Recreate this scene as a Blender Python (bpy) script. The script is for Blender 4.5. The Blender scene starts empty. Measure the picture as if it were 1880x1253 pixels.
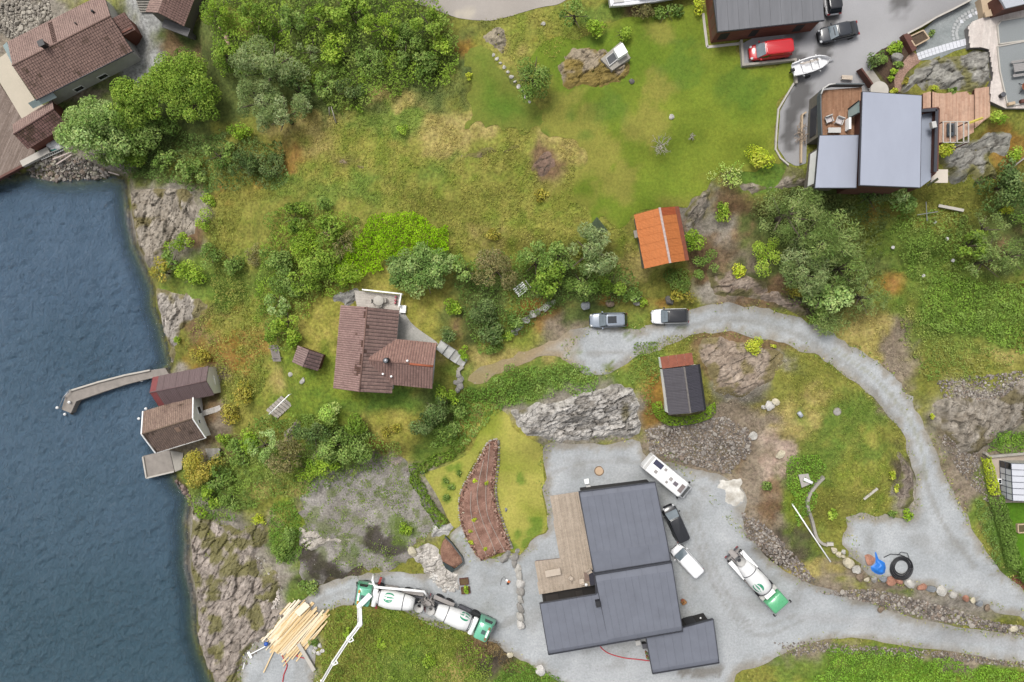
import bpy, math, random
import numpy as np
from mathutils import Vector, Matrix
C = bpy.context.scene.collection
R = math.radians
rng = np.random.default_rng(7)
random.seed(7)
# ---------------------------------------------------------------- camera, sky, sun, exposure
H, F = 95.0, 1253.0            # camera height in metres, focal length in pixels of the 1880 px photograph
cam = bpy.data.objects.new('camera', bpy.data.cameras.new('camera'))
C.objects.link(cam)
cam.location = (0, 0, H)
cam.data.lens = 36.0*F/1880.0
cam.data.sensor_width = 36.0
cam.data.clip_end = 3000
cam.data.clip_start = 1
bpy.context.scene.camera = cam
SUN_EL, SUN_AZ = R(62), R(-35)     # azimuth measured from +Y towards +X
wd = bpy.data.worlds.new('World'); bpy.context.scene.world = wd
wd.use_nodes = True
nt = wd.node_tree
bg = nt.nodes['Background']
sky = nt.nodes.new('ShaderNodeTexSky'); sky.sky_type = 'NISHITA'; sky.sun_disc = False
sky.sun_elevation = SUN_EL; sky.sun_rotation = SUN_AZ
sky.air_density = 1.0; sky.dust_density = 4.0; sky.ozone_density = 1.0
hs = nt.nodes.new('ShaderNodeHueSaturation'); hs.inputs['Saturation'].default_value = 0.22
nt.links.new(sky.outputs[0], hs.inputs['Color']); nt.links.new(hs.outputs[0], bg.inputs['Color'])
bg.inputs['Strength'].default_value = 0.112
sl = bpy.data.lights.new('sun', 'SUN'); sl.energy = 1.45; sl.angle = R(21); sl.color = (1.0, 0.965, 0.91)
so = bpy.data.objects.new('sun', sl); C.objects.link(so)
sd_ = Vector((math.sin(SUN_AZ)*math.cos(SUN_EL), math.cos(SUN_AZ)*math.cos(SUN_EL), math.sin(SUN_EL)))
so.rotation_euler = sd_.to_track_quat('Z', 'Y').to_euler(); so.location = (0, 0, 120)
vs = bpy.context.scene.view_settings
vs.view_transform = 'Standard'; vs.look = 'None'; vs.gamma = 1; vs.use_curve_mapping = False
vs.exposure = 0.84
bpy.context.scene.cycles.max_bounces = 5
bpy.context.scene.cycles.diffuse_bounces = 3
bpy.context.scene.cycles.transparent_max_bounces = 6

# ---------------------------------------------------------------- colour and noise helpers
KEXP = 1.75
def s2l(c):
    c = np.asarray(c, float)/255.0
    return np.where(c <= 0.04045, c/12.92, ((c+0.055)/1.055)**2.4)
def S(r, g, b, k=KEXP):
    return np.minimum(s2l((r, g, b))/k, 0.85)
def _h(ix, iy, seed):
    n = (ix.astype(np.int64)*374761393 + iy.astype(np.int64)*668265263 + seed*974634777) & 0x7fffffff
    n = ((n ^ (n >> 13))*1274126177) & 0x7fffffff
    n = (n ^ (n >> 16)) & 0xffff
    return n/65535.0
def vn(x, y, seed=0):
    ix = np.floor(x); iy = np.floor(y); fx = x-ix; fy = y-iy
    fx = fx*fx*(3-2*fx); fy = fy*fy*(3-2*fy)
    a = _h(ix, iy, seed); b = _h(ix+1, iy, seed); c = _h(ix, iy+1, seed); d = _h(ix+1, iy+1, seed)
    return a+(b-a)*fx+(c-a)*fy+(a-b-c+d)*fx*fy
def fbm(x, y, seed=0, oct=4):
    s = 0; a = 0.5; t = 0
    for o in range(oct):
        s = s+a*vn(x*2**o+17*o, y*2**o-9*o, seed+o); t += a; a *= 0.5
    return s/t
def sstep(a, b, x):
    t = np.clip((x-a)/(b-a), 0, 1); return t*t*(3-2*t)

# ---------------------------------------------------------------- terrain heights
CTRL = np.array([(0,40,2),(100,100,1.8),(220,130,2.2),(60,280,1.6),(320,20,5),(330,120,4),(180,240,2.2),(280,200,3.5),(250,300,2),(420,50,7),
(500,150,6.5),(420,200,5),(600,80,9),(700,30,11),(850,15,13),(1000,20,13.5),(750,120,10),(600,250,8.5),(450,300,6),(330,340,3.5),(300,400,2.5),
(330,480,2.5),(320,580,2),(380,560,4),(420,430,5.5),(520,430,8),(650,430,10),(800,300,11.5),(760,440,10.5),(900,200,12.5),(950,130,13.5),
(1100,110,14),(1200,60,14),(1200,200,14),(1050,300,13),(950,380,11.5),(1100,400,12.5),(1250,330,13),(1210,440,12),(1400,200,14),(1400,100,14),
(1550,60,14.2),(1700,40,15),(1460,280,13.6),(1600,260,13.5),(1750,130,15.3),(1850,100,15.6),(1860,170,15.6),(1770,220,15.2),(1800,300,14),(1850,400,12),
(1700,400,11.5),(1500,400,11.5),(1380,330,12.8),(1350,430,11),(1330,500,9.5),(1250,530,9),(1450,480,10),(1550,500,9.3),(1700,520,9.5),(1850,560,9.5),
(1100,520,9.8),(950,520,9.8),(850,540,9.8),(780,560,9.5),(700,640,9.3),(620,640,9),(560,660,8.6),(600,740,8.5),(700,780,8.3),(480,700,5.5),(430,640,4.5),
(420,760,3),(390,700,1.6),(330,700,1.2),(400,830,2),(340,840,1),(520,800,6),(600,830,6.8),(1000,640,8.2),(900,680,8.3),(1117,588,8.2),(1230,581,8.2),
(1400,580,8.3),(1560,640,8.3),(1680,760,8.2),(1760,920,8),(1860,1090,7.5),(1640,980,7.8),(1600,1010,7.8),(1655,1042,7.75),(1625,1055,7.65),(1690,1062,7.7),(1750,1085,7.6),(1780,680,9),(1800,760,9.8),(1850,700,10),
(1850,850,8.6),(1850,1000,8.5),(1250,710,8.6),(1380,660,9.5),(1500,740,9.6),(1560,850,9.2),(1450,900,8),(1420,960,7),(1350,800,7),(1320,840,5.4),
(1240,800,6),(1060,740,8),(1060,800,5.5),(980,760,7),(900,770,6),(900,900,5.2),(950,950,5),(820,880,5.2),(1010,950,5),(1150,980,5),(1050,850,5),
(1250,900,5),(1300,980,5),(1380,1060,5),(1100,1150,5),(1250,1200,5),(1480,1000,6.2),(1540,1060,6.2),(1620,1090,6.2),(1750,1130,6.3),(1600,1130,5.2),
(1500,1120,5),(1750,1190,5.6),(1880,1200,6),(1450,1180,4.8),(1600,1230,5.5),(1850,1240,6),(1400,1230,4.6),(850,1000,4.8),(930,1100,4.6),(850,1130,4.3),
(750,1100,4),(660,1080,3.7),(780,1190,4),(900,1210,4.2),(1000,1240,4.5),(600,1090,3.3),(540,1150,2.6),(520,1220,2.4),(700,950,5),(620,950,4.8),
(600,1020,4.2),(540,930,4.5),(480,920,4),(420,920,3),(380,1000,1.8),(440,1040,2.4),(430,1130,2),(470,1180,2.2),(640,1200,3),(560,880,5),(700,860,5.4)], float)
CX = (CTRL[:,0]-940)*(H-CTRL[:,2])/F; CY = -(CTRL[:,1]-626.5)*(H-CTRL[:,2])/F; CZ = CTRL[:,2]
SHORE = [(-5000,335),(0,325),(60,316),(100,328),(150,327),(205,322),(232,330),(240,400),(250,450),(268,490),(285,530),(285,560),(300,600),(310,640),
(318,672),(300,690),(312,735),(300,760),(296,800),(310,838),(326,880),(345,900),(352,920),(345,960),(348,1000),(346,1040),(360,1100),(362,1160),(372,1200),(395,1253),(420,1400),(420,5000),(-5000,5000)]
SHW = np.array([((x-940)*H/F, -(y-626.5)*H/F) for x, y in SHORE])
def inpoly(x, y, P):
    ins = np.zeros(x.shape, bool); n = len(P); j = n-1
    for i in range(n):
        xi, yi = P[i]; xj, yj = P[j]
        if yi != yj:
            ins ^= ((yi > y) != (yj > y)) & (x < (xj-xi)*(y-yi)/(yj-yi)+xi)
        j = i
    return ins
def segdist(x, y, P, closed=True, want=False):
    best = np.full(x.shape, 1e18); bx = np.zeros(x.shape); by = np.zeros(x.shape)
    n = len(P)
    for i in range(n if closed else n-1):
        ax, ay = P[i]; cx, cy = P[(i+1) % n]
        dx, dy = cx-ax, cy-ay; L = dx*dx+dy*dy+1e-12
        t = np.clip(((x-ax)*dx+(y-ay)*dy)/L, 0, 1)
        qx = ax+t*dx; qy = ay+t*dy; d = (x-qx)**2+(y-qy)**2
        m = d < best; best = np.where(m, d, best)
        if want: bx = np.where(m, qx, bx); by = np.where(m, qy, by)
    return (np.sqrt(best), bx, by) if want else np.sqrt(best)
def shore_d(x, y):
    if x.ndim == 1 and len(x) < 4000:
        A = SHW[:-3]; D_ = SHW[1:-2]-A; L_ = (D_**2).sum(1)
        t = np.clip(((x[:,None]-A[:,0])*D_[:,0]+(y[:,None]-A[:,1])*D_[:,1])/L_, 0, 1)
        d = np.sqrt(((x[:,None]-A[:,0]-t*D_[:,0])**2+(y[:,None]-A[:,1]-t*D_[:,1])**2).min(1))
        P0 = SHW; P1 = np.roll(SHW, -1, 0); Y = y[:,None]
        dy = P1[:,1]-P0[:,1]; dy = np.where(dy == 0, 1e-9, dy)
        c = ((P0[:,1] > Y) != (P1[:,1] > Y)) & (x[:,None] < (P1[:,0]-P0[:,0])*(Y-P0[:,1])/dy+P0[:,0])
        return np.where(c.sum(1) % 2 == 1, -d, d)
    d = segdist(x, y, SHW[:-2], False)
    return np.where(inpoly(x, y, SHW), -d, d)
def G(x, y):
    x = np.asarray(x, float); y = np.asarray(y, float)
    xs = x.ravel(); ys = y.ravel()
    if len(xs) < 4000:
        w = 1.0/((xs[:,None]-CX)**2+(ys[:,None]-CY)**2+6.0)**3
        z = (w*CZ).sum(1)/w.sum(1)
    else:
        num = np.zeros(xs.shape); den = np.zeros(xs.shape)
        for cx, cy, cz in zip(CX, CY, CZ):
            w = 1.0/((xs-cx)**2+(ys-cy)**2+6.0)**3
            num += w*cz; den += w
        z = num/den
    sd = shore_d(xs, ys)
    z = np.where(sd > -0.4, z*sstep(-0.4, 2.2, sd), np.maximum(0.55*(sd+0.4), -7))
    return z.reshape(x.shape)
def at(px, py, dz=0.0):
    px = np.asarray(px, float); py = np.asarray(py, float)
    z = np.full(px.shape, 6.0)
    for _ in range(9):
        X = (px-940)*(H-z)/F; Y = -(py-626.5)*(H-z)/F
        z = 0.35*z+0.65*(G(X, Y)+dz)
    return X, Y, z
def P3(px, py, dz=0.0):
    X, Y, z = at(px, py, dz); return Vector((float(X), float(Y), float(z)))
def Wz(px, py, z):
    return Vector(((px-940)*(H-z)/F, -(py-626.5)*(H-z)/F, z))
def gz(v): return float(G(v[0], v[1]))
def wpoly(pts):
    a = np.array(pts, float); X, Y, z = at(a[:,0], a[:,1]); return np.stack([X, Y], 1)
def smooth(P, n=6, closed=True):
    P = np.asarray(P, float); out = []; m = len(P)
    rngi = range(m) if closed else range(m-1)
    for i in rngi:
        if closed: p0, p1, p2, p3 = P[i-1], P[i], P[(i+1) % m], P[(i+2) % m]
        else: p0, p1, p2, p3 = P[max(i-1,0)], P[i], P[i+1], P[min(i+2,m-1)]
        for k in range(n):
            t = k/n
            out.append(0.5*((2*p1)+(-p0+p2)*t+(2*p0-5*p1+4*p2-p3)*t*t+(-p0+3*p1-3*p2+p3)*t**3))
    if not closed: out.append(P[-1])
    return np.array(out)

# ---------------------------------------------------------------- object helpers
def setp(o, label=None, cat=None, group=None, kind=None):
    if label: o['label'] = label
    if cat: o['category'] = cat
    if group: o['group'] = group
    if kind: o['kind'] = kind
    return o
def thing(name, label, cat, loc=(0,0,0), rz=0.0, group=None):
    o = bpy.data.objects.new(name, None); C.objects.link(o)
    o.empty_display_size = 0.3
    o.location = loc; o.rotation_euler = (0, 0, rz)
    return setp(o, label, cat, group)
def link_mesh(name, me, mat=None, parent=None, kind=None, label=None):
    o = bpy.data.objects.new(name, me); C.objects.link(o)
    if mat is not None and not me.materials: me.materials.append(mat)
    if parent is not None: o.parent = parent
    return setp(o, label, None, None, kind)
def np_mesh(name, V, Fq, mat, col=None, smooth_=False, extra=None):
    V = np.asarray(V, np.float32); Fq = np.asarray(Fq, np.int32)
    me = bpy.data.meshes.new(name); k = Fq.shape[1]
    me.vertices.add(len(V)); me.vertices.foreach_set('co', V.ravel())
    me.loops.add(Fq.size); me.loops.foreach_set('vertex_index', Fq.ravel())
    me.polygons.add(len(Fq)); me.polygons.foreach_set('loop_start', np.arange(0, Fq.size, k, dtype=np.int32))
    me.polygons.foreach_set('use_smooth', np.full(len(Fq), bool(smooth_)))
    if col is not None:
        a = me.attributes.new('tint', 'FLOAT_COLOR', 'POINT')
        c4 = np.ones((len(V), 4), np.float32); c4[:, :3] = col
        a.data.foreach_set('color', c4.ravel())
    for nm, arr in (extra or {}).items():
        a = me.attributes.new(nm, 'FLOAT', 'POINT'); a.data.foreach_set('value', np.asarray(arr, np.float32).ravel())
    me.update(calc_edges=True); me.validate()
    if mat is not None: me.materials.append(mat)
    return me
class MB:
    def __init__(s): s.v = []; s.f = []
    def add(s, vs, fs):
        b = len(s.v); s.v += [tuple(v) for v in vs]; s.f += [tuple(i+b for i in f) for f in fs]; return s
    def box(s, c, d, rz=0.0, M=None, bev=0.0):
        x, y, z = d[0]/2, d[1]/2, d[2]/2; c = Vector(c)
        if bev > 0:
            e = bev; vs = []
            for zz, k in ((-z, e), (-z+e, 0), (z-e, 0), (z, e)):
                vs += [(-x+k, -y+k, zz), (x-k, -y+k, zz), (x-k, y-k, zz), (-x+k, y-k, zz)]
            fs = [(3,2,1,0)]
            for r in range(3):
                for i in range(4): fs.append((r*4+i, r*4+(i+1)%4, r*4+4+(i+1)%4, r*4+4+i))
            fs.append((12,13,14,15))
        else:
            vs = [(-x,-y,-z),(x,-y,-z),(x,y,-z),(-x,y,-z),(-x,-y,z),(x,-y,z),(x,y,z),(-x,y,z)]
            fs = [(3,2,1,0),(4,5,6,7),(0,1,5,4),(1,2,6,5),(2,3,7,6),(3,0,4,7)]
        m = Matrix.Rotation(rz, 3, 'Z') if M is None else M
        return s.add([m @ Vector(v)+c for v in vs], fs)
    def bar(s, a, b, w, h, up=(0,0,1)):
        a = Vector(a); b = Vector(b); d = (b-a); L = d.length; d.normalize(); up = Vector(up)
        if abs(d.dot(up)) > 0.98: up = Vector((1,0,0))
        y = up.cross(d).normalized(); z = d.cross(y)
        M = Matrix((d, y, z)).transposed()
        return s.box((a+b)/2, (L, w, h), M=M)
    def tube(s, pts, r, n=8, cap=True):
        pts = [Vector(p) for p in pts]; m = len(pts); rs = r if isinstance(r, (list, tuple)) else [r]*m
        vs = []; fs = []
        for i, p in enumerate(pts):
            d = (pts[min(i+1, m-1)]-pts[max(i-1, 0)]).normalized()
            u = Vector((0,0,1)) if abs(d.z) < 0.95 else Vector((1,0,0))
            a = d.cross(u).normalized(); b = d.cross(a)
            for k in range(n):
                t = 2*math.pi*k/n; vs.append(p+(a*math.cos(t)+b*math.sin(t))*rs[i])
        for i in range(m-1):
            for k in range(n):
                fs.append((i*n+k, i*n+(k+1)%n, (i+1)*n+(k+1)%n, (i+1)*n+k))
        if cap: fs.append(tuple(range(n))[::-1]); fs.append(tuple((m-1)*n+k for k in range(n)))
        return s.add(vs, fs)
    def loft(s, rings, cap=True):
        n = len(rings[0]); vs = [v for r in rings for v in r]; fs = []
        for i in range(len(rings)-1):
            for k in range(n): fs.append((i*n+k, i*n+(k+1)%n, (i+1)*n+(k+1)%n, (i+1)*n+k))
        if cap: fs.append(tuple(range(n))[::-1]); fs.append(tuple((len(rings)-1)*n+k for k in range(n)))
        return s.add(vs, fs)
    def prism(s, poly, z0, z1):
        n = len(poly)
        a = 0.5*sum(poly[i][0]*poly[(i+1)%n][1]-poly[(i+1)%n][0]*poly[i][1] for i in range(n))
        if a < 0: poly = list(poly)[::-1]
        g0 = z0 if hasattr(z0, '__len__') else [z0]*n; g1 = z1 if hasattr(z1, '__len__') else [z1]*n
        vs = [(p[0], p[1], g0[i]) for i, p in enumerate(poly)]+[(p[0], p[1], g1[i]) for i, p in enumerate(poly)]
        fs = [tuple(range(n))[::-1], tuple(range(n, 2*n))]+[(i, (i+1)%n, n+(i+1)%n, n+i) for i in range(n)]
        return s.add(vs, fs)
    def slab(s, quad, t):          # a sheet with thickness t under its four corners
        q = [Vector(p) for p in quad]; nrm = (q[1]-q[0]).cross(q[3]-q[0]).normalized()
        if nrm.z < 0: q = q[::-1]; nrm = -nrm
        n = len(q)
        return s.add([p-nrm*t for p in q]+q, [tuple(range(n))[::-1], tuple(range(n, 2*n))]+[(i, (i+1)%n, n+(i+1)%n, n+i) for i in range(n)])
    def ball(s, c, r, n=10, m=6, sq=(1,1,1)):
        rings = []
        for j in range(m+1):
            t = math.pi*j/m; rr = max(math.sin(t), 1e-3)
            rings.append([(c[0]+r*sq[0]*rr*math.cos(2*math.pi*k/n), c[1]+r*sq[1]*rr*math.sin(2*math.pi*k/n), c[2]-r*sq[2]*math.cos(t)) for k in range(n)])
        return s.loft(rings)
    def lathe(s, prof, n=20, org=(0,0,0), ax='z'):   # prof: (radius, height)
        rings = []
        for r, h in prof:
            rings.append([(org[0]+(h if ax=='x' else r*math.cos(2*math.pi*k/n)), org[1]+(r*math.cos(2*math.pi*k/n) if ax=='x' else (h if ax=='y' else r*math.sin(2*math.pi*k/n))),
                           org[2]+(h if ax=='z' else r*math.sin(2*math.pi*k/n))) for k in range(n)])
        return s.loft(rings)
    def mesh(s, name, mat, smooth_=False):
        me = bpy.data.meshes.new(name); me.from_pydata(s.v, [], s.f)
        me.polygons.foreach_set('use_smooth', np.full(len(me.polygons), bool(smooth_)))
        me.update(); me.materials.append(mat); return me
    def build(s, name, mat, parent=None, smooth_=False, label=None, kind=None, world=False, fix=True):
        me = s.mesh(name, mat, smooth_)
        if fix:
            import bmesh
            bm = bmesh.new(); bm.from_mesh(me); bmesh.ops.recalc_face_normals(bm, faces=bm.faces); bm.to_mesh(me); bm.free()
        o = bpy.data.objects.new(name, me); C.objects.link(o)
        if parent is not None:
            o.parent = parent
            if world:
                m = Matrix.LocRotScale(parent.location, parent.rotation_euler, parent.scale)
                if parent.parent: m = Matrix.LocRotScale(parent.parent.location, parent.parent.rotation_euler, None) @ m
                o.matrix_parent_inverse = m.inverted()
        return setp(o, label, None, None, kind)
def single(mb, name, mat, label, cat, group=None, base=None, smooth_=False, kind=None):
    """a thing that is one mesh, its origin moved to its base"""
    a = np.array(mb.v); b = Vector(((a[:,0].min()+a[:,0].max())/2, (a[:,1].min()+a[:,1].max())/2, a[:,2].min())) if base is None else Vector(base)
    mb.v = [tuple(Vector(v)-b) for v in mb.v]
    o = mb.build(name, mat, None, smooth_); o.location = b
    return setp(o, label, cat, group, kind)
def dup(o, parent=None):
    c = o.copy(); C.objects.link(c)
    if parent is not None: c.parent = parent
    for ch in list(o.children): dup(ch, c)
    return c

# ---------------------------------------------------------------- materials (all procedural)
def nodes(name):
    m = bpy.data.materials.new(name); m.use_nodes = True; t = m.node_tree
    return m, t, t.nodes['Principled BSDF'], t.nodes.new, t.links.new
def mat(name, col, rough=0.6, metal=0.0, var=0.12, scale=3.0, bump=0.0, bscale=None, stretch=None, spec=0.5, col2=None, alpha=None, coat=0.0):
    m, t, b, N, L = nodes(name)
    tc = N('ShaderNodeTexCoord'); mp = N('ShaderNodeMapping'); L(tc.outputs['Object'], mp.inputs[0])
    if stretch: mp.inputs['Scale'].default_value = stretch
    n1 = N('ShaderNodeTexNoise'); n1.inputs['Scale'].default_value = scale; n1.inputs['Detail'].default_value = 5; n1.inputs['Roughness'].default_value = 0.65
    L(mp.outputs[0], n1.inputs['Vector'])
    r = N('ShaderNodeValToRGB'); c = np.asarray(col, float); c2 = np.asarray(col2, float) if col2 is not None else None
    lo = np.clip(c*(1-var), 0, 0.9); hi = np.clip(c*(1+var), 0, 0.9)
    if c2 is not None: lo, hi = c, c2
    r.color_ramp.elements[0].position = 0.3; r.color_ramp.elements[1].position = 0.7
    r.color_ramp.elements[0].color = (*lo, 1); r.color_ramp.elements[1].color = (*hi, 1)
    L(n1.outputs['Fac'], r.inputs[0]); L(r.outputs[0], b.inputs['Base Color'])
    b.inputs['Roughness'].default_value = rough; b.inputs['Metallic'].default_value = metal
    b.inputs['Specular IOR Level'].default_value = spec
    b.inputs['Coat Weight'].default_value = coat; b.inputs['Coat Roughness'].default_value = 0.08
    if bump:
        n2 = N('ShaderNodeTexNoise'); n2.inputs['Scale'].default_value = bscale or scale*4; n2.inputs['Detail'].default_value = 4
        L(mp.outputs[0], n2.inputs['Vector'])
        bp = N('ShaderNodeBump'); bp.inputs['Strength'].default_value = bump; bp.inputs['Distance'].default_value = 0.05
        L(n2.outputs['Fac'], bp.inputs['Height']); L(bp.outputs[0], b.inputs['Normal'])
    return m
def tintmat(name, s1=0.5, s2=4.0, v1=0.25, v2=0.5, bump=0.5, bs=5.0, rough=0.95, speck=0.0, hue=0.0, attr='tint', spec=0.2, bdist=0.1):
    """base colour from the mesh's own 'tint' attribute, broken up by noise at two scales and optional light specks"""
    m, t, b, N, L = nodes(name)
    at_ = N('ShaderNodeAttribute'); at_.attribute_name = attr
    tc = N('ShaderNodeTexCoord')
    def noise(sc, det=6, ro=0.65):
        n = N('ShaderNodeTexNoise'); n.inputs['Scale'].default_value = sc; n.inputs['Detail'].default_value = det; n.inputs['Roughness'].default_value = ro
        L(tc.outputs['Object'], n.inputs['Vector']); return n
    def rng_(n, lo, hi):
        r = N('ShaderNodeMapRange'); r.inputs['From Min'].default_value = 0.3; r.inputs['From Max'].default_value = 0.7
        r.inputs['To Min'].default_value = lo; r.inputs['To Max'].default_value = hi; L(n.outputs['Fac'], r.inputs['Value']); return r
    n1 = noise(s1); n2 = noise(s2, 8, 0.75)
    r1 = rng_(n1, 1-v1, 1+v1); r2 = rng_(n2, 1-v2, 1+v2)
    mu = N('ShaderNodeMath'); mu.operation = 'MULTIPLY'; L(r1.outputs[0], mu.inputs[0]); L(r2.outputs[0], mu.inputs[1])
    vm = N('ShaderNodeVectorMath'); vm.operation = 'SCALE'; L(at_.outputs['Color'], vm.inputs[0]); L(mu.outputs[0], vm.inputs['Scale'])
    out = vm.outputs[0]
    if hue:
        h = N('ShaderNodeHueSaturation'); n3 = noise(s2*0.6, 4); r3 = rng_(n3, 0.5-hue, 0.5+hue); L(r3.outputs[0], h.inputs['Hue']); L(out, h.inputs['Color']); out = h.outputs[0]
    if speck:
        vo = N('ShaderNodeTexVoronoi'); vo.inputs['Scale'].default_value = 3.2; L(tc.outputs['Object'], vo.inputs['Vector'])
        lt = N('ShaderNodeMath'); lt.operation = 'LESS_THAN'; lt.inputs[1].default_value = 0.16; L(vo.outputs['Distance'], lt.inputs[0])
        sx = N('ShaderNodeSeparateColor'); L(vo.outputs['Color'], sx.inputs[0])
        gt = N('ShaderNodeMath'); gt.operation = 'GREATER_THAN'; gt.inputs[1].default_value = 1-speck; L(sx.outputs[0], gt.inputs[0])
        m2 = N('ShaderNodeMath'); m2.operation = 'MULTIPLY'; L(lt.outputs[0], m2.inputs[0]); L(gt.outputs[0], m2.inputs[1])
        mx = N('ShaderNodeMix'); mx.data_type = 'RGBA'; L(m2.outputs[0], mx.inputs[0]); L(out, mx.inputs[6])
        mx2 = N('ShaderNodeMix'); mx2.data_type = 'RGBA'; L(sx.outputs[1], mx2.inputs[0]); mx2.inputs[6].default_value = (*S(95, 98, 88), 1); mx2.inputs[7].default_value = (*S(205, 203, 196), 1)
        L(mx2.outputs[2], mx.inputs[7]); out = mx.outputs[2]
    L(out, b.inputs['Base Color'])
    b.inputs['Roughness'].default_value = rough; b.inputs['Specular IOR Level'].default_value = spec
    nb = noise(bs, 8, 0.75)
    bp = N('ShaderNodeBump'); bp.inputs['Strength'].default_value = bump; bp.inputs['Distance'].default_value = bdist
    L(nb.outputs['Fac'], bp.inputs['Height']); L(bp.outputs[0], b.inputs['Normal'])
    return m
def leafmat(name, trans=0.3):
    m, t, b, N, L = nodes(name)
    a = N('ShaderNodeAttribute'); a.attribute_name = 'tint'
    L(a.outputs['Color'], b.inputs['Base Color']); b.inputs['Roughness'].default_value = 0.6; b.inputs['Specular IOR Level'].default_value = 0.15
    tr = N('ShaderNodeBsdfTranslucent'); L(a.outputs['Color'], tr.inputs['Color'])
    mx = N('ShaderNodeMixShader'); mx.inputs[0].default_value = trans
    L(b.outputs[0], mx.inputs[1]); L(tr.outputs[0], mx.inputs[2]); L(mx.outputs[0], t.nodes['Material Output'].inputs[0])
    return m
M_ground = tintmat('ground_soil_and_turf', 0.6, 2.6, 0.18, 0.6, 0.6, 4.0, hue=0.012)
M_lawn = tintmat('mown_lawn', 0.3, 3.4, 0.14, 0.3, 0.35, 9.0, hue=0.006)
M_gravel = tintmat('crushed_gravel', 0.5, 3.6, 0.05, 0.2, 0.6, 6.0, speck=0.05)
M_rubble = tintmat('stony_ground', 0.6, 4.5, 0.16, 0.5, 0.9, 6.0, speck=0.13)
M_rock = tintmat('weathered_rock', 0.55, 2.6, 0.2, 0.34, 0.7, 4.5, rough=0.9, bdist=0.14)
M_asphalt = tintmat('worn_asphalt', 0.15, 14.0, 0.06, 0.10, 0.2, 30.0, rough=0.85)
M_mulch = tintmat('bark_mulch', 0.8, 8.0, 0.14, 0.55, 0.9, 10.0)
M_stone = tintmat('loose_stone', 0.8, 5.0, 0.14, 0.28, 0.5, 7.0, rough=0.9)
M_leaf = leafmat('leaves', .36); M_blade = leafmat('grass_blades', 0.2)
M_tile = tintmat('clay_roof_tiles', 0.5, 5.0, 0.12, 0.25, 0.3, 20.0, rough=0.85)
M_board = tintmat('weathered_boards', 0.6, 3.0, 0.1, 0.18, 0.3, 10.0, rough=0.85)
M_bark = mat('bark', S(105,92,78), 0.9, var=0.3, scale=5, bump=0.5)
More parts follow.
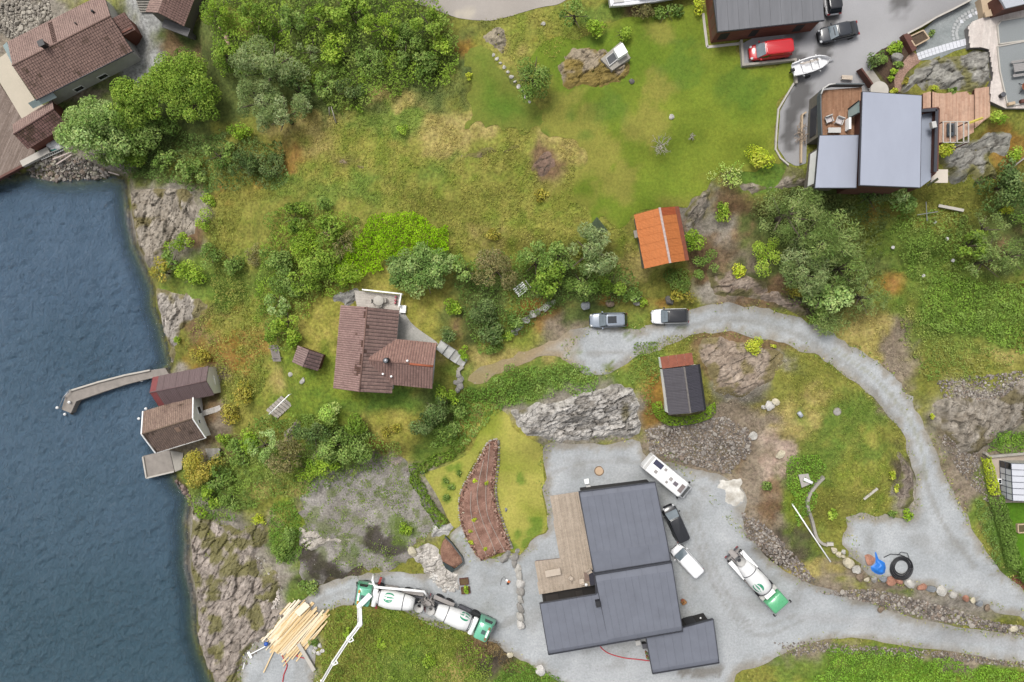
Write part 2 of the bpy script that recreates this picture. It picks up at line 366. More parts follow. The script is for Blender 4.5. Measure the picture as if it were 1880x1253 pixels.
# ---------------------------------------------------------------- ground colours
CL = {  # class: two colours the noise mixes
 'lawn': ((112,134,46),(132,146,52)), 'lawn2': ((92,122,48),(110,136,52)), 'ylawn': ((152,150,66),(172,162,82)), 'meadow': ((130,142,56),(156,152,74)), 'straw': ((164,152,84),(184,168,104)),
 'green': ((104,128,50),(124,142,62)), 'dark': ((84,98,50),(108,120,62)), 'brown': ((122,98,70),(142,116,88)), 'orange': ((150,116,52),(168,132,72)),
 'rock': ((134,126,114),(166,158,146)), 'dirt': ((136,122,104),(158,144,126)), 'gravel': ((164,164,160),(180,180,178)), 'soil': ((70,62,54),(96,86,72)),
 'olive': ((124,128,54),(146,144,68)), 'pink': ((172,150,134),(192,172,156)), 'bright': ((104,136,40),(122,150,50)), 'kelp': ((92,108,74),(140,142,88)), 'deep': ((52,76,84),(60,86,94))}
BL = [ # class, px, py, rx, ry, weight
('dark',560,90,270,110,1.2),('brown',345,80,45,50,1.2),('meadow',440,35,40,30,1),('dark',250,230,150,80,1.3),('olive',430,270,120,40,.8),('straw',560,245,60,40,1.3),('meadow',640,300,110,50,1.3),('orange',520,290,40,30,.6),
('straw',810,245,55,40,1.3),('brown',640,300,45,14,1.1),('meadow',760,330,100,60,1),('green',720,230,60,22,1.3),('green',800,320,40,25,.9),('meadow',880,320,110,45,1.1),('straw',720,190,50,16,1),
('orange',855,90,26,18,1),('olive',850,50,50,30,1),('meadow',960,75,80,50,1.2),('orange',985,70,40,30,.6),('straw',930,100,30,30,.8),('brown',1000,305,32,26,1.4),('olive',1050,200,60,45,.8),('straw',1030,260,40,30,.8),
('meadow',950,420,130,60,1.3),('straw',900,430,60,30,1),('olive',860,380,90,50,1),('green',640,350,110,30,1),('meadow',700,370,60,25,.9),('olive',420,400,60,70,1.2),('orange',425,360,40,16,.8),('meadow',440,450,40,40,.8),
('rock',300,400,60,70,1),('brown',350,430,25,20,.8),('green',400,530,70,50,1),('meadow',440,580,60,40,1),('orange',430,640,60,45,.9),('brown',390,600,40,40,.7),('meadow',450,680,50,60,1),('olive',430,600,50,30,.8),
('ylawn',590,605,34,52,1.6),('ylawn',770,570,75,55,1.4),('ylawn',730,510,70,22,1.3),('lawn',560,700,60,70,.8),('ylawn',720,790,70,42,1.5),('lawn2',690,740,110,30,1.3),('lawn',620,760,60,40,1),('straw',530,700,26,30,1),('orange',695,815,24,18,.9),
('dark',860,560,60,60,1.1),('brown',850,600,25,40,.8),('meadow',950,620,70,40,1),('orange',1000,580,60,24,.7),('straw',930,660,90,30,1.2),('dirt',1020,620,50,40,.9),
('green',1000,690,110,40,1.2),('dark',1060,530,90,60,1),('meadow',1110,470,40,40,1),('straw',1170,500,30,30,.8),('orange',1130,555,80,8,1),('olive',1200,530,60,30,.9),
('rock',1300,390,50,40,.8),('brown',1330,430,60,70,1.2),('dirt',1360,470,50,40,.8),('rock',1340,530,60,22,1),('brown',1400,540,60,30,1),('straw',1290,360,20,25,.8),('lawn2',1400,320,40,26,1),
('dark',1480,460,120,90,1.2),('soil',1470,540,60,30,.8),('green',1650,450,90,60,1),('orange',1640,520,34,22,.5),('meadow',1600,420,40,40,.8),('orange',1620,390,30,20,.6),('olive',1740,350,90,60,1.2),('meadow',1680,380,60,30,.7),('orange',1840,280,50,30,.7),
('dark',1850,420,60,70,.9),('brown',1860,450,30,30,.7),('green',1780,560,110,60,1.2),('straw',1590,630,50,45,1),('dirt',1640,680,36,60,1),('straw',1820,660,40,22,1.1),('olive',1780,700,70,30,1),('rock',1800,770,90,60,1.2),('dirt',1770,860,50,70,1.2),('soil',1760,790,40,40,.8),
('green',1800,960,26,70,1),('olive',1790,1000,40,50,.8),('brown',1808,940,10,30,.8),('dirt',1875,780,30,40,.7),('lawn2',1860,810,30,16,1.2),
('brown',1360,650,70,40,1.2),('rock',1390,690,60,40,.9),('olive',1470,700,70,60,1.1),('green',1540,790,60,60,1),('meadow',1560,840,60,50,.8),('straw',1440,760,50,40,.9),('straw',1480,730,40,20,.7),('meadow',1180,660,40,60,1),('green',1170,650,40,50,1),('orange',1200,720,20,50,.8),
('dirt',1290,810,100,50,1.2),('soil',1250,790,50,20,.6),('dirt',1390,830,40,60,1),('dirt',1375,900,36,50,1.4),('dirt',1330,860,30,20,1.2),('pink',1420,860,26,60,1.3),('brown',1400,900,40,60,.8),('dirt',1400,950,60,60,1),('soil',1450,990,50,36,1),('brown',1420,920,30,40,.8),('green',1480,870,40,36,1.2),('lawn',1470,930,34,40,1),
('olive',1520,950,50,50,1),('meadow',1590,900,50,40,.9),('soil',1650,870,22,40,1),('rock',1660,910,22,40,1),('green',1480,980,40,40,.8),('straw',1500,1040,50,16,.9),('dirt',1600,1080,140,40,1.2),('olive',1590,1070,40,18,1),('rock',1720,1110,130,30,.9),('green',1620,1088,50,10,1.1),
('dirt',1450,1185,100,25,1.1),('green',1560,1220,120,30,1.2),('bright',1640,1235,160,22,1.3),('dirt',1800,1212,110,14,1.1),('olive',1400,1245,60,16,1),
('ylawn',900,790,60,40,1.2),('green',800,800,50,60,1),('dark',800,760,40,40,.8),('rock',1060,760,120,50,.8),
('rock',680,920,110,70,1.1),('dirt',640,950,100,50,.8),('soil',610,1030,60,40,1.3),('olive',740,980,40,40,.6),('rock',720,850,40,12,.8),('dark',650,800,60,50,.9),('green',600,860,60,40,1),
('green',430,890,80,60,1),('olive',490,920,50,40,1),('straw',510,905,50,16,.9),('meadow',470,870,30,16,.6),('lawn',540,960,30,60,1),('green',530,1010,30,30,1),('rock',430,1050,80,90,1.1),('rock',400,960,40,50,1),('olive',430,1010,30,14,.6),('green',540,1090,30,30,1),
('rock',470,1160,60,70,.9),('gravel',520,1200,60,50,1),('olive',640,1180,70,60,1.2),('lawn',760,1180,80,50,1.1),('green',720,1230,80,40,1),('meadow',700,1245,50,20,.8),('brown',880,1190,40,20,.9),('soil',920,1220,40,30,.9),('straw',820,1230,40,20,.7),('green',960,1240,60,20,1.2),('olive',820,1130,60,30,.8),
('brown',395,770,40,60,.8),('dirt',400,740,22,60,1),('meadow',430,720,40,40,.8),('rock',310,690,30,20,.9),('dirt',360,830,50,20,.9),('rock',40,30,70,60,1.4),('gravel',255,60,40,70,1.3),('rock',160,300,80,26,1.3),('dirt',100,120,120,90,.6),
('lawn2',1860,990,40,80,1.6),('dirt',1855,900,30,60,.8),('soil',1640,140,30,40,1),('green',1130,30,60,14,.9),('brown',1165,25,30,12,.7),('orange',1830,250,30,20,.5),
]
BLW = []
for c, px, py, rx, ry, w in BL:
    BLW.append((c, px, py, rx, ry, w))
def tint(X, Y, Z):
    px = 940+X*F/(H-Z); py = 626.5-Y*F/(H-Z)     # the blobs below are listed in map units of the photograph
    wx = (fbm(X*0.13, Y*0.13, 11)-.5)*44+(fbm(X*0.6, Y*0.6, 13)-.5)*26; wy = (fbm(X*0.13+40, Y*0.13, 12)-.5)*44+(fbm(X*0.6, Y*0.6+30, 14)-.5)*26
    px = px+wx; py = py+wy
    num = np.zeros((len(X), 3)); den = np.zeros(len(X))
    n = fbm(X*0.9, Y*0.9, 21, 5); n = np.clip((n-.5)*2.4+.5, 0, 1)
    def add(c, w):
        a, b = CL[c]; a = S(*a); b = S(*b)
        nonlocal num, den
        num += (a[None]*(1-n[:,None])+b[None]*n[:,None])*w[:,None]; den += w
    add('olive', np.full(len(X), 0.012))
    for c, bx, by, rx, ry, w in BLW:
        m = (np.abs(px-bx) < 2*rx) & (np.abs(py-by) < 2*ry)
        if not m.any(): continue
        d = ((px-bx)/rx)**2+((py-by)/ry)**2
        q = fbm(X*.42+bx, Y*.42+by, 61, 5)
        add(c, (w*np.exp(-d**1.3*0.9+5.5*(q-.5)))**2.4*m)
    sd = shore_d(X, Y)
    m = sstep(-0.6, -1.2, sd); k = sstep(-1.5, -6, sd)
    sea = S(*CL['kelp'][0])*(1-k[:,None])+S(*CL['deep'][0])*k[:,None]
    col = num/den[:,None]
    band = sstep(0.5, 0.0, np.abs(sd+0.1)*.7)*0.8             # dark tide mark of weed along the waterline
    col = col*(1-band[:,None])+S(52,48,46)[None]*band[:,None]
    return col*(1-m[:,None])+sea*m[:,None]
def axis(lo, hi, step, far):
    a = list(np.arange(lo, hi+step*.5, step)); s = step
    while a[-1] < far: s *= 1.35; a.append(a[-1]+s)
    s = step
    while a[0] > -far: s *= 1.35; a.insert(0, a[0]-s)
    return np.array(a)
def grid_faces(nx, ny):
    i = np.arange((nx-1)*(ny-1)); r = i//(nx-1); c = i % (nx-1); a = r*nx+c
    return np.stack([a, a+1, a+nx+1, a+nx], 1)
gx = axis(-80, 80, 0.4, 700); gy = axis(-56, 56, 0.4, 700)
XX, YY = np.meshgrid(gx, gy); X1 = XX.ravel(); Y1 = YY.ravel()
Z1 = G(X1, Y1)
Z1s = Z1+(fbm(X1*0.8, Y1*0.8, 5)-.5)*0.10*(shore_d(X1, Y1) > 0.5)
ground = setp(link_mesh('ground', np_mesh('ground', np.stack([X1, Y1, Z1s-0.05], 1), grid_faces(len(gx), len(gy)), M_ground, tint(X1, Y1, Z1), True)), kind='structure', label='hillside ground of rough grass, soil and rock sloping to the sea')

# ---------------------------------------------------------------- water
def water_mat():
    m, t, b, N, L = nodes('sea_water')
    tc = N('ShaderNodeTexCoord'); mp = N('ShaderNodeMapping'); mp.inputs['Rotation'].default_value = (0, 0, R(28)); mp.inputs['Scale'].default_value = (1, 0.55, 1)
    L(tc.outputs['Object'], mp.inputs[0])
    def noise(sc, d, ro):
        n = N('ShaderNodeTexNoise'); n.inputs['Scale'].default_value = sc; n.inputs['Detail'].default_value = d; n.inputs['Roughness'].default_value = ro
        L(mp.outputs[0], n.inputs['Vector']); return n
    big = noise(0.06, 3, 0.5); mid = noise(2.0, 6, 0.7); fine = noise(5.0, 4, 0.7)
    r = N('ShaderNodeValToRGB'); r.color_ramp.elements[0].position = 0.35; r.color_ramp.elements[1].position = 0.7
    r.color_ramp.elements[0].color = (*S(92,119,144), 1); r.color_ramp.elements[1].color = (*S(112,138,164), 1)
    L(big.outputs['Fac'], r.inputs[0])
    ta = N('ShaderNodeAttribute'); ta.attribute_name = 'sky_fade'; mx = N('ShaderNodeMix'); mx.data_type = 'RGBA'; L(ta.outputs['Fac'], mx.inputs[0]); L(r.outputs[0], mx.inputs[6]); mx.inputs[7].default_value = (*S(80,110,126), 1)  # bluer north, greener south: sky reflection painted into the base colour
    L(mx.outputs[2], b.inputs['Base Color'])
    b.inputs['Roughness'].default_value = 0.07; b.inputs['IOR'].default_value = 1.33; b.inputs['Specular IOR Level'].default_value = 0.75
    ad = N('ShaderNodeMath'); ad.operation = 'MULTIPLY_ADD'; L(fine.outputs['Fac'], ad.inputs[0]); ad.inputs[1].default_value = 0.35; L(mid.outputs['Fac'], ad.inputs[2])
    bp = N('ShaderNodeBump'); bp.inputs['Strength'].default_value = 1.0; bp.inputs['Distance'].default_value = 0.8
    L(ad.outputs[0], bp.inputs['Height']); L(bp.outputs[0], b.inputs['Normal'])
    a = N('ShaderNodeAttribute'); a.attribute_name = 'depth'
    L(a.outputs['Fac'], b.inputs['Alpha'])
    return m
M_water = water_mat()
wx = axis(-82, -30, 0.26, 700); wx = wx[(wx < -24)]; wy = axis(-56, 26, 0.3, 700)
XX, YY = np.meshgrid(wx, wy); X2 = XX.ravel(); Y2 = YY.ravel()
dep = 0.32+0.68*sstep(-0.2, -3.6, shore_d(X2, Y2))
u_ = X2*.86+Y2*.5; v_ = -X2*.5+Y2*.86           # wind ripples: short crests across the wind
wav = (fbm(u_*.8, v_*1.9, 201, 3)-.5)*.55+(fbm(u_*2.1, v_*3.6, 205, 2)-.5)*.42
wav *= .55*sstep(60, 40, np.abs(Y2))+.45*fbm(X2*.06, Y2*.06, 207)
setp(link_mesh('water', np_mesh('water', np.stack([X2, Y2, np.where(np.abs(X2) < 100, wav*1.25, 0)], 1), grid_faces(len(wx), len(wy)), M_water, None, True, {'depth': dep, 'sky_fade': sstep(8, -48, Y2+(fbm(X2*.05, Y2*.05, 209)-.5)*40)})), kind='structure', label='rippled dark blue sea water')

# ---------------------------------------------------------------- draped patches
def ncol(a, b, X, Y, sc=0.5, seed=3, con=2.2):
    n = np.clip((fbm(X*sc, Y*sc, seed, 5)-.5)*con+.5, 0, 1)[:,None]
    return S(*a)[None]*(1-n)+S(*b)[None]*n
def patch(name, pts, m, colf, res=0.4, zoff=0.03, sm=5, jit=0.25, hf=None, edge=-0.06, kind='structure', label=None, cat=None, parent=None, group=None, world_pts=None, ew=0.5):
    P = wpoly(pts) if world_pts is None else np.asarray(world_pts)
    if sm: P = smooth(P, sm)
    if jit:
        d = np.roll(P, -1, 0)-np.roll(P, 1, 0); nn = np.stack([-d[:,1], d[:,0]], 1)/(np.linalg.norm(d, axis=1)[:,None]+1e-9)
        P = P+nn*((fbm(P[:,0]*1.1, P[:,1]*1.1, 77)-.5)*2*jit*1.6)[:,None]
    x0, y0 = P.min(0)-res; x1, y1 = P.max(0)+res
    ax = np.arange(x0, x1+res, res); ay = np.arange(y0, y1+res, res)
    XX, YY = np.meshgrid(ax, ay); X = XX.ravel(); Y = YY.ravel()
    ins = inpoly(X, Y, P); Fq = grid_faces(len(ax), len(ay))
    Fq = Fq[ins[Fq].any(1)]
    used = np.unique(Fq); mp = -np.ones(len(X), int); mp[used] = np.arange(len(used)); Fq = mp[Fq]
    X = X[used]; Y = Y[used]; ins = ins[used]
    D, bx, by = segdist(X, Y, P, True, True)
    X = np.where(ins, X, bx); Y = np.where(ins, Y, by); D = np.where(ins, D, 0)
    Z = G(X, Y)
    if hf is None: Zt = Z+zoff+(edge)*(1-sstep(0, ew, D))*0.5
    else: Zt = Z+hf(X, Y, D)
    me = np_mesh(name, np.stack([X, Y, Zt], 1), Fq, m, colf(X, Y, D), m is not M_rock)
    o = link_mesh(name, me, None, parent)
    return setp(o, label, cat, group, kind)
def over(col, c, w):
    return col*(1-w[:,None])+S(*c)[None]*w[:,None]
def pxspot(X, Y, lst):            # soft irregular spots listed by place: px, py, radius in metres
    w = np.zeros(len(X))
    for px, py, r in lst:
        x, y, _ = at(px, py); d = np.sqrt((X-x)**2+(Y-y)**2)/r+(fbm(X*.9, Y*.9, 55)-.5)*1.3
        w = np.maximum(w, sstep(1.05, 0.55, d))
    return w
def gravelcol(weeds=(), tracks=(), fade=None):
    def f(X, Y, D):
        c = ncol((180,184,186),(198,201,203), X, Y, 0.35, 9)
        c = over(c, (158,148,130), 0.75*sstep(1.3, 0.0, D+(fbm(X*1.1, Y*1.1, 4)-.5)*2.2))
        if fade is not None:
            fx, fw = fade; c = over(c, (176,156,124), sstep(fx+fw, fx-fw, X+(fbm(X*.5, Y*.5, 5)-.5)*9)); c = over(c, (158,148,96), .45*sstep(fx-fw*.5, fx-fw*2.6, X+(fbm(X*.9, Y*.9, 6)-.5)*10))
        c = over(c, (150,148,142), .35*sstep(.56, .72, fbm(X*.35, Y*.35, 92)))
        if weeds:
            w = pxspot(X, Y, weeds); c = over(c, (120,132,62), w*0.85*sstep(.42, .6, fbm(X*2.2, Y*2.2, 8)))
        for line, wd_, colr, k in tracks:
            L = smooth(wpoly(line), 5, False); d = segdist(X, Y, L, False)
            c = over(c, colr, k*sstep(wd_, wd_*0.3, d+(fbm(X*1.2, Y*1.2, 31)-.5)*wd_*1.6))
        return c
    return f
lawnc = lambda a, b, s=0.22: (lambda X, Y, D: ncol(a, b, X, Y, s, 15))
# mown lawns
def upper_lawn(X, Y, D):
    c = ncol((110,134,40),(132,146,50), X, Y, 0.18, 15)
    w = pxspot(X, Y, [(1020,215,3),(1060,250,5),(1020,300,4),(1100,290,4),(1180,230,3),(1130,330,3),(1210,60,2),(1210,160,2.5),(1000,240,3)])
    c = over(c, (160,150,76), 0.62*w)
    w = pxspot(X, Y, [(1090,60,2),(1000,250,1),(1075,250,1.2),(1010,190,1.2),(1050,215,.9),(1120,200,2.5),(1360,160,3),(1250,120,3)])
    c = over(c, (92,124,44), 0.6*w)
    return over(c, (142,140,64), .7*sstep(1.8, 0, D+(fbm(X*.5, Y*.5, 93)-.5)*3.2)*sstep(.42, .56, fbm(X*.2, Y*.2, 94)))
patch('lawn', [(1120,40),(1200,25),(1285,12),(1300,84),(1356,80),(1360,124),(1456,116),(1456,152),(1428,200),(1424,270),(1440,300),(1420,300),(1330,320),(1280,360),(1262,385),(1240,380),(1200,382),(1166,394),(1150,412),(1128,420),(1108,402),(1092,402),(1080,380),(1050,376),(1030,388),(1010,380),(1030,340),(1075,300),(1060,260),(1000,245),(985,215),(1010,190),(1010,150),(985,120),(990,85),(1040,70),(1090,55)], M_lawn, upper_lawn, 0.5, jit=0.7, label='big mown lawn in front of the brick house')
patch('lawn', [(862,90),(885,88),(905,100),(925,130),(950,165),(985,195),(1002,210),(980,240),(935,240),(885,225),(858,232),(862,200),(872,160),(862,130),(850,105)], M_lawn, lambda X, Y, D: over(ncol((96,128,42),(112,136,48),X,Y,.22,15), (132,136,60), .75*sstep(2.2,.0,D+(fbm(X*.6,Y*.6,91)-.5)*2)), 0.4, zoff=0.035, jit=.9, label='deep green strip of mown lawn beside the old stone edging')
patch('lawn', [(1838,925),(1885,922),(1950,925),(1960,1085),(1885,1075),(1872,1040),(1862,1000),(1850,960)], M_lawn, lawnc((88,132,30),(98,142,36)), 0.4, jit=0.05, label='bright green lawn behind the clipped hedge')
def ylaw(X, Y, D):
    c = ncol((150,160,62),(184,178,90), X, Y, 0.3, 16)
    return over(c, (104,138,46), 0.75*pxspot(X, Y, [(985,965,1.2),(978,975,1.1),(970,1000,1),(818,885,.7),(830,895,.6),(840,860,.8),(822,915,.6),(952,982,.8),(940,1005,.8),(955,880,1),(830,860,.7)]))
patch('lawn', [(779,872),(800,862),(830,850),(862,830),(880,790),(890,760),(915,752),(935,765),(940,785),(960,800),(985,812),(997,822),(998,865),(1000,890),(994,900),(1002,940),(1003,975),(980,985),(955,1018),(940,1010),(925,975),(905,940),(900,900),(910,850),(914,812),(900,808),(870,850),(846,900),(844,930),(846,962),(830,966),(800,905)], M_lawn, ylaw, 0.35, sm=3, jit=0.06, label='yellow green lawn wrapped around the bark bed')
# gravel
ROADW = [(1250,596,1),(1155,604,1.2),(1180,660,1),(1200,640,.8),(1120,675,1),(1060,650,1)]
TR = [([(1080,650),(1180,640),(1300,590),(1420,600),(1540,660),(1620,740),(1690,860),(1730,960),(1790,1040)], 0.45, (158,156,150), 0.6),
      ([(1530,640),(1600,690),(1662,760),(1690,820),(1700,880)], 0.3, (150,148,112), 0.45)]
patch('gravel_road', [(860,690),(940,655),(1000,632),(1040,612),(1085,600),(1160,602),(1200,596),(1270,572),(1310,558),(1370,560),(1440,575),(1510,603),(1560,634),(1620,675),(1660,715),(1690,760),(1720,830),(1750,900),(1780,960),(1812,1012),(1860,1066),(1930,1130),(1960,1200),(1890,1145),(1830,1120),(1780,1100),(1740,1085),(1690,1072),(1640,1066),(1600,1056),(1575,1030),(1552,1000),(1556,952),(1600,946),(1660,948),(1678,935),(1680,880),(1664,820),(1640,770),(1590,720),(1540,680),(1470,640),(1400,622),(1330,612),(1270,618),(1210,640),(1160,660),(1120,688),(1090,692),(1060,678),(1035,660),(1020,650),(960,668),(880,704)], M_gravel, gravelcol(ROADW, TR, (5.5, 3.5)), 0.4, jit=0.45, label='pale gravel access road curving round the knoll')
patch('gravel_yard', [(1000,818),(1060,816),(1120,815),(1170,808),(1180,830),(1200,845),(1240,850),(1290,866),(1322,872),(1362,895),(1370,930),(1366,960),(1382,990),(1414,1028),(1470,1065),(1530,1085),(1590,1105),(1660,1130),(1760,1150),(1885,1168),(1990,1180),(1990,1240),(1885,1222),(1800,1205),(1700,1190),(1620,1178),(1560,1170),(1500,1178),(1450,1195),(1400,1222),(1350,1240),(1330,1300),(1100,1300),(1040,1262),(980,1225),(935,1200),(905,1180),(880,1176),(850,1160),(790,1150),(720,1110),(660,1108),(620,1115),(592,1130),(575,1160),(580,1200),(575,1260),(560,1310),(480,1310),(440,1240),(470,1180),(500,1165),(520,1130),(560,1100),(600,1070),(660,1056),(720,1050),(790,1055),(845,1040),(840,1010),(825,985),(840,968),(858,968),(880,1015),(900,1028),(935,1015),(955,1020),(982,988),(1005,976),(1004,940),(996,900),(1002,880)], M_gravel,
      gravelcol([(840,1000,1.5)], [([(1880,1185),(1700,1165),(1560,1140),(1440,1130),(1330,1090),(1280,1000)], 0.8, (178,178,178), 0.5), ([(1880,1205),(1700,1180),(1560,1155)], 0.5, (182,182,180), 0.5), ([(1460,1130),(1380,1150),(1330,1080),(1300,1010),(1270,930)], .35, (160,160,157), .55), ([(1470,1142),(1385,1166),(1318,1090),(1286,1010),(1256,935)], .35, (160,160,157), .55), ([(900,1160),(950,1130),(945,1070),(900,1030)], .5, (162,162,158), .5), ([(640,1085),(590,1105),(545,1160)], .5, (158,156,150), .5), ([(1010,870),(1080,850),(1180,850),(1290,900)], .4, (164,163,158), .5), ([(1255,1232),(1300,1236),(1320,1228)], 1.0, (128,120,108), 0.7)]), 0.45, jit=0.2, sm=4, label='grey gravel yard and track round the dark roofed house')
# asphalt
def asph(X, Y, D):
    c = ncol((168,167,168),(182,181,183), X, Y, 0.08, 18)
    w = pxspot(X, Y, [(1446,105,2.2),(1460,105,1.6),(1515,100,1.3),(1520,85,1.2),(1475,165,1.8),(1468,180,1.5),(1452,215,1.3),(1450,235,1.2),(1450,270,.9),(1445,255,.8),(1460,60,1.5),(1520,30,1.5),(1655,2,2),(1465,70,1.2)])
    return over(c, (96,94,93), 0.85*w)
patch('asphalt_drive', [(1360,82),(1420,50),(1470,10),(1480,-60),(1830,-60),(1790,0),(1720,32),(1668,62),(1640,84),(1612,98),(1598,110),(1602,150),(1590,200),(1530,210),(1500,200),(1482,240),(1480,300),(1462,306),(1444,296),(1428,272),(1432,204),(1460,152),(1458,114),(1362,122)], M_asphalt, asph, 0.5, sm=0, jit=0, zoff=0.03, label='grey asphalt driveway with dark wet patches')
patch('asphalt_lane', [(740,-60),(760,0),(790,14),(830,30),(880,38),(930,32),(985,16),(1040,0),(1080,-60)], M_asphalt, lambda X, Y, D: over(ncol((176,168,160),(190,182,174), X, Y, 0.2, 19), (206,196,180), 0.9*pxspot(X, Y, [(862,24,.8),(840,26,.7)])), 0.5, jit=0.05, label='pale asphalt lane along the top of the meadow')
# stony bare plot
patch('stony_plot', [(590,862),(640,866),(720,840),(748,870),(770,900),(800,945),(810,968),(780,985),(760,1010),(740,1040),(700,1046),(640,1050),(600,1066),(560,1072),(555,1010),(552,960),(560,920),(575,885)], M_rubble, lambda X, Y, D: over(over(over(ncol((146,140,132),(176,170,163), X, Y, 0.7, 23), (112,122,70), .7*sstep(.5,.6,fbm(X*.8,Y*.8,24))), (66,58,50), pxspot(X,Y,[(580,1040,2.5),(610,1050,2),(690,990,2),(720,1000,2),(570,1010,1.4),(630,1060,2)])*.85),(106,128,52),.7*pxspot(X,Y,[(740,975,2),(725,960,1.2),(650,1010,1)])), 0.3, jit=1.0, hf=lambda X, Y, D: 0.04+0.16*fbm(X*1.2, Y*1.2, 25)*sstep(0, 1, D)-.06*(1-sstep(0,.5,D)), label='bare stony plot of grey rubble with weeds')
# ---------------------------------------------------------------- rock
def blocks(X, Y, cell, ang, asp, seed, tilt=0.5):
    c, s = math.cos(ang), math.sin(ang); u = (X*c+Y*s)/cell/asp; v = (-X*s+Y*c)/cell
    u = u+(fbm(u*1.5, v*1.5, seed+9)-.5)*.7; v = v+(fbm(u*1.5+9, v*1.5, seed+8)-.5)*.7
    iu = np.floor(u); iv = np.floor(v); d1 = np.full(u.shape, 9.); d2 = np.full(u.shape, 9.); h = np.zeros(u.shape); idn = np.zeros(u.shape)
    for a in (-1, 0, 1):
        for b in (-1, 0, 1):
            cu = iu+a+_h(iu+a, iv+b, seed); cv = iv+b+_h(iu+a, iv+b, seed+1)
            d = (u-cu)**2+(v-cv)**2
            hh = _h(iu+a, iv+b, seed+2)+((_h(iu+a, iv+b, seed+3)-.5)*(u-cu)+(_h(iu+a, iv+b, seed+4)-.5)*(v-cv))*tilt*2
            n = d < d1
            d2 = np.where(n, d1, np.minimum(d2, d)); h = np.where(n, hh, h); idn = np.where(n, _h(iu+a, iv+b, seed+5), idn); d1 = np.where(n, d, d1)
    return h, np.sqrt(d2)-np.sqrt(d1), idn
def rock(pts, amp=0.7, cell=1.1, ang=0.3, asp=1.8, seed=1, cols=((150,142,130),(186,178,166)), moss=None, mossk=0.5, res=0.16, label=None, dark=(84,78,70), jit=0.5, name='rock_outcrop', base=0.0):
    st = {}; cell = cell*1.1; asp = asp*1.3; amp = amp*.8; cols = tuple((min(238, a_[0]+10), min(234, a_[1]+9), min(228, a_[2]+8)) for a_ in cols)
    def hf(X, Y, D):
        h, e, idn = blocks(X, Y, cell, ang, asp, seed); h2, e2, id2 = blocks(X, Y, cell*.38, ang+.2, asp, seed+20)
        g = amp*(0.62*h+0.22*h2+0.5*fbm(X*.35, Y*.35, seed+30))
        g = g-amp*0.22*sstep(.16, .0, e)-amp*0.07*sstep(.14, 0, e2)
        k = sstep(0, 0.9, D)
        st['e'] = e; st['e2'] = e2; st['id'] = idn*.6+id2*.4; st['h'] = h
        return base*k+g*k-0.10+0.04*k
    def cf(X, Y, D):
        a, b = cols; n = st['id'][:,None]; c = S(*a)[None]*(1-n)+S(*b)[None]*n
        lich = sstep(.5, .72, fbm(X*1.4, Y*1.4, seed+40)); c = over(c, tuple(np.minimum(255, np.array(b)+16)), .5*lich)
        c = over(c, dark, .75*sstep(.1, 0, st['e'])*sstep(.35,.55,fbm(X*.7,Y*.7,seed+44))); c = over(c, dark, .3*sstep(.08, 0, st['e2'])); c = over(c, dark, .35*sstep(.6,.72,fbm(X*2.2,Y*1.3,seed+45)))
        if moss is not None:
            mk = sstep(1-mossk, 1-mossk+.14, fbm(X*.55, Y*.55, seed+50)+.18*(1-sstep(0, 1.6, D))); c = over(c, moss, .85*mk)
        return c
    o = None
    P = pts
    # heights are computed before colours inside patch()
    return patch(name, P, M_rock, cf, res, hf=hf, jit=jit, label=label, sm=4)
OLV = (124,122,62)
rock([(240,350),(300,345),(345,345),(365,375),(360,420),(330,440),(300,470),(275,490),(262,478),(250,440),(242,400)], 1.0, 1.0, 1.2, 2.0, 3, ((144,134,120),(182,172,158)), (128,118,72), .42, label='grey sea cliff rock north of the round shoreline bushes')
rock([(288,528),(330,535),(375,555),(372,575),(340,600),(325,640),(318,668),(308,640),(298,600),(286,560)], 0.9, 0.9, 1.3, 2.0, 5, ((156,148,138),(196,188,178)), (138,128,80), .40, label='pale sloping shore rock above the long concrete pier')
rock([(350,905),(365,930),(400,955),(430,968),(470,962),(498,968),(490,1000),(470,1010),(480,1050),(505,1050),(520,1075),(510,1110),(530,1130),(505,1165),(470,1180),(440,1240),(455,1290),(405,1290),(385,1240),(370,1200),(362,1160),(362,1110),(350,1050),(350,1000),(350,960)], 1.0, 1.0, 1.0, 2.2, 7, ((132,122,112),(186,174,164)), (124,120,68), .50, label='broad pale shore rock west of the timber pile')
rock([(940,752),(985,742),(1040,728),(1090,715),(1130,706),(1165,712),(1176,745),(1178,790),(1160,802),(1110,806),(1060,812),(1020,814),(985,804),(955,790),(946,772)], 1.25, 0.62, 0.3, 2.0, 9, ((140,134,126),(216,212,206)), (112,104,72), .26, label='broken white rock face behind the gravel yard', dark=(46,40,36))
rock([(545,965),(590,975),(625,985),(650,985),(645,1005),(615,1000),(590,1010),(572,1020),(555,1010)], .6, .8, .2, 2, 11, ((168,160,148),(208,200,190)), None, label='pale ledge at the edge of the stony plot')
rock([(752,1008),(780,996),(800,1000),(812,1020),(825,1045),(845,1050),(840,1080),(812,1085),(795,1070),(775,1045),(758,1028)], .7, .7, .3, 1.8, 13, ((186,180,172),(224,218,210)), None, label='white blasted rock beside the small bark bed')
rock([(786,962),(812,958),(838,968),(826,985),(806,990),(790,985)], .4, 1.3, .2, 1.4, 14, ((178,176,172),(204,202,198)), None, label='two flat pale slabs at the tip of the lawn')
rock([(1030,100),(1060,82),(1110,84),(1150,98),(1165,120),(1145,150),(1105,165),(1060,165),(1030,160),(1022,130)], .8, .9, .2, 1.8, 15, ((136,122,102),(170,156,134)), (146,126,58), .52, label='mossy rock knoll in the lawn under the old hut')
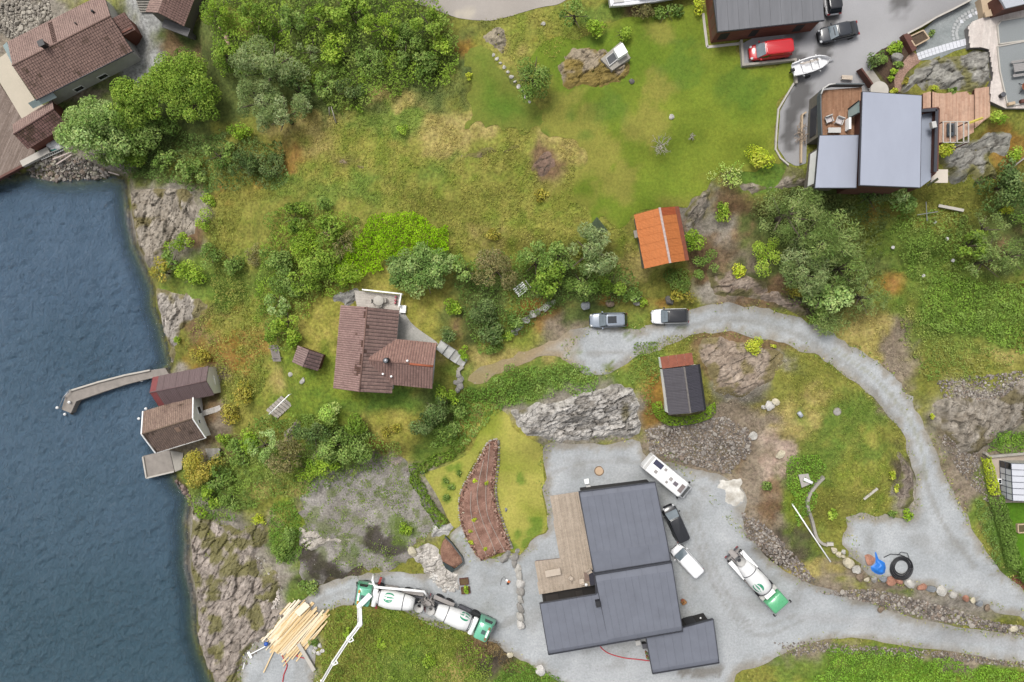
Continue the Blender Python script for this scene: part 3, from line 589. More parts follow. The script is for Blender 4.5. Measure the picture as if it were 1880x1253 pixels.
rock([(884,62),(900,52),(920,55),(930,75),(922,98),(908,90),(890,78)], .8, .6, .4, 1.3, 16, ((134,126,112),(176,164,140)), (130,116,84), .3, label='small grey rock heap by the pale lane')
rock([(1690,112),(1760,97),(1800,90),(1818,97),(1824,140),(1806,166),(1770,170),(1730,166),(1690,168),(1650,166),(1662,145),(1676,128)], 1.0, 1.1, .2, 1.6, 17, ((134,132,126),(170,168,160)), (126,122,66), .40, label='grey rock hump between the paver path and timber deck')
rock([(1722,272),(1760,262),(1790,252),(1830,240),(1860,250),(1850,285),(1820,290),(1830,330),(1800,345),(1780,325),(1770,340),(1745,340),(1735,310),(1722,300)], 1.0, 1.2, .25, 1.6, 18, ((138,136,130),(170,168,160)), (130,126,68), .42, label='grey bedrock slope below the timber deck')
rock([(1715,740),(1760,725),(1800,735),(1850,715),(1890,690),(1950,690),(1950,790),(1890,780),(1860,790),(1830,800),(1800,830),(1760,835),(1735,800),(1722,770)], 1.0, .8, 1.2, 1.8, 19, ((128,118,104),(170,162,150)), (112,102,70), .40, label='brown weathered rock bank at the right edge')
rock([(1280,625),(1340,618),(1400,640),(1440,650),(1430,690),(1390,720),(1350,730),(1310,720),(1295,680)], .6, .9, .4, 1.6, 20, ((150,132,116),(180,164,148)), (140,128,84), .46, label='pinkish bare rock on the knoll by the black shed')
rock([(1300,490),(1340,500),(1395,512),(1440,540),(1480,560),(1470,580),(1400,555),(1330,545),(1302,540)], .8, .9, .1, 1.8, 21, ((136,118,104),(172,156,142)), (112,108,64), .46, label='brown rock slope above the gravel road bend')
rock([(1648,830),(1668,845),(1682,880),(1678,930),(1650,935),(1640,900),(1652,870)], .7, .7, 1.4, 1.8, 22, ((112,100,90),(150,138,126)), (110,112,58), .40, label='dark rock edge inside the road bend')
rock([(1440,295),(1475,310),(1480,345),(1420,350),(1380,360),(1350,345),(1370,335),(1410,340),(1435,325)], .5, .6, .3, 1.6, 23, ((128,118,104),(164,154,140)), (110,112,56), .42, label='rough stones below the asphalt drive end')
rock([(1255,385),(1300,345),(1310,370),(1290,400),(1275,425),(1260,420)], .5, .5, .8, 1.4, 24, ((128,118,106),(160,152,140)), (116,110,68), .4, label='stony bank beside the orange roofed shed')
rock([(515,800),(540,770),(550,765),(545,790),(535,812),(518,812)], .8, .5, .6, 1.3, 25, ((134,122,116),(176,164,158)), None, label='purplish rock knob beside the dark bush below the steps')
rock([(610,545),(630,535),(655,530),(658,556),(640,562),(625,560)], .7, .8, .3, 1.5, 26, ((136,134,130),(176,174,170)), None, label='grey boulder rock at the corner of the white terrace')
rock([(700,842),(730,838),(745,848),(735,862),(710,860)], .5, .6, .3, 1.5, 27, ((140,128,120),(186,174,162)), None, label='low pale rock above the stony plot')
rock([(975,290),(1010,278),(1026,290),(1015,312),(985,325),(972,310)], .35, .8, .7, 1.6, 28, ((116,94,80),(146,120,104)), (130,122,62), .35, label='brown bare rock patch in the meadow')
rock([(620,290),(660,298),(690,305),(680,312),(640,308),(612,300)], .3, .7, .2, 2, 29, ((132,114,94),(164,146,124)), (132,122,70), .4, label='low rock rib in the straw coloured meadow')
rock([(820,285),(870,275),(930,268),(955,262),(950,275),(900,290),(840,295)], .35, .5, .2, 2.2, 30, ((130,112,86),(164,146,116)), (126,124,60), .45, label='long low rock rib across the meadow')
# ---------------------------------------------------------------- building materials
M_white = mat('white_painted_wood', (.76,.76,.75), 0.6, var=0.04, scale=2)
M_whitec = mat('whitewashed_wall', S(214,212,208), 0.8, var=0.08, scale=1.2)
M_blackwood = mat('black_stained_cladding', S(40,37,36), 0.8, var=0.25, scale=2, stretch=(6,6,.4))
M_redwood = mat('red_brown_cladding', S(126,74,58), 0.75, var=0.2, scale=2, stretch=(.5,.5,5))
M_brownwood = mat('brown_cladding', S(104,62,50), 0.75, var=0.2, scale=2, stretch=(.6,4,1))
M_greywood = mat('silver_grey_cladding', S(122,116,104), 0.85, var=0.2, scale=2, stretch=(.5,.5,5))
M_darkseal = mat('dark_underlay', S(66,56,52), 0.9, var=0.2)
M_concrete = mat('cast_concrete', S(178,172,162), 0.9, var=0.12, scale=1.6, bump=0.2)
M_concd = mat('weathered_concrete', S(158,150,142), 0.9, var=0.18, scale=1.1, bump=0.3)
M_conclight = mat('pale_concrete', S(206,200,190), 0.9, var=0.07, scale=1.5)
M_roofgrey = mat('grey_bitumen_roofing', S(119,123,135), 0.75, var=0.10, scale=0.5, bump=0.1, bscale=30)
M_roofbrick = mat('grey_felt_roofing', S(122,123,128), 0.75, var=0.12, scale=0.5, stretch=(3,.35,1))
M_roofblue = mat('pale_blue_membrane', S(174,180,196), 0.5, var=0.06, scale=0.35, stretch=(1,.3,1))
M_roofedge = mat('dark_metal_trim', S(74,76,84), 0.5, metal=0.3, var=0.08)
M_glass = mat('window_glass', S(58,66,70), 0.08, var=0.15, scale=1, spec=0.9)
M_glassl = mat('pale_reflecting_glass', S(150,168,166), 0.1, var=0.1, scale=.6, spec=0.9)
M_glassg = mat('green_reflecting_glass', S(120,124,92), 0.1, var=0.12, scale=.8, spec=0.8)
M_metal = mat('bare_metal', S(190,192,196), 0.35, metal=0.7, var=0.06)
M_black = mat('black_plastic', S(36,36,40), 0.55, var=0.15)
M_rubber = mat('tyre_rubber', S(44,44,46), 0.85, var=0.15)
M_orange = mat('orange_painted_metal_sheet', S(214,128,66), 0.7, var=0.12, scale=2.2, stretch=(.6,3,1))
M_rust = mat('rust_red_sheet', S(150,84,62), 0.8, var=0.22, scale=2)
M_slate = mat('dark_corrugated_sheet', S(88,84,90), 0.75, var=0.12, scale=1.5, stretch=(.5,4,1))
M_maroon = mat('maroon_sheet_roofing', S(120,100,100), 0.7, var=0.14, scale=1.4, stretch=(4,.5,1))
M_redsheet = mat('red_sheet_roofing', S(146,74,74), 0.7, var=0.12, scale=1.4)
M_beige = mat('beige_boards', S(206,182,152), 0.8, var=0.06)
M_pine = mat('fresh_pine', S(226,200,156), 0.7, var=0.1, scale=2, stretch=(.4,6,1))
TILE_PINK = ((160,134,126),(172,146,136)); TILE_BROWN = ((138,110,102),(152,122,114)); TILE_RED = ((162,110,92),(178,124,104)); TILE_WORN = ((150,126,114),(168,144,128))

# ---------------------------------------------------------------- roofs
def tiles(name, parent, R0, R1, E0, E1, cols, course=0.36, wid=0.30, moss=None, seed=1, gap=0.02, miss=0.0):
    """one slope of overlapping roof tiles, each tile its own two faces, joined"""
    R0, R1, E0, E1 = [np.array(p, float) for p in (R0, R1, E0, E1)]
    rg = np.random.default_rng(seed)
    ls = np.linalg.norm((E0+E1-R0-R1)/2); ll = np.linalg.norm((R1-R0+E1-E0)/2)
    nr = max(2, int(round(ls/course))); nc = max(2, int(round(ll/wid)))
    nrm = np.cross(R1-R0, E0-R0); nrm /= np.linalg.norm(nrm)
    if nrm[2] < 0: nrm = -nrm
    j, i = np.meshgrid(np.arange(nr), np.arange(nc), indexing='ij'); j = j.ravel(); i = i.ravel(); n = len(i)
    off = rg.normal(0, .008, n); g = gap/wid
    wob = rg.normal(0, .012, n)
    def pt(u, v, h):
        a = R0[None]*(1-u)[:,None]+R1[None]*u[:,None]; b = E0[None]*(1-u)[:,None]+E1[None]*u[:,None]
        return a*(1-v)[:,None]+b*v[:,None]+nrm[None]*h[:,None]
    V = []
    for (du, dv, hh) in ((g,0,.0),(.5,0,.035),(1-g,0,.0),(g,1.06,.045),(.5,1.06,.08),(1-g,1.06,.045)):
        V.append(pt((i+du+wob)/nc, np.clip((j+dv)/nr, 0, 1.02), hh+off+.005))
    V = np.stack(V, 1).reshape(-1, 3)
    b = np.arange(n)[:,None]*6
    Fq = np.concatenate([b+np.array([[0,1,4,3]]), b+np.array([[1,2,5,4]])], 0)
    t = np.clip(rg.normal(.5, .28, n), 0, 1)[:,None]
    col = S(*cols[0])[None]*(1-t)+S(*cols[1])[None]*t
    cx = V.reshape(n, 6, 3).mean(1)
    if moss is not None:                         # growth and dirt that has settled on old tiles
        mc, mk, ridge = moss
        m = sstep(1-mk, 1-mk+.25, fbm(cx[:,0]*.9, cx[:,1]*.9, seed+3)+ridge*np.exp(-((j+.5)/nr)*5.0)*rg.uniform(0,1,n))
        col = over(col, mc, .85*m)
    me = np_mesh(name, V, Fq, M_tile, np.repeat(col, 6, 0))
    o = link_mesh(name, me, None, parent, kind='stuff'); return o
def sheets(name, parent, R0, R1, E0, E1, m, n, rib=0.15, h=0.03, drop=0.02, alt=None):
    """sheets of corrugated roofing side by side, each a part"""
    R0, R1, E0, E1 = [Vector(p) for p in (R0, R1, E0, E1)]
    L = ((R1-R0).length+(E1-E0).length)/2
    nrm = (R1-R0).cross(E0-R0).normalized()
    if nrm.z < 0: nrm = -nrm
    per = L/n; k = max(2, int(round(per/rib)))
    for s in range(n):
        mb = MB(); vs = []; fs = []; q = k*4
        lift = nrm*(drop*(1+(s % 2)*.9))
        for a in range(q+1):
            u = (s+a/q*1.02)/n; u = min(u, 1.0)
            hh = nrm*(h*math.cos(2*math.pi*a/4)); top = R0.lerp(R1, u); bot = E0.lerp(E1, u)
            jag = random.uniform(-.02, .03) if a == 0 else jag
            vs += [top+hh+lift, bot+(bot-top).normalized()*jag+hh+lift]
        for a in range(q): fs.append((a*2, a*2+2, a*2+3, a*2+1))
        mb.add(vs, fs); mb.build(name, alt if (alt is not None and s == 0) else m, parent, True)
def gable(name, label, cat, ra, rb, zr, w, ze, zg, wallm, over_=0.3, group=None, w2=None):
    A = Wz(*ra, zr); B = Wz(*rb, zr); d = (B-A); L = math.hypot(d.x, d.y); ang = math.atan2(d.y, d.x)
    root = thing(name, label, cat, (A.x, A.y, zg), ang, group)
    hr = zr-zg; he = ze-zg; k = (hr-he)/w; o = over_
    w2 = w2 or w
    mb = MB(); sec = [(-w2+o, -.6), (w-o, -.6), (w-o, hr-k*(w-o)-.1), (0, hr-.1), (-w2+o, hr-k*(w2-o)-.1)]
    mb.loft([[(x, y, z) for y, z in sec] for x in (o, L-o)])
    mb.build('wall', wallm, root)
    return root, L, hr, he
def eaves(root, L, hr, he, w, m, t=0.09, name='roof_deck', x0=0.0, w2=None):
    mb = MB(); k = (hr-he)/w; w2 = w2 or w
    mb.slab([(x0, 0, hr), (L, 0, hr), (L, w, he), (x0, w, he)], t); mb.slab([(x0, 0, hr), (L, 0, hr), (L, -w2, hr-k*w2), (x0, -w2, hr-k*w2)], t)
    return mb.build(name, m, root)
def ridge(root, L, hr, m, r=0.11, name='ridge_cap', x0=0.0):
    mb = MB(); mb.tube([(x0-.02, 0, hr+.02), (L+.02, 0, hr+.02)], r, 8); return mb.build(name, m, root, True)
def barge(root, L, hr, he, w, m, xs):
    for x in xs:
        for s in (1, -1):
            mb = MB(); mb.bar((x, 0, hr+.05), (x, s*(w+.02), he+.05), .14, .22, up=(0,0,1)); mb.build('bargeboard', m, root)
def window(root, c, d, size, m=None, fm=None, name='window', bars=0):
    """a framed window on a wall: c centre, d outward direction (local), size (width, height)"""
    d = Vector(d).normalized(); up = Vector((0,0,1)); s = up.cross(d); c = Vector(c)
    Mx = Matrix((s, d, up)).transposed(); fm = fm or M_white
    mb = MB(); w, h = size
    for q, dd in (((-w/2,0,0),(.09,.07,h)),((w/2,0,0),(.09,.07,h)),((0,0,-h/2),(w+.09,.07,.09)),((0,0,h/2),(w+.09,.07,.09))):
        mb.box(c+Mx @ Vector(q)+d*.03, dd, M=Mx)
    for b in range(bars):
        mb.box(c+Mx @ Vector((-w/2+w*(b+1)/(bars+1),0,0))+d*.03, (.06,.06,h), M=Mx)
    f = mb.build(name, fm, root)
    mb = MB(); mb.box(c+d*.015, (w-.08, .03, h-.08), M=Mx); mb.build('pane', m or M_glass, f)
    return f
MOSS = (82,66,50)
# --- wharf house (upper left)
root, L, hr, he = gable('wharf_house', 'large brown tiled house on the timber wharf at the upper left', 'house', (23,121), (203,30), 7.2, 4.2, 5.5, 1.7, M_whitec, .35)
eaves(root, L, hr, he, 4.2, M_darkseal)
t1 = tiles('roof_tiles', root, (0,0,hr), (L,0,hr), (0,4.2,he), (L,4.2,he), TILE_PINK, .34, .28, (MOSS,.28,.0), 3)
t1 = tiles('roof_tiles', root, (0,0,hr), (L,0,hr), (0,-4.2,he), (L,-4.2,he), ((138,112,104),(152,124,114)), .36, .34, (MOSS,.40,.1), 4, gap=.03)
ridge(root, L, hr, mat('tile_ridge', S(136,108,98), .85))
mb = MB(); mb.box((5.0,.25,hr+.35), (.62,.62,1.3)); ch = mb.build('chimney', M_black, root); mb = MB(); mb.box((5.0,.25,hr+1.03), (.8,.8,.09)); mb.build('chimney_cap', M_black, ch)
mb = MB(); mb.tube([(9.6,1.4,hr-.8),(9.6,1.4,hr-.1)], .1, 10); mb.build('roof_vent', M_black, root, True)
mb = MB(); mb.tube([(12.2,1.9,hr-1),(12.2,1.9,hr-.25)], .16, 10); mb.build('roof_vent', M_black, root, True)
mb = MB()
for s in range(12): mb.box((6.2, .35+s*.31, hr-.12-s*.126+.12), (.5, .07, .05))
mb.bar((5.97,.2,hr-.0),(5.97,4.0,he+.16),.05,.06); mb.bar((6.43,.2,hr-.0),(6.43,4.0,he+.16),.05,.06)
mb.build('roof_ladder', mat('roof_ladder_wood', S(96,66,56), .8), root)
mb = MB(); mb.tube([(-.1,-4.27,he-.02),(L+.1,-4.27,he-.02)], .08, 8); mb.build('gutter', M_roofedge, root, True)
for x in (4.6, 8.2): window(root, (x,-3.85,1.2), (0,-1,0), (1.3,.9))
for x in (.8, 2.6): window(root, (.35, -2.4+x, 1.5), (-1,0,0), (1.0,1.1))
mb = MB(); mb.slab([(L-1.6,-.1,hr-.4),(L+1.7,-.1,hr-.4),(L+1.7,-2.0,hr-1.5),(L-.4,-2.0,hr-1.5)], .12); mb.box((L+.6,-1.0,(hr-1.2)/2),(1.7,1.7,hr-1.2)); pw = mb.build('porch', M_redwood, root)
tiles('porch_tiles', root, (L-.6,-.1,hr-.36), (L+1.7,-.1,hr-.36), (L-.1,-2.0,hr-1.46), (L+1.7,-2.0,hr-1.46), TILE_BROWN, .36, .3, (MOSS,.4,.1), 9)
mb = MB(); mb.slab([(-1.3,-4.6,he-.75),(2.2,-4.7,he-.75),(2.2,-4.0,he-.2),(-1.3,-4.0,he-.2)], .06); mb.build('glass_canopy', M_glassl, root)
mb = MB(); mb.slab([(-.9,1.0,he-.3),(-.1,1.0,he),(-.1,4.3,he),(-.9,4.3,he-.3)], .06); mb.build('glass_canopy', M_glassl, root)
# annex by the wharf house
root, L, hr, he = gable('wharf_shed', 'small brown tiled shed on the wharf beside the tree', 'shed', (25,247), (99,201), 5.2, 1.9, 4.0, 1.7, M_redwood, .2)
eaves(root, L, hr, he, 1.9, M_darkseal)
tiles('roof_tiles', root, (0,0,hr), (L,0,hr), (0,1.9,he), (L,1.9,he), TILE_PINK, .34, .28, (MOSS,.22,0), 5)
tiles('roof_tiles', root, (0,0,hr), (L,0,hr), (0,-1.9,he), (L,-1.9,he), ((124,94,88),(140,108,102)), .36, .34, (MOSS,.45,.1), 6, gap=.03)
ridge(root, L, hr, mat('tile_ridge2', S(120,90,84), .85))
# corner house at the very top
root, L, hr, he = gable('corner_house', 'house corner with mauve tiled roof cut off by the top edge', 'house', (290,24), (318,-50), 9.3, 2.6, 7.6, 4.6, M_greywood, .3)
eaves(root, L, hr, he, 2.6, M_darkseal)
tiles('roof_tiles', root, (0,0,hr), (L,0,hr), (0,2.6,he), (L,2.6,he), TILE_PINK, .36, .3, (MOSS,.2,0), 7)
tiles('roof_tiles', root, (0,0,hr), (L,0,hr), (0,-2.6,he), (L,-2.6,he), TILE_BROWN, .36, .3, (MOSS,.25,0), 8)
mb = MB(); mb.box((-.15,-1.2,1.0),(.5,3.4,2.1)); mb.box((-.3,-1.2,2.12),(1.1,3.6,.1)); mb.build('lean_to', mat('slate_grey_boards', S(104,102,102), .8, stretch=(5,1,1)), root)
# --- boathouses
root, L, hr, he = gable('boathouse', 'red and maroon sheet roofed boathouse at the root of the long pier', 'boathouse', (275,721), (379,700), 5.5, 1.95, 4.0, 1.0, M_redwood, .12)
eaves(root, L, hr, he, 1.95, M_darkseal, .06)
for s in (1, -1): sheets('roof_sheet', root, (0,0,hr), (L,0,hr), (0,s*1.95,he), (L,s*1.95,he), M_maroon, 9, .2, .022, .03, M_redsheet)
ridge(root, L, hr, mat('ridge_maroon', S(122,98,98), .7), .09)
mb = MB(); mb.loft([[(x,-1.8,0),(x,1.8,0),(x,1.8,he-.02),(x,0,hr-.1),(x,-1.8,he-.02)][0:5] for x in (L-.1,L-.02)]); mb.build('gable_wall', M_white, root)
mb = MB(); mb.box((L+.01,0,1.1),(.06,1.2,1.9)); mb.build('door', M_white, root)
root, L, hr, he = gable('boathouse', 'white gabled tiled boathouse standing above the square concrete quay', 'boathouse', (261,797), (354,769), 5.9, 2.85, 4.0, 1.0, M_white, .12)
eaves(root, L, hr, he, 2.85, M_darkseal)
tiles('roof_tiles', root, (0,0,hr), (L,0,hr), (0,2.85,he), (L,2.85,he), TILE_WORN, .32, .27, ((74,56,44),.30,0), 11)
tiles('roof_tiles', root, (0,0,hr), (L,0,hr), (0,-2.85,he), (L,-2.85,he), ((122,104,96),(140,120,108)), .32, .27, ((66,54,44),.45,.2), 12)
ridge(root, L, hr, mat('tile_ridge3', S(120,100,84), .9), .1); barge(root, L, hr, he, 2.85, M_white, (-.05, L+.05))
window(root, (L-.12, .9, 2.2), (1,0,0), (1.0,1.0)); window(root, (L-.12, -.6, 3.2), (1,0,0), (.55,.5)); window(root, (.12, 0, 2.6), (-1,0,0), (1.2,1.0))
mb = MB(); mb.slab([(4.1,-.55,hr-.22),(4.7,-.55,hr-.22),(4.7,-1.1,hr-.6),(4.1,-1.1,hr-.6)], .08); mb.build('roof_hatch', mat('tin_hatch', S(150,122,104), .7), root)
mb = MB(); mb.tube([(.1,-2.93,he),(L,-2.93,he)], .07, 8); mb.build('gutter', M_whitec, root, True)
# --- brown tiled cottage with wing
root, L, hr, he = gable('cottage', 'brown tiled L shaped cottage with white railed terrace', 'house', (674,564), (660,720), 13.7, 3.55, 12.0, 9.2, M_whitec, .35)
eaves(root, L, hr, he, 3.55, M_darkseal)
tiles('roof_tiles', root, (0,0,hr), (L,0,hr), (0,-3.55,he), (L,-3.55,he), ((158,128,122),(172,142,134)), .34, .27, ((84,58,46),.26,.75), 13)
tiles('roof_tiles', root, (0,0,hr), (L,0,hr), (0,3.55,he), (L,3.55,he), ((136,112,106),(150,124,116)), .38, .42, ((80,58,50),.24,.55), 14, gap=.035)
ridge(root, L, hr, mat('tile_ridge4', S(134,104,94), .9), .1)
cot = root
A = Wz(677,661,13.5); B = Wz(795.5,673,13.5); d = B-A; wl = d.length
wing = MB(); wr = thing('wing', None, None); wr.parent = root
inv = Matrix.LocRotScale(root.location, root.rotation_euler, None).inverted()
wr.location = inv @ Vector((A.x, A.y, 9.2)); wr.rotation_euler = (0,0,math.atan2(d.y,d.x)-root.rotation_euler.z)
whr, whe, ww = 13.5-9.2, 12.02-9.2, 2.75
wing.loft([[(x,y,z) for y,z in ((-ww+.35,-.5),(ww-.35,-.5),(ww-.35,whe+.05),(0,whr-.12),(-ww+.35,whe+.05))] for x in (.5,wl-.35)]); wing.build('wing_wall', M_whitec, wr)
mb = MB(); mb.slab([(.0,0,whr),(wl,0,whr),(wl,ww,whe),(.0,ww,whe)], .08); mb.slab([(.0,0,whr),(wl,0,whr),(wl,-ww,whe),(.0,-ww,whe)], .08); mb.build('wing_roof_deck', M_darkseal, wr)
tiles('wing_tiles', wr, (0,0,whr), (wl,0,whr), (0,ww,whe), (wl,ww,whe), ((154,120,110),(168,134,122)), .36, .32, ((96,58,44),.20,.2), 15)
tiles('wing_tiles', wr, (0,0,whr), (wl,0,whr), (0,-ww,whe), (wl,-ww,whe), ((140,112,104),(154,124,116)), .36, .34, ((84,58,48),.24,.3), 16)
ridge(wr, wl*.62, whr, mat('tile_ridge5', S(140,108,98), .9), .1, 'ridge_cap')
mb = MB(); mb.tube([(wl*.63,0,whr+.03),(wl,0,whr+.03)], .13, 8); mb.build('new_ridge_tiles', mat('orange_ridge_tile', S(178,98,66), .8), wr, True)
mb = MB(); mb.tube([(2.2,.15,whr-.3),(2.2,.15,whr+1.0)], .34, 16); c_ = mb.build('chimney', M_black, wr, True); mb = MB(); mb.tube([(2.2,.15,whr+1.03),(2.2,.15,whr+1.1)], .26, 16); mb.build('chimney_cowl', M_metal, c_, True)
for x, y in ((4.6,.35),(2.75,-1.75),(1.75,-1.55)): mb = MB(); mb.tube([(x,y,whr-abs(y)*.54-.1),(x,y,whr-abs(y)*.54+.35)], .13, 10); mb.build('roof_vent', M_white, wr, True)
window(wr, (wl-.36, 0, 1.3), (1,0,0), (1.4,1.1)); window(wr, (wl*.6, ww-.36, 1.4), (0,1,0), (1.2,1.0))
window(root, (.36,-1.2,1.4), (-1,0,0), (1.4,1.1)); window(root, (.36,1.2,1.3), (-1,0,0), (.9,2.0), name='terrace_door')
mb = MB(); mb.box((L-.2,.35,he-1.0),(.35,.45,.5)); mb.build('heat_pump', M_white, root)
# --- sheds
root, L, hr, he = gable('tool_shed', 'tiny mauve roofed shed just west of the cottage', 'shed', (567,643), (556,674), 11.35, 1.65, 10.5, 8.5, M_brownwood, .15)
eaves(root, L, hr, he, 1.65, M_darkseal)
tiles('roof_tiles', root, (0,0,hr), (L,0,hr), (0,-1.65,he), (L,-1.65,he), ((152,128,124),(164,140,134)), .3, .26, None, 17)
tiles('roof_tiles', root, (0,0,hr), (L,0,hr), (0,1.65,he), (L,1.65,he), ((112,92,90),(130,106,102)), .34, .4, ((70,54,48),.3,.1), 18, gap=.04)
ridge(root, L, hr, mat('shed_ridge', S(140,116,112), .9), .07)
root, L, hr, he = gable('shed', 'orange roofed shed with a pale ridge strip', 'shed', (1210.6,382), (1230,483), 15.6, 2.7, 14.0, 12.0, M_greywood, .25)
eaves(root, L, hr, he, 2.7, M_rust, .06, w2=2.05)
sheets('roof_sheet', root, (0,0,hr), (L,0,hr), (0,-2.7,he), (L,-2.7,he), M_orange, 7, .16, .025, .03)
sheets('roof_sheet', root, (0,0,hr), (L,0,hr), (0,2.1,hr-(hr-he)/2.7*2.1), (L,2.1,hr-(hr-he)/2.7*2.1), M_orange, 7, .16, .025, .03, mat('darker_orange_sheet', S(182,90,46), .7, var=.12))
mb = MB(); mb.box((L/2,0,hr+.07),(L+.05,.26,.06)); mb.build('ridge_strip', mat('pale_ridge_flashing', S(196,176,170), .6, var=.25, scale=4), root)
mb = MB(); mb.box((2.2,-2.75,1.3),(.9,.5,.08)); mb.box((1.9,-2.8,.6),(.06,.06,1.3)); mb.box((2.5,-2.8,.6),(.06,.06,1.3)); mb.build('side_shelf', mat('grey_ply', S(168,160,150), .8), root)
root, L, hr, he = gable('shed', 'black corrugated roofed shed with rust red lean-to and white west wall', 'shed', (1256,674), (1267.5,759), 12.0, 2.35, 10.6, 8.5, M_white, .12)
eaves(root, L, hr, he, 2.35, M_black, .05, w2=2.35)
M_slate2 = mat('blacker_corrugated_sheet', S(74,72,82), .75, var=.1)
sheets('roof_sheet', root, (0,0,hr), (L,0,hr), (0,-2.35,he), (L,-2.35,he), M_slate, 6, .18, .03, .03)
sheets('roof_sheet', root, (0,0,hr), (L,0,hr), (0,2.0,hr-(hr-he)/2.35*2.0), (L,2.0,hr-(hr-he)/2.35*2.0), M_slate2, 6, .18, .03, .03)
mb = MB(); mb.box((L/2,0,hr+.05),(L,.2,.06)); mb.build('ridge_strip', mat('lichen_ridge', S(122,116,112), .9, var=.3, scale=5), root)
mb = MB(); mb.box((-.75,-.3,.75),(1.3,3.9,1.9)); lt = mb.build('lean_to', M_white, root)
for k_ in range(4):
    mb = MB(); mb.slab([(-1.5,-2.35+k_*1.0,1.72),(-.02,-2.35+k_*1.0,1.95),(-.02,-1.37+k_*1.0,1.95),(-1.5,-1.37+k_*1.0,1.72)], .04); mb.build('lean_to_sheet', M_rust, lt)

# ---------------------------------------------------------------- flat roofed houses
def quadpanels(name, parent, q, n, m, gap=0.014, t=0.05, z=None, seam=True, jit=0.0):
    """panels along the q0-q1 edge of a roof plane q0,q1,q2,q3 (q0-q3 is the direction of fall)"""
    q = [Vector(p) for p in q]; L = (q[1]-q[0]).length; g = gap/L
    for i in range(n):
        a = i/n+(g if i else 0); b = (i+1)/n
        mb = MB(); mb.slab([q[0].lerp(q[1],a), q[0].lerp(q[1],b), q[3].lerp(q[2],b), q[3].lerp(q[2],a)], t)
        if seam and i % 2 < 0:
            e0, e1 = q[0].lerp(q[1],b-.6*g), q[3].lerp(q[2],b-.6*g); mb.bar(e0+Vector((0,0,.012)), e1+Vector((0,0,.012)),   .03, .016)
        mb.build(name, m, parent, world=True)
def inset(poly, d):
    P = [Vector((p[0], p[1])) for p in poly]; n = len(P); out = []
    a = sum(P[i].x*P[(i+1)%n].y-P[(i+1)%n].x*P[i].y for i in range(n)); s = 1 if a > 0 else -1
    for i in range(n):
        e1 = (P[i]-P[i-1]).normalized(); e2 = (P[(i+1)%n]-P[i]).normalized()
        n1 = Vector((-e1.y, e1.x))*s; n2 = Vector((-e2.y, e2.x))*s
        k = (n1+n2); k = k/max(k.dot(n1), .3)
        out.append((P[i].x+k.x*d, P[i].y+k.y*d))
    return out
# --- dark roofed house
ZG = 5.0
dh = thing('dark_house', 'big black house with slate grey panel roofs and timber deck', 'house', Wz(1130,1060,ZG))
def pz(pts, z): return [Wz(x, y, z) for x, y in pts]
NB = [(1063,903),(1202.5,885),(1232,1033),(1091,1056)]
WB = [(991,1108),(1094.5,1091),(1092,1054),(1233,1031.5),(1253,1159),(1007,1202)]
GB = [(1186,1170.5),(1309,1137),(1320,1217),(1198,1237)]
for nm, poly, z in (('north_wall_block', NB, 9.0), ('south_wall_block', WB, 9.1), ('garage_wall_block', GB, 8.3)):
    w = inset([(p.x, p.y) for p in pz(poly, z)], .4)
    MB().prism(w, ZG-.5, z-.16).build('wall', M_blackwood, dh, world=True)
    MB().prism([(p.x, p.y) for p in pz(poly, z)], z-.34, z-.1).build('roof_fascia', M_roofedge, dh, world=True)
def pl(a, b, t): return (a[0]+(b[0]-a[0])*t, a[1]+(b[1]-a[1])*t)
# north block planes: strip, main, strip
n0, n1, n2, n3 = NB
za, zb = 8.92, 9.12
m0, m1 = pl(n0,n3,.07), pl(n1,n2,.07); k0, k1 = pl(n0,n3,.73), pl(n1,n2,.76)
quadpanels('roof_panel', dh, [Wz(*n0,za),Wz(*n1,za),Wz(*m1,zb),Wz(*m0,zb)], 6, M_roofgrey)
quadpanels('roof_panel', dh, [Wz(*m0,zb),Wz(*m1,zb),Wz(*k1,zb),Wz(*k0,zb)], 11, M_roofgrey)
quadpanels('roof_panel', dh, [Wz(*k0,zb),Wz(*k1,zb),Wz(*n2,za-.05),Wz(*n3,za-.05)], 4, M_roofgrey)
# south block: east part and west wing
ea, eb, ec, ed = (1092,1054),(1233,1031.5),(1253,1159),(1118,1183)
za, zb = 8.98, 9.22
e0, e1 = pl(ea,ed,.11), pl(eb,ec,.13); f0, f1 = pl(ea,ed,.93), pl(eb,ec,.93)
quadpanels('roof_panel', dh, [Wz(*ea,za),Wz(*eb,za),Wz(*e1,zb),Wz(*e0,zb)], 5, M_roofgrey)
quadpanels('roof_panel', dh, [Wz(*e0,zb),Wz(*e1,zb),Wz(*f1,zb),Wz(*f0,zb)], 11, M_roofgrey)
quadpanels('roof_panel', dh, [Wz(*f0,zb),Wz(*f1,zb),Wz(*ec,za),Wz(*ed,za)], 5, M_roofgrey)
wa, wb, wc, wd2 = (991,1108),(1098,1090),(1118,1183),(1007,1202)
g0, g1 = pl(wa,wd2,.93), pl(wb,wc,.93)
quadpanels('roof_panel', dh, [Wz(*wa,zb),Wz(*wb,zb),Wz(*g1,zb),Wz(*g0,zb)], 8, M_roofgrey)
quadpanels('roof_panel', dh, [Wz(*g0,zb),Wz(*g1,zb),Wz(*wc,za),Wz(*wd2,za)], 4, M_roofgrey)
h0, h1 = pl(GB[0],GB[3],.9), pl(GB[1],GB[2],.9)
quadpanels('roof_panel', dh, [Wz(*GB[0],8.4),Wz(*GB[1],8.4),Wz(*h1,8.4),Wz(*h0,8.4)], 8, M_roofgrey)
quadpanels('roof_panel', dh, [Wz(*h0,8.4),Wz(*h1,8.4),Wz(*GB[2],8.22),Wz(*GB[3],8.22)], 4, M_roofgrey)
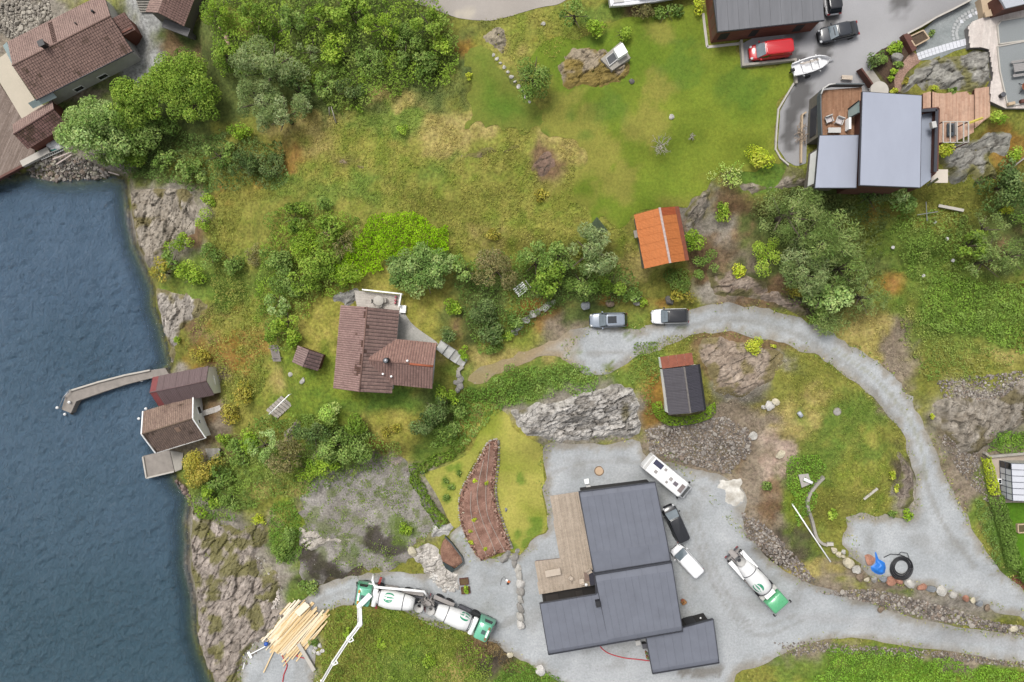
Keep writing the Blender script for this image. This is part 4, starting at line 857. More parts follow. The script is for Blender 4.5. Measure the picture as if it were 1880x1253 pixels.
for poly, z in ((NB,9.0),(WB,9.1),(GB,8.3)):
    q = pz(poly, z); mb = MB()
    for i in range(len(q)): mb.bar(q[i]+Vector((0,0,-.02)), q[(i+1)%len(q)]+Vector((0,0,-.02)), .10, .34)
    mb.build('roof_edge_trim', M_roofedge, dh, world=True)
c_ = Wz(1097.5,1108,9.6); mb = MB(); mb.box((c_.x,c_.y,9.5),(.55,.75,.9),.17); ch = mb.build('chimney', M_black, dh, world=True); mb = MB(); mb.box((c_.x,c_.y-.05,9.97),(.36,.4,.06),.17); mb.build('chimney_cap', M_metal, ch, world=False); ch.children[0].matrix_parent_inverse = Matrix.Translation(-Vector(dh.location))
def wallwin(root, p, q, z0, z1, m, inset_=0.4, fm=None, name='window'):
    """window between two points on the wall line given on the ground"""
    p = Vector(p); q = Vector(q); d = (q-p).normalized(); nrm = Vector((-d.y, d.x, 0))
    if (p-Vector((0,0,0))).dot(nrm) > 0 and False: nrm = -nrm
    mb = MB(); fmq = fm or M_black; c = (p+q)/2; w = (q-p).length
    a = math.atan2(d.y, d.x)
    mb.box((c.x,c.y,(z0+z1)/2),(w+.16,.10,z1-z0+.16),a); f = mb.build(name, fmq, root, world=True)
    mb = MB(); mb.box((c.x,c.y,(z0+z1)/2),(w,.16,z1-z0),a); o = mb.build('pane', m, f); o.matrix_parent_inverse = f.matrix_parent_inverse.copy()
    return f
ww_ = inset([(p.x,p.y) for p in pz(WB,9.1)], .4)
p0, p1 = Vector((*ww_[0],0)), Vector((*ww_[1],0))
wallwin(dh, p0.lerp(p1,.07), p0.lerp(p1,.28), 6.0, 8.2, M_glassg); wallwin(dh, p0.lerp(p1,.62), p0.lerp(p1,.72), 6.2, 8.3, M_glassg)
gw = inset([(p.x,p.y) for p in pz(GB,8.3)], .4); p0, p1 = Vector((*gw[0],0)), Vector((*gw[1],0))
wallwin(dh, p0.lerp(p1,.66), p0.lerp(p1,.80), 5.1, 7.3, mat('charcoal_door', S(74,66,62), .7), name='door')
l_ = p0.lerp(p1,.9); mb = MB(); mb.ball((l_.x,l_.y+.16,6.6), .12, 10, 6); mb.build('wall_lamp', M_white, dh, True, world=True)
nw = inset([(p.x,p.y) for p in pz(NB,9.0)], .4); p0, p1 = Vector((*nw[3],0)), Vector((*nw[0],0))
wallwin(dh, p0.lerp(p1,.12), p0.lerp(p1,.5), 5.4, 7.8, M_glassl, name='sliding_door')
# --- timber deck of the dark house
def planks(name, poly, z, ang, wid, cols, parent=None, t=0.05, seed=1, gap=0.012, kind='stuff', m=None):
    """boards laid side by side and cut to the outline poly (world xy), each its own slab, joined"""
    rg = np.random.default_rng(seed); c, s = math.cos(ang), math.sin(ang)
    Q = [(p[0]*c+p[1]*s, -p[0]*s+p[1]*c) for p in poly]
    ys = [q[1] for q in Q]; V = []; Fs = []; col = []
    y = min(ys); n = len(Q)
    def cuts(yy):
        xs = []
        for i in range(n):
            (x0, y0), (x1, y1) = Q[i], Q[(i+1) % n]
            if (y0 > yy) != (y1 > yy): xs.append(x0+(yy-y0)*(x1-x0)/(y1-y0))
        return sorted(xs)
    while y < max(ys)-wid*.4:
        xs = cuts(y+wid/2)
        for k in range(0, len(xs)-1, 2):
            a, b = xs[k], xs[k+1]; x = a
            while x < b-.05:
                e = min(b, x+rg.uniform(2.6, 4.6)); e = b if b-e < .5 else e
                h = z+rg.normal(0, .004); bi = len(V)
                pts = [(x+.004,y+gap/2),(e-.004,y+gap/2),(e-.004,y+wid-gap/2),(x+.004,y+wid-gap/2)]
                for zz in (h-t, h): V += [(u*c-v*s, u*s+v*c, zz) for u, v in pts]
                Fs += [(bi+4,bi+5,bi+6,bi+7),(bi,bi+1,bi+5,bi+4),(bi+1,bi+2,bi+6,bi+5),(bi+2,bi+3,bi+7,bi+6),(bi+3,bi,bi+4,bi+7)]
                tt = rg.uniform(); cc = S(*cols[0])*(1-tt)+S(*cols[1])*tt; col += [cc]*8
                x = e
        y += wid
    V = np.array(V)
    if parent is not None: V = V-np.array(parent.location)
    return link_mesh(name, np_mesh(name, V, np.array(Fs), m or M_board, np.array(col)), None, parent, kind=kind)
dk = thing('timber_deck', 'long weathered timber deck west of the dark roofed house', 'deck', Wz(1040,980,5.0))
DK = [(p.x,p.y) for p in pz([(1009,911),(1062,903),(1090,1045),(1094,1074),(990,1092),(982,1031),(1028,1025.5)], 5.4)]
MB().prism(inset(DK,.08), 4.7, 5.33).build('substructure', M_brownwood, dk, world=True)
planks('board', DK, 5.41, math.radians(-80), .145, ((186,170,152),(206,190,172)), dk, seed=4)
# ---------------------------------------------------------------- brick red house, upper right
ZB = 13.9
bh = thing('brick_house', 'red brown clad house with flat grey roof at the top edge', 'house', Wz(1400,30,ZB))
BP = [(1310,-2),(1317.5,59),(1514.6,37.5),(1500,-60),(1302,-60)]
zt = 17.4
w = inset([(p.x,p.y) for p in pz(BP,zt)], .25)
MB().prism(w, ZB-.6, zt-.2).build('wall', M_redwood, bh, world=True)
mb = MB()
for k_ in range(9):
    z_ = ZB+.25+k_*.36
    q = [Vector((x,y,z_)) for x, y in inset([(p.x,p.y) for p in pz(BP,zt)], .235)]
    for i in (0,1,2): mb.bar(q[i], q[(i+1)%5], .03, .30)
mb.build('cladding_boards', M_redwood, bh, world=True, kind='stuff')
MB().prism([(p.x,p.y) for p in pz(BP,zt)], zt-.3, zt-.06).build('fascia', M_roofedge, bh, world=True)
quadpanels('roof_panel', bh, [Wz(1311.5,-50,zt),Wz(1507,-55,zt),Wz(1513,36.7,zt),Wz(1318.5,58,zt)], 10, M_roofbrick, gap=.02, seam=False)
p0, p1, p2 = Vector((*w[0],0)), Vector((*w[1],0)), Vector((*w[2],0))
for a, b in ((.06,.28),(.40,.64),(.74,.95)): wallwin(bh, p0.lerp(p1,a), p0.lerp(p1,b), ZB+.9, ZB+2.7, M_glassg, fm=mat('timber_frame', S(112,78,62), .7))
for a, b in ((.05,.13),(.36,.42),(.80,.87)): wallwin(bh, p1.lerp(p2,a), p1.lerp(p2,b), ZB+.8, ZB+2.3, M_glass, fm=M_blackwood)
mb = MB(); q = [Vector((x,y,ZB+.0)) for x, y in inset([(p.x,p.y) for p in pz(BP,zt)], -.25)]
mb.bar(q[0],q[1],.3,.3); mb.bar(q[1],q[1].lerp(q[2],.3),.3,.3); mb.build('plinth', M_conclight, bh, world=True)
def wallline(name, label, cat, pts, h, wd_, m, base=None, closed=False, group=None):
    mb = MB(); P = [P3(x,y) for x,y in pts]
    for a, b in zip(P[:-1], P[1:]):
        d = (b-a).normalized()*wd_*.5; mb.bar(a-d+Vector((0,0,h/2-.15)), b+d+Vector((0,0,h/2-.15)), wd_, h+.3)
    return single(mb, name, m, label, cat, group)
wallline('retaining_wall', 'concrete wall around the red van parking niche', 'wall', [(1359,79),(1362,122.5),(1457.5,112.5),(1459,154)], .55, .26, M_concrete)
wallline('kerb', 'thin pale concrete edging between the big lawn and the asphalt lane', 'kerb', [(1456,155),(1428,202),(1425,238),(1423,275),(1432,291),(1446,303)], .22, .18, M_conclight)
# ---------------------------------------------------------------- blue-grey roofed house
ZH = 13.5
bl = thing('modern_house', 'modern house with pale blue roofs and rooftop terrace', 'house', Wz(1600,260,ZH))
MR = [(1583,168),(1693,175),(1690,345.5),(1578,341)]; LR = [(1504,248.5),(1577.5,247.5),(1573,346),(1495.5,346)]; ER = [(1693,213),(1711,209),(1709,340),(1690,345)]
zt = 19.4; zl = 18.1; ze_ = 17.6
def flat(poly, z, t=.3, ins=.35, zb=ZH-.5, wm=M_brownwood):
    q = [(p.x,p.y) for p in pz(poly,z)]
    MB().prism(inset(q,ins), zb, z-t).build('wall', wm, bl, world=True)
    MB().prism(q, z-t, z-.03).build('roof_fascia', M_roofedge, bl, world=True)
    MB().prism(inset(q,.07), z-.029, z+.012).build('roof_membrane', M_roofblue, bl, world=True)
flat(MR, zt, ins=.5); flat(LR, zl, ins=.85, wm=M_greywood)
TD = [(1507,166),(1583,160),(1583,250),(1504,250)]
q = [(p.x,p.y) for p in pz(TD,16.9)]
MB().prism(q, ZH-.5, 16.7).build('wall', M_greywood, bl, world=True)
planks('terrace_board', q, 16.85, math.radians(90), .16, ((156,116,90),(178,138,110)), bl, seed=6, t=.12)
mb = MB(); q3 = [Vector((x,y,17.2)) for x,y in q]
cv = [Wz(1506,250,17.2),Wz(1504,200,17.2),Wz(1504,176,17.2),Wz(1508,166,17.2),Wz(1518,159,17.2),Wz(1530,157,17.2),Wz(1584,157,17.2)]
for a, b in zip(cv[:-1], cv[1:]): mb.bar(a, b, .12, .9)
mb.build('terrace_parapet', mat('parapet_grey', S(92,100,104), .6), bl, world=True)
mb = MB(); mb.tube([c+Vector((0,0,.5)) for c in cv[2:6]], .09, 8); mb.build('curved_rail', M_whitec, bl, True, world=True)
mb = MB(); mb.slab([Wz(1557,202,17.3),Wz(1577,186,18.8),Wz(1577,207,18.8),Wz(1557,219,17.3)], .08); gd = mb.build('glazed_screen', M_glassl, bl, world=True)
mb = MB(); mb.bar(Wz(1556.5,201,17.35),Wz(1577,185,18.85),.12,.12); mb.bar(Wz(1556.5,219,17.3),Wz(1577,208,18.8),.14,.14); mb.build('screen_frame', M_blackwood, bl, world=True)
mb = MB(); mb.box(Wz(1557,229,17.4),(.22,1.3,1.0)); mb.build('terrace_door', M_white, bl, world=True)
# west facade below the terrace
p0 = Vector((*[(p.x,p.y) for p in pz([(1506,172)],16.9)][0],0)); 
fw = [Wz(1499,196,14.8), Wz(1497,238,14.8)]
WF = [(p.x,p.y) for p in pz([(1506,180),(1504,250)],16.9)]
a0, a1 = Vector((*WF[0],0))+Vector((-.02,0,0)), Vector((*WF[1],0))+Vector((-.02,0,0))
wallwin(bl, a0.lerp(a1,.15), a0.lerp(a1,.5), 14.6, 16.0, M_glassl, fm=M_roofedge); wallwin(bl, a0.lerp(a1,.54), a0.lerp(a1,.88), 14.6, 16.0, M_glassl, fm=M_roofedge)
WL = inset([(p.x,p.y) for p in pz(LR,zl)], .84); b0, b1 = Vector((*WL[0],0)), Vector((*WL[3],0))
for k_ in range(4): wallwin(bl, b0.lerp(b1,.08+k_*.22), b0.lerp(b1,.27+k_*.22), 14.3, 17.6, M_glassg, fm=M_white)
# east balcony
q = [(p.x,p.y) for p in pz([(1690,210),(1722,202),(1719,318),(1689,345)],17.0)]
MB().prism(q, 14.5, 17.0).build('wall', M_brownwood, bl, world=True)
MB().prism([(p.x,p.y) for p in pz([(1692,211),(1712,206),(1709,330),(1690,344)],17.05)], 17.0, 17.06).build('balcony_floor', mat('balcony_membrane', S(164,172,188), .6, var=.03), bl, world=True)
mb = MB(); c3 = [Wz(1692,204,17.5),Wz(1718,202,17.5),Wz(1715,316,17.5)]
for a, b in zip(c3[:-1], c3[1:]): mb.bar(a, b, .28, 1.1)
mb.build('balcony_parapet', M_brownwood, bl, world=True)
mb = MB(); c3 = [Wz(1692,203.5,18.1),Wz(1720,201.5,18.1),Wz(1717,316,18.1)]
for a, b in zip(c3[:-1], c3[1:]): mb.bar(a, b, .34, .08)
mb.build('parapet_cap', M_roofedge, bl, world=True)
mb = MB(); mb.box(Wz(1713,230,18.3),(.5,.7,.5),.2); mb.build('skylight_box', M_whitec, bl, world=True)
mb = MB(); mb.box(Wz(1724,324,15.6),(2.0,1.55,.14),.0); cn = mb.build('canopy', mat('cream_canopy', S(228,216,200), .7, var=.04), bl, world=True)
mb = MB(); mb.slab([Wz(1702,341,16.9),Wz(1722,327,16.9),Wz(1724,330,16.2),Wz(1704,344,16.2)], .06); mb.build('tilted_window', M_glass, bl, world=True)
# ---------------------------------------------------------------- vehicles
def paint(name, rgb, rough=0.3, met=0.0): return mat(name, S(*rgb), rough, metal=met, var=0.02, scale=1, coat=0.6)
P_white = mat('white_car_paint', (.6,.605,.615), .3, var=.02, scale=1, coat=.5); P_black = paint('black_car_paint', (34,35,40)); P_grey = paint('blue_grey_car_paint', (158,168,182), .35, .15)
P_red = paint('red_van_paint', (214,26,38)); P_dark = paint('dark_blue_car_paint', (46,50,58)); P_teal = paint('mint_green_truck_paint', (118,204,168)); P_green = paint('green_truck_paint', (104,196,140))
P_emb = mat('emblem_green', S(44,160,120), .5, var=.03)
M_lens = mat('lamp_lens', S(226,228,230), .15, var=.05); M_tail = mat('tail_lamp', S(170,24,30), .3); M_amber = mat('amber_lens', S(226,156,44), .4)
M_screen = mat('windscreen_glass', S(120,132,140), .08, var=.2, scale=1.3, spec=.9); M_dglass = mat('dark_car_glass', S(38,44,50), .08, var=.2, spec=.9)
M_steel = mat('truck_chassis', S(92,92,98), .6, var=.15); M_drum = mat('white_drum', (.6,.6,.595), .45, var=.03, scale=1); M_dust = mat('dusty_grey_metal', S(172,166,162), .7, var=.12)
M_rim = mat('alloy_rim', S(170,172,176), .35, metal=.5)
def rrect(x0, x1, w, z, r=.25, n=4):
    pts = []
    for cx, cy, a0 in ((x1-r, w-r, 0), (x0+r, w-r, 90), (x0+r, -w+r, 180), (x1-r, -w+r, 270)):
        for k in range(n+1):
            a = math.radians(a0+90*k/n); pts.append((cx+r*math.cos(a), cy+r*math.sin(a), z))
    return pts
def wheel(parent, x, y, r=.33, w=.24):
    mb = MB(); mb.lathe([(r*.6,-w/2),(r*.95,-w/2),(r,-w/2+.03),(r,w/2-.03),(r*.95,w/2),(r*.6,w/2)], 18, (x,y,r), 'y')
    t = mb.build('wheel', M_rubber, parent, True)
    mb = MB(); s = 1 if y > 0 else -1; mb.lathe([(.02,s*w*.42),(r*.62,s*w*.46),(r*.62,s*w*.3)], 14, (x,y,r), 'y'); mb.build('rim', M_rim, t, True)
def car(name, label, cat, centre, rear, front, L, W, Hh, body, roof=None, style='suv', group=None, glassm=None, rails=False, sunroof=False, dz=0.9):
    c = P3(*centre, dz); a = P3(*rear, dz); b = P3(*front, dz)
    ang = math.atan2(b.y-a.y, b.x-a.x)
    root = thing(name, label, cat, (c.x, c.y, gz(c)+.035), ang, group)
    w = W/2; x0, x1 = -L/2, L/2; sh = Hh*.60; hood = sh-.06
    van = style == 'van'; sal = style == 'saloon'
    # lower body: cross sections along x
    rings = []
    st = [(x0,.70,.5,sh*.80),(x0+.1,.86,.36,sh*.96),(x0+.35,.985,.25,sh),(x0+L*.35,1,.24,sh),(x1-L*.36,1,.24,sh+.0),(x1-L*.30,.995,.24,hood+.03),(x1-.6,.93,.25,hood-.07),(x1-.2,.80,.30,hood-.2),(x1,.56,.42,hood-.36)]
    for x, k, zb, zt_ in st:
        ww = w*k
        rings.append([(x,-ww*.9,zb),(x,-ww,zb+.16),(x,-ww,zt_-.16),(x,-ww*.95,zt_-.03),(x,-ww*.80,zt_),(x,0,zt_+.025),(x,ww*.80,zt_),(x,ww*.95,zt_-.03),(x,ww,zt_-.16),(x,ww,zb+.16),(x,ww*.9,zb)])
    MB().loft(rings).build('body', body, root, True)
    # greenhouse
    if van: gx0, gx1, rx0, rx1 = x0+.04, x1-L*.15, x0+.08, x1-L*.33
    elif sal: gx0, gx1, rx0, rx1 = x0+.42, x1-L*.26, x0+L*.26, x1-L*.43
    else: gx0, gx1, rx0, rx1 = x0+.06, x1-L*.25, x0+L*.10, x1-L*.42
    zt_ = Hh
    g = MB().loft([rrect(gx0,gx1,w*.93,sh-.03,.34), rrect(gx0+(rx0-gx0)*.55,gx1-(gx1-rx1)*.55,w*.87,sh+(zt_-sh)*.55,.32), rrect(rx0,rx1,w*.80,zt_-.05,.28)])
    g.build('cabin_sides' if van else 'side_windows', body if van else (glassm or M_dglass), root, True)
    MB().loft([rrect(rx0-.06,rx1+.02,w*.86,zt_-.075,.34), rrect(rx0-.02,rx1,w*.83,zt_-.02,.34), rrect(rx0+.1,rx1-.1,w*.66,zt_+.015,.3)]).build('roof', roof or body, root, True)
    # windscreen and rear window set proud of the cabin
    def pane(nm, xa, xb, m):
        mb = MB(); e = .03 if xb > 0 else -.03
        mb.slab([(xa+e,-w*.84,sh+.03),(xa+e,w*.84,sh+.03),(xb+e,w*.72,zt_-.07),(xb+e,-w*.72,zt_-.07)], .03); mb.build(nm, m, root)
    pane('windscreen', gx1-.03, rx1+.03, M_screen)
    if not van: pane('rear_window', gx0+.03, rx0-.03, M_dglass)
    if van:
        for s in (1,-1):
            mb = MB(); mb.slab([(gx1-.25,s*(w*.935),sh+.06),(gx1-1.2,s*w*.935,sh+.06),(rx1-.6,s*w*.86,zt_-.25),(rx1-.02,s*w*.86,zt_-.28)], .03); mb.build('side_window', M_dglass, root)
        mb = MB()
        for yy in (-.42,0,.42): mb.box(((rx0+rx1)/2-.1, yy*w*1.2, zt_+.012), (rx1-rx0-.8, .05, .02))
        mb.build('roof_ribs', body, root)
    for s in (1,-1):
        mb = MB(); mb.ball((x1-.26,s*w*.70,hood-.24), .2, 8, 5, (1,.85,.5)); mb.build('headlight', M_lens, root, True)
        mb = MB(); mb.box((x0+.05,s*w*.74,sh*.86), (.12,.3,.2), bev=.03); mb.build('tail_light', M_tail, root)
        mb = MB(); mb.box((gx1-.42,s*(w+.09),sh+.06), (.18,.22,.14), bev=.04); mb.build('wing_mirror', roof or body, root)
        for xx in (x0+L*.19, x1-L*.19): wheel(root, xx, s*(w-.11), .34)
        if rails: mb = MB(); mb.tube([(rx0+.1,s*w*.74,zt_+.0),(rx0+.25,s*w*.74,zt_+.07),(rx1-.3,s*w*.74,zt_+.07),(rx1-.1,s*w*.74,zt_)], .025, 6); mb.build('roof_rail', M_metal, root, True)
    if sunroof: mb = MB(); mb.box((rx1-.75,0,zt_+.012),(1.1,w*.95,.03),bev=.01); mb.build('sunroof', M_dglass, root)
    mb = MB(); mb.box((x1-.02,0,.62),(.06,w*.9,.16),bev=.02); mb.build('grille', M_black, root)
    return root
CARS = 'vehicles parked round the houses'
car('parked_car', 'blue grey estate car with roof rails on the gravel road', 'car', (1117,588), (1151,587), (1084,589), 4.75, 1.86, 1.62, P_grey, None, 'suv', rails=True, sunroof=True)
car('parked_car', 'white car with a black roof parked on the gravel road', 'car', (1230,581), (1264,580), (1196,582), 4.7, 1.92, 1.6, P_white, P_black, 'suv')
car('parked_van', 'red panel van in the walled parking niche', 'van', (1414,93), (1452,89), (1376,98), 4.9, 1.9, 1.85, P_red, None, 'van')
car('parked_car', 'black saloon car facing the red van on the asphalt', 'car', (1540,58), (1577,50), (1504,66), 4.75, 1.84, 1.45, P_dark, None, 'saloon')
car('parked_car', 'white hatchback with a black roof cut off by the top edge', 'car', (1528,-8), (1532,24), (1523,-42), 4.4, 1.82, 1.5, P_white, P_black, 'suv')
car('parked_van', 'black van beside the dark roofed house', 'van', (1240,960), (1254,990), (1226,929), 4.9, 1.92, 1.9, P_black, None, 'van')
car('parked_van', 'small white van parked behind the black van', 'van', (1260.5,1029), (1281,1051), (1240,1007), 4.6, 1.95, 1.8, P_white, None, 'van')
# ---- motorhome
c = P3(1225,876,1.4); a = P3(1183,841,1.4); b = P3(1268,910,1.4)
mh = thing('motorhome', 'white motorhome with roof hatches and a solar panel', 'motorhome', (c.x,c.y,gz(c)+.035), math.atan2(b.y-a.y,b.x-a.x))
L = 7.2; w = 1.14; Mw = mat('motorhome_white', (.62,.62,.62), .4, var=.02)
MB().loft([rrect(-L/2+.05,L/2-1.7,w,.5,.15),rrect(-L/2,L/2-1.5,w,.9,.18),rrect(-L/2,L/2-1.2,w,2.4,.2),rrect(-L/2+.04,L/2-1.25,w*.97,2.72,.22),rrect(-L/2+.15,L/2-1.45,w*.9,2.8,.2)]).build('body', Mw, mh, True)
MB().loft([rrect(L/2-2.0,L/2-.06,w*.86,.35,.3),rrect(L/2-2.0,L/2,w*.88,.8,.35),rrect(L/2-2.0,L/2-.35,w*.88,1.25,.3),rrect(L/2-2.0,L/2-1.0,w*.84,2.1,.25)]).build('cab', Mw, mh, True)
mb = MB(); mb.slab([(L/2-.36,-w*.74,1.32),(L/2-.36,w*.74,1.32),(L/2-.93,w*.70,2.08),(L/2-.93,-w*.70,2.08)],.04); mb.build('windscreen', M_dglass, mh)
for x, y, dx, dy, m, nm in ((-2.3,.55,1.3,.7,mat('solar_cells',S(62,62,88),.25,spec=.8),'solar_panel'),(-2.0,-.38,.42,.42,M_dust,'roof_hatch'),(-1.15,.62,.35,.35,M_dust,'roof_vent'),(.1,.1,.45,.45,M_dust,'roof_hatch'),(-.1,-.55,.3,.3,M_dust,'roof_vent'),(.95,.0,.6,.5,mat('tinted_hatch',S(120,112,120),.3),'roof_hatch'),(1.9,.0,.55,1.1,mat('smoked_rooflight',S(138,126,124),.3),'rooflight')):
    mb = MB(); mb.box((x,y,2.84),(dx,dy,.1),bev=.03); mb.build(nm, m, mh)
mb = MB()
for y in (-.9,.9): mb.tube([(-L/2+.2,y,2.83),(-L/2-.05,y,2.7),(-L/2-.08,y,1.0)],.03,6)
mb.box((-L/2+.25,0,2.82),(.35,2.0,.05)); mb.build('rear_rack', M_whitec, mh)
for s in (1,-1):
    for x in (-2.0,2.55): wheel(mh, x, s*.95, .36)
    mb = MB(); mb.box((L/2-.25,s*.72,.95),(.3,.3,.2),bev=.05); mb.build('headlight', M_lens, mh)
    mb = MB(); mb.box((L/2-1.0,s*(w+.12),1.6),(.2,.25,.35),bev=.05); mb.build('wing_mirror', M_black, mh)
    for x in (-2.2,.2): mb = MB(); mb.box((x,s*(w+.005),1.75),(1.0,.03,.5)); mb.build('side_window', M_dglass, mh)
# ---- concrete mixer trucks
def emblem(parent, prof, x0, sgn, roll, scale=1.0):
    """two-leaf emblem laid on the drum surface"""
    def rad(x):
        for (r0,h0),(r1,h1) in zip(prof[:-1],prof[1:]):
            if h0 <= x <= h1 and h1 > h0: return r0+(r1-r0)*(x-h0)/(h1-h0)
        return prof[0][0]
    def strip(pts, wds):
        vs = []; fs = []
        for (u, v), wd_ in zip(pts, wds):
            for e in (-1, 1):
                x = x0+(u)*scale; r = rad(x)+.012; ph = roll+((v+e*wd_)*scale)/max(r,.4)
                vs.append((x, r*math.sin(ph), zc(x)+r*math.cos(ph)))
        for i in range(len(pts)-1): fs.append((i*2,i*2+1,i*2+3,i*2+2))
        return vs, fs
    zc = lambda x: 2.15-.06*(x-.3)
    mb = MB()
    up = [(-.62*math.cos(t)*1.0+.05, .34*math.sin(t)+.12) for t in np.linspace(.15,2.9,9)]
    mb.add(*strip(up, [.03,.10,.15,.17,.17,.16,.14,.10,.04]))
    lo = [(.62*math.cos(t)-.05, -.34*math.sin(t)-.22) for t in np.linspace(.2,3.0,9)]
    mb.add(*strip(lo, [.03,.08,.11,.12,.12,.11,.10,.07,.02]))
    mb.add(*strip([(-.75,-.05),(-.3,-.03),(.2,.0),(.75,-.16)], [.02,.10,.10,.01]))
    return mb.build('emblem', P_emb, parent, True)
def mixer(label, rear, front, body, pump=False, roll=0.0, ex=.2, tank='cyl', box=True):
    dz = 1.6
    a = P3(*rear, dz); b = P3(*front, dz); c = (a+b)/2
    root = thing('concrete_mixer_truck', label, 'truck', (c.x,c.y,gz(c)+.035), math.atan2(b.y-a.y,b.x-a.x))
    L = 9.4; x0, x1 = -L/2, L/2; w = 1.25
    mb = MB(); mb.box((-.4,.45,.95),(L-1.2,.22,.3)); mb.box((-.4,-.45,.95),(L-1.2,.22,.3))
    for x in np.linspace(x0+.4,x1-2.2,7): mb.box((x,0,.95),(.2,.9,.2))
    mb.build('chassis', M_steel, root)
    for x in (x0+1.3,x0+2.7,x1-2.9,x1-1.0):
        for s in (1,-1): wheel(root, x, s*1.03, .52, .36)
    for s in (1,-1):
        mb = MB(); mb.box((x0+2.0,s*1.0,1.2 if body is not P_green else 1.75),(2.9,.55,.08),bev=.02); mb.build('fender', M_dust if body is not P_green else M_white, root)
        mb = MB(); mb.box((.2,s*1.05,.8),(1.7,.45,.55),bev=.05); mb.build('side_tank', M_steel if s>0 else M_dust, root)
        mb = MB(); mb.box((x1-2.9,s*1.05,1.2),(1.1,.5,.06),bev=.01); mb.build('fender', M_black, root)
    # cab
    cb = MB().loft([rrect(x1-2.2,x1-.02,w,.45,.12),rrect(x1-2.2,x1,w,1.0,.16),rrect(x1-2.2,x1-.06,w,1.75,.18),rrect(x1-2.2,x1-.42,w*.95,2.75,.2),rrect(x1-2.12,x1-.62,w*.86,2.92,.2)]).build('cab', body, root, True)
    mb = MB(); mb.slab([(x1-.05,-w*.88,1.78),(x1-.05,w*.88,1.78),(x1-.38,w*.83,2.68),(x1-.38,-w*.83,2.68)],.05); mb.build('windscreen', M_dglass, cb)
    for s in (1,-1):
        mb = MB(); mb.slab([(x1-.45,s*(w+.015),1.72),(x1-1.6,s*(w+.015),1.72),(x1-1.55,s*(w*.965),2.5),(x1-.6,s*(w*.965),2.5)],.03); mb.build('side_window', M_dglass, cb)
        mb = MB(); mb.box((x1-.1,s*(w+.14),2.1),(.12,.2,.5),bev=.04); mb.bar((x1-.15,s*w*.9,2.5),(x1-.1,s*(w+.2),2.5),.05,.05); mb.build('wing_mirror', M_black, cb)
        mb = MB(); mb.box((x1+.0,s*.92,.85),(.08,.36,.22),bev=.03); mb.build('headlight', M_lens, cb)
    if body is P_teal:
        mb = MB(); mb.box((x1-1.25,0,2.95),(.55,.55,.05),bev=.015); mb.build('roof_hatch', mat('smoked_hatch',S(84,108,104),.3), cb)
        mb = MB(); mb.box((x1-.72,0,2.99),(.24,1.0,.12),bev=.03); lb = mb.build('light_bar', M_white, cb)
        for s in (1,-1): mb = MB(); mb.box((x1-.72,s*.72,2.99),(.24,.38,.12),bev=.03); mb.build('beacon', M_amber if pump else mat('bronze_lens',S(150,124,84),.4), lb)
    else:
        mb = MB(); mb.box((x1-1.1,0,2.94),(.07,1.3,.06)); mb.box((x1-1.4,.85,2.9),(1.0,.06,.06)); mb.box((x1-1.4,-.85,2.9),(1.0,.06,.06)); mb.build('roof_ribs', body, cb)
    # drum
    prof = [(.05,x1-3.05),(.62,x1-3.03),(1.0,x1-3.3),(1.17,x1-4.3),(1.17,x1-5.2),(1.05,x1-6.4),(.94,x1-7.2),(.76,x1-7.9),(.45,x1-7.92),(.40,x1-7.4)]
    prof2 = [(r,h) for r,h in prof]
    zc = lambda x: 2.15-.06*(x-.3)
    rings = [[(h,r*math.sin(2*math.pi*k/36),zc(h)+r*math.cos(2*math.pi*k/36)) for k in range(36)] for r,h in prof2]
    dr = MB().loft(rings).build('drum', M_drum, root, True)
    for hx, rr in ((x1-6.5,1.035),(x1-3.32,1.03)):
        mb = MB(); rings = [[(hx+dx,(rr+e)*math.sin(2*math.pi*k/36),zc(hx)+(rr+e)*math.cos(2*math.pi*k/36)) for k in range(36)] for dx,e in ((-.05,-.03),(-.05,.03),(.05,.03),(.05,-.03))]
        mb.loft(rings,False); mb.build('drum_ring', M_steel, dr, True)
    emblem(dr, sorted(prof[2:8], key=lambda t: t[1]), ex, 1, roll, 1.0)
    # water tank, hopper, chute
    if tank == 'cyl': mb = MB(); mb.tube([(x1-2.72,-1.15,2.3),(x1-2.72,-1.1,2.3),(x1-2.72,1.1,2.3),(x1-2.72,1.15,2.3)],[.22,.33,.33,.22],16); mb.build('water_tank', M_white, root, True)
    else:
        mb = MB(); mb.box((x1-2.65,0,2.1),(.6,1.5,.9),bev=.08); mb.build('water_tank', M_white, root)
        for s in (1,-1): mb = MB(); mb.box((x1-2.65,s*1.02,1.8),(.6,.5,.5),bev=.06); mb.build('side_locker', M_whitec, root)
    mb = MB(); mb.tube([(x0+.75,0,2.75),(x0+.75,0,3.35)],[.3,.62],16,False); mb.tube([(x0+.75,0,2.72),(x0+.75,0,3.3)],[.25,.55],16,False); mb.build('hopper', M_whitec, root, True)
    mb = MB(); mb.slab([(x0+.6,-.3,1.9),(x0+.6,.3,1.9),(x0-.35,.28,1.2),(x0-.35,-.28,1.2)],.06); mb.bar((x0+.6,-.33,2.0),(x0-.35,-.31,1.3),.06,.2); mb.bar((x0+.6,.33,2.0),(x0-.35,.31,1.3),.06,.2); mb.build('chute', M_dust, root)
    mb = MB()
    for s in (1,-1): mb.bar((x0+.3,s*.55,1.0),(x0+.95,s*.5,2.7),.12,.12); mb.bar((x0+.3,s*.95,1.05),(x0+.3,s*.95,2.6),.06,.06)
    mb.bar((x0+.3,-.95,1.25),(x0+.3,.95,1.25),.15,.5); mb.bar((x0+.3,.95,2.6),(x0+.9,.6,2.7),.06,.06); mb.build('rear_frame', M_dust, root)
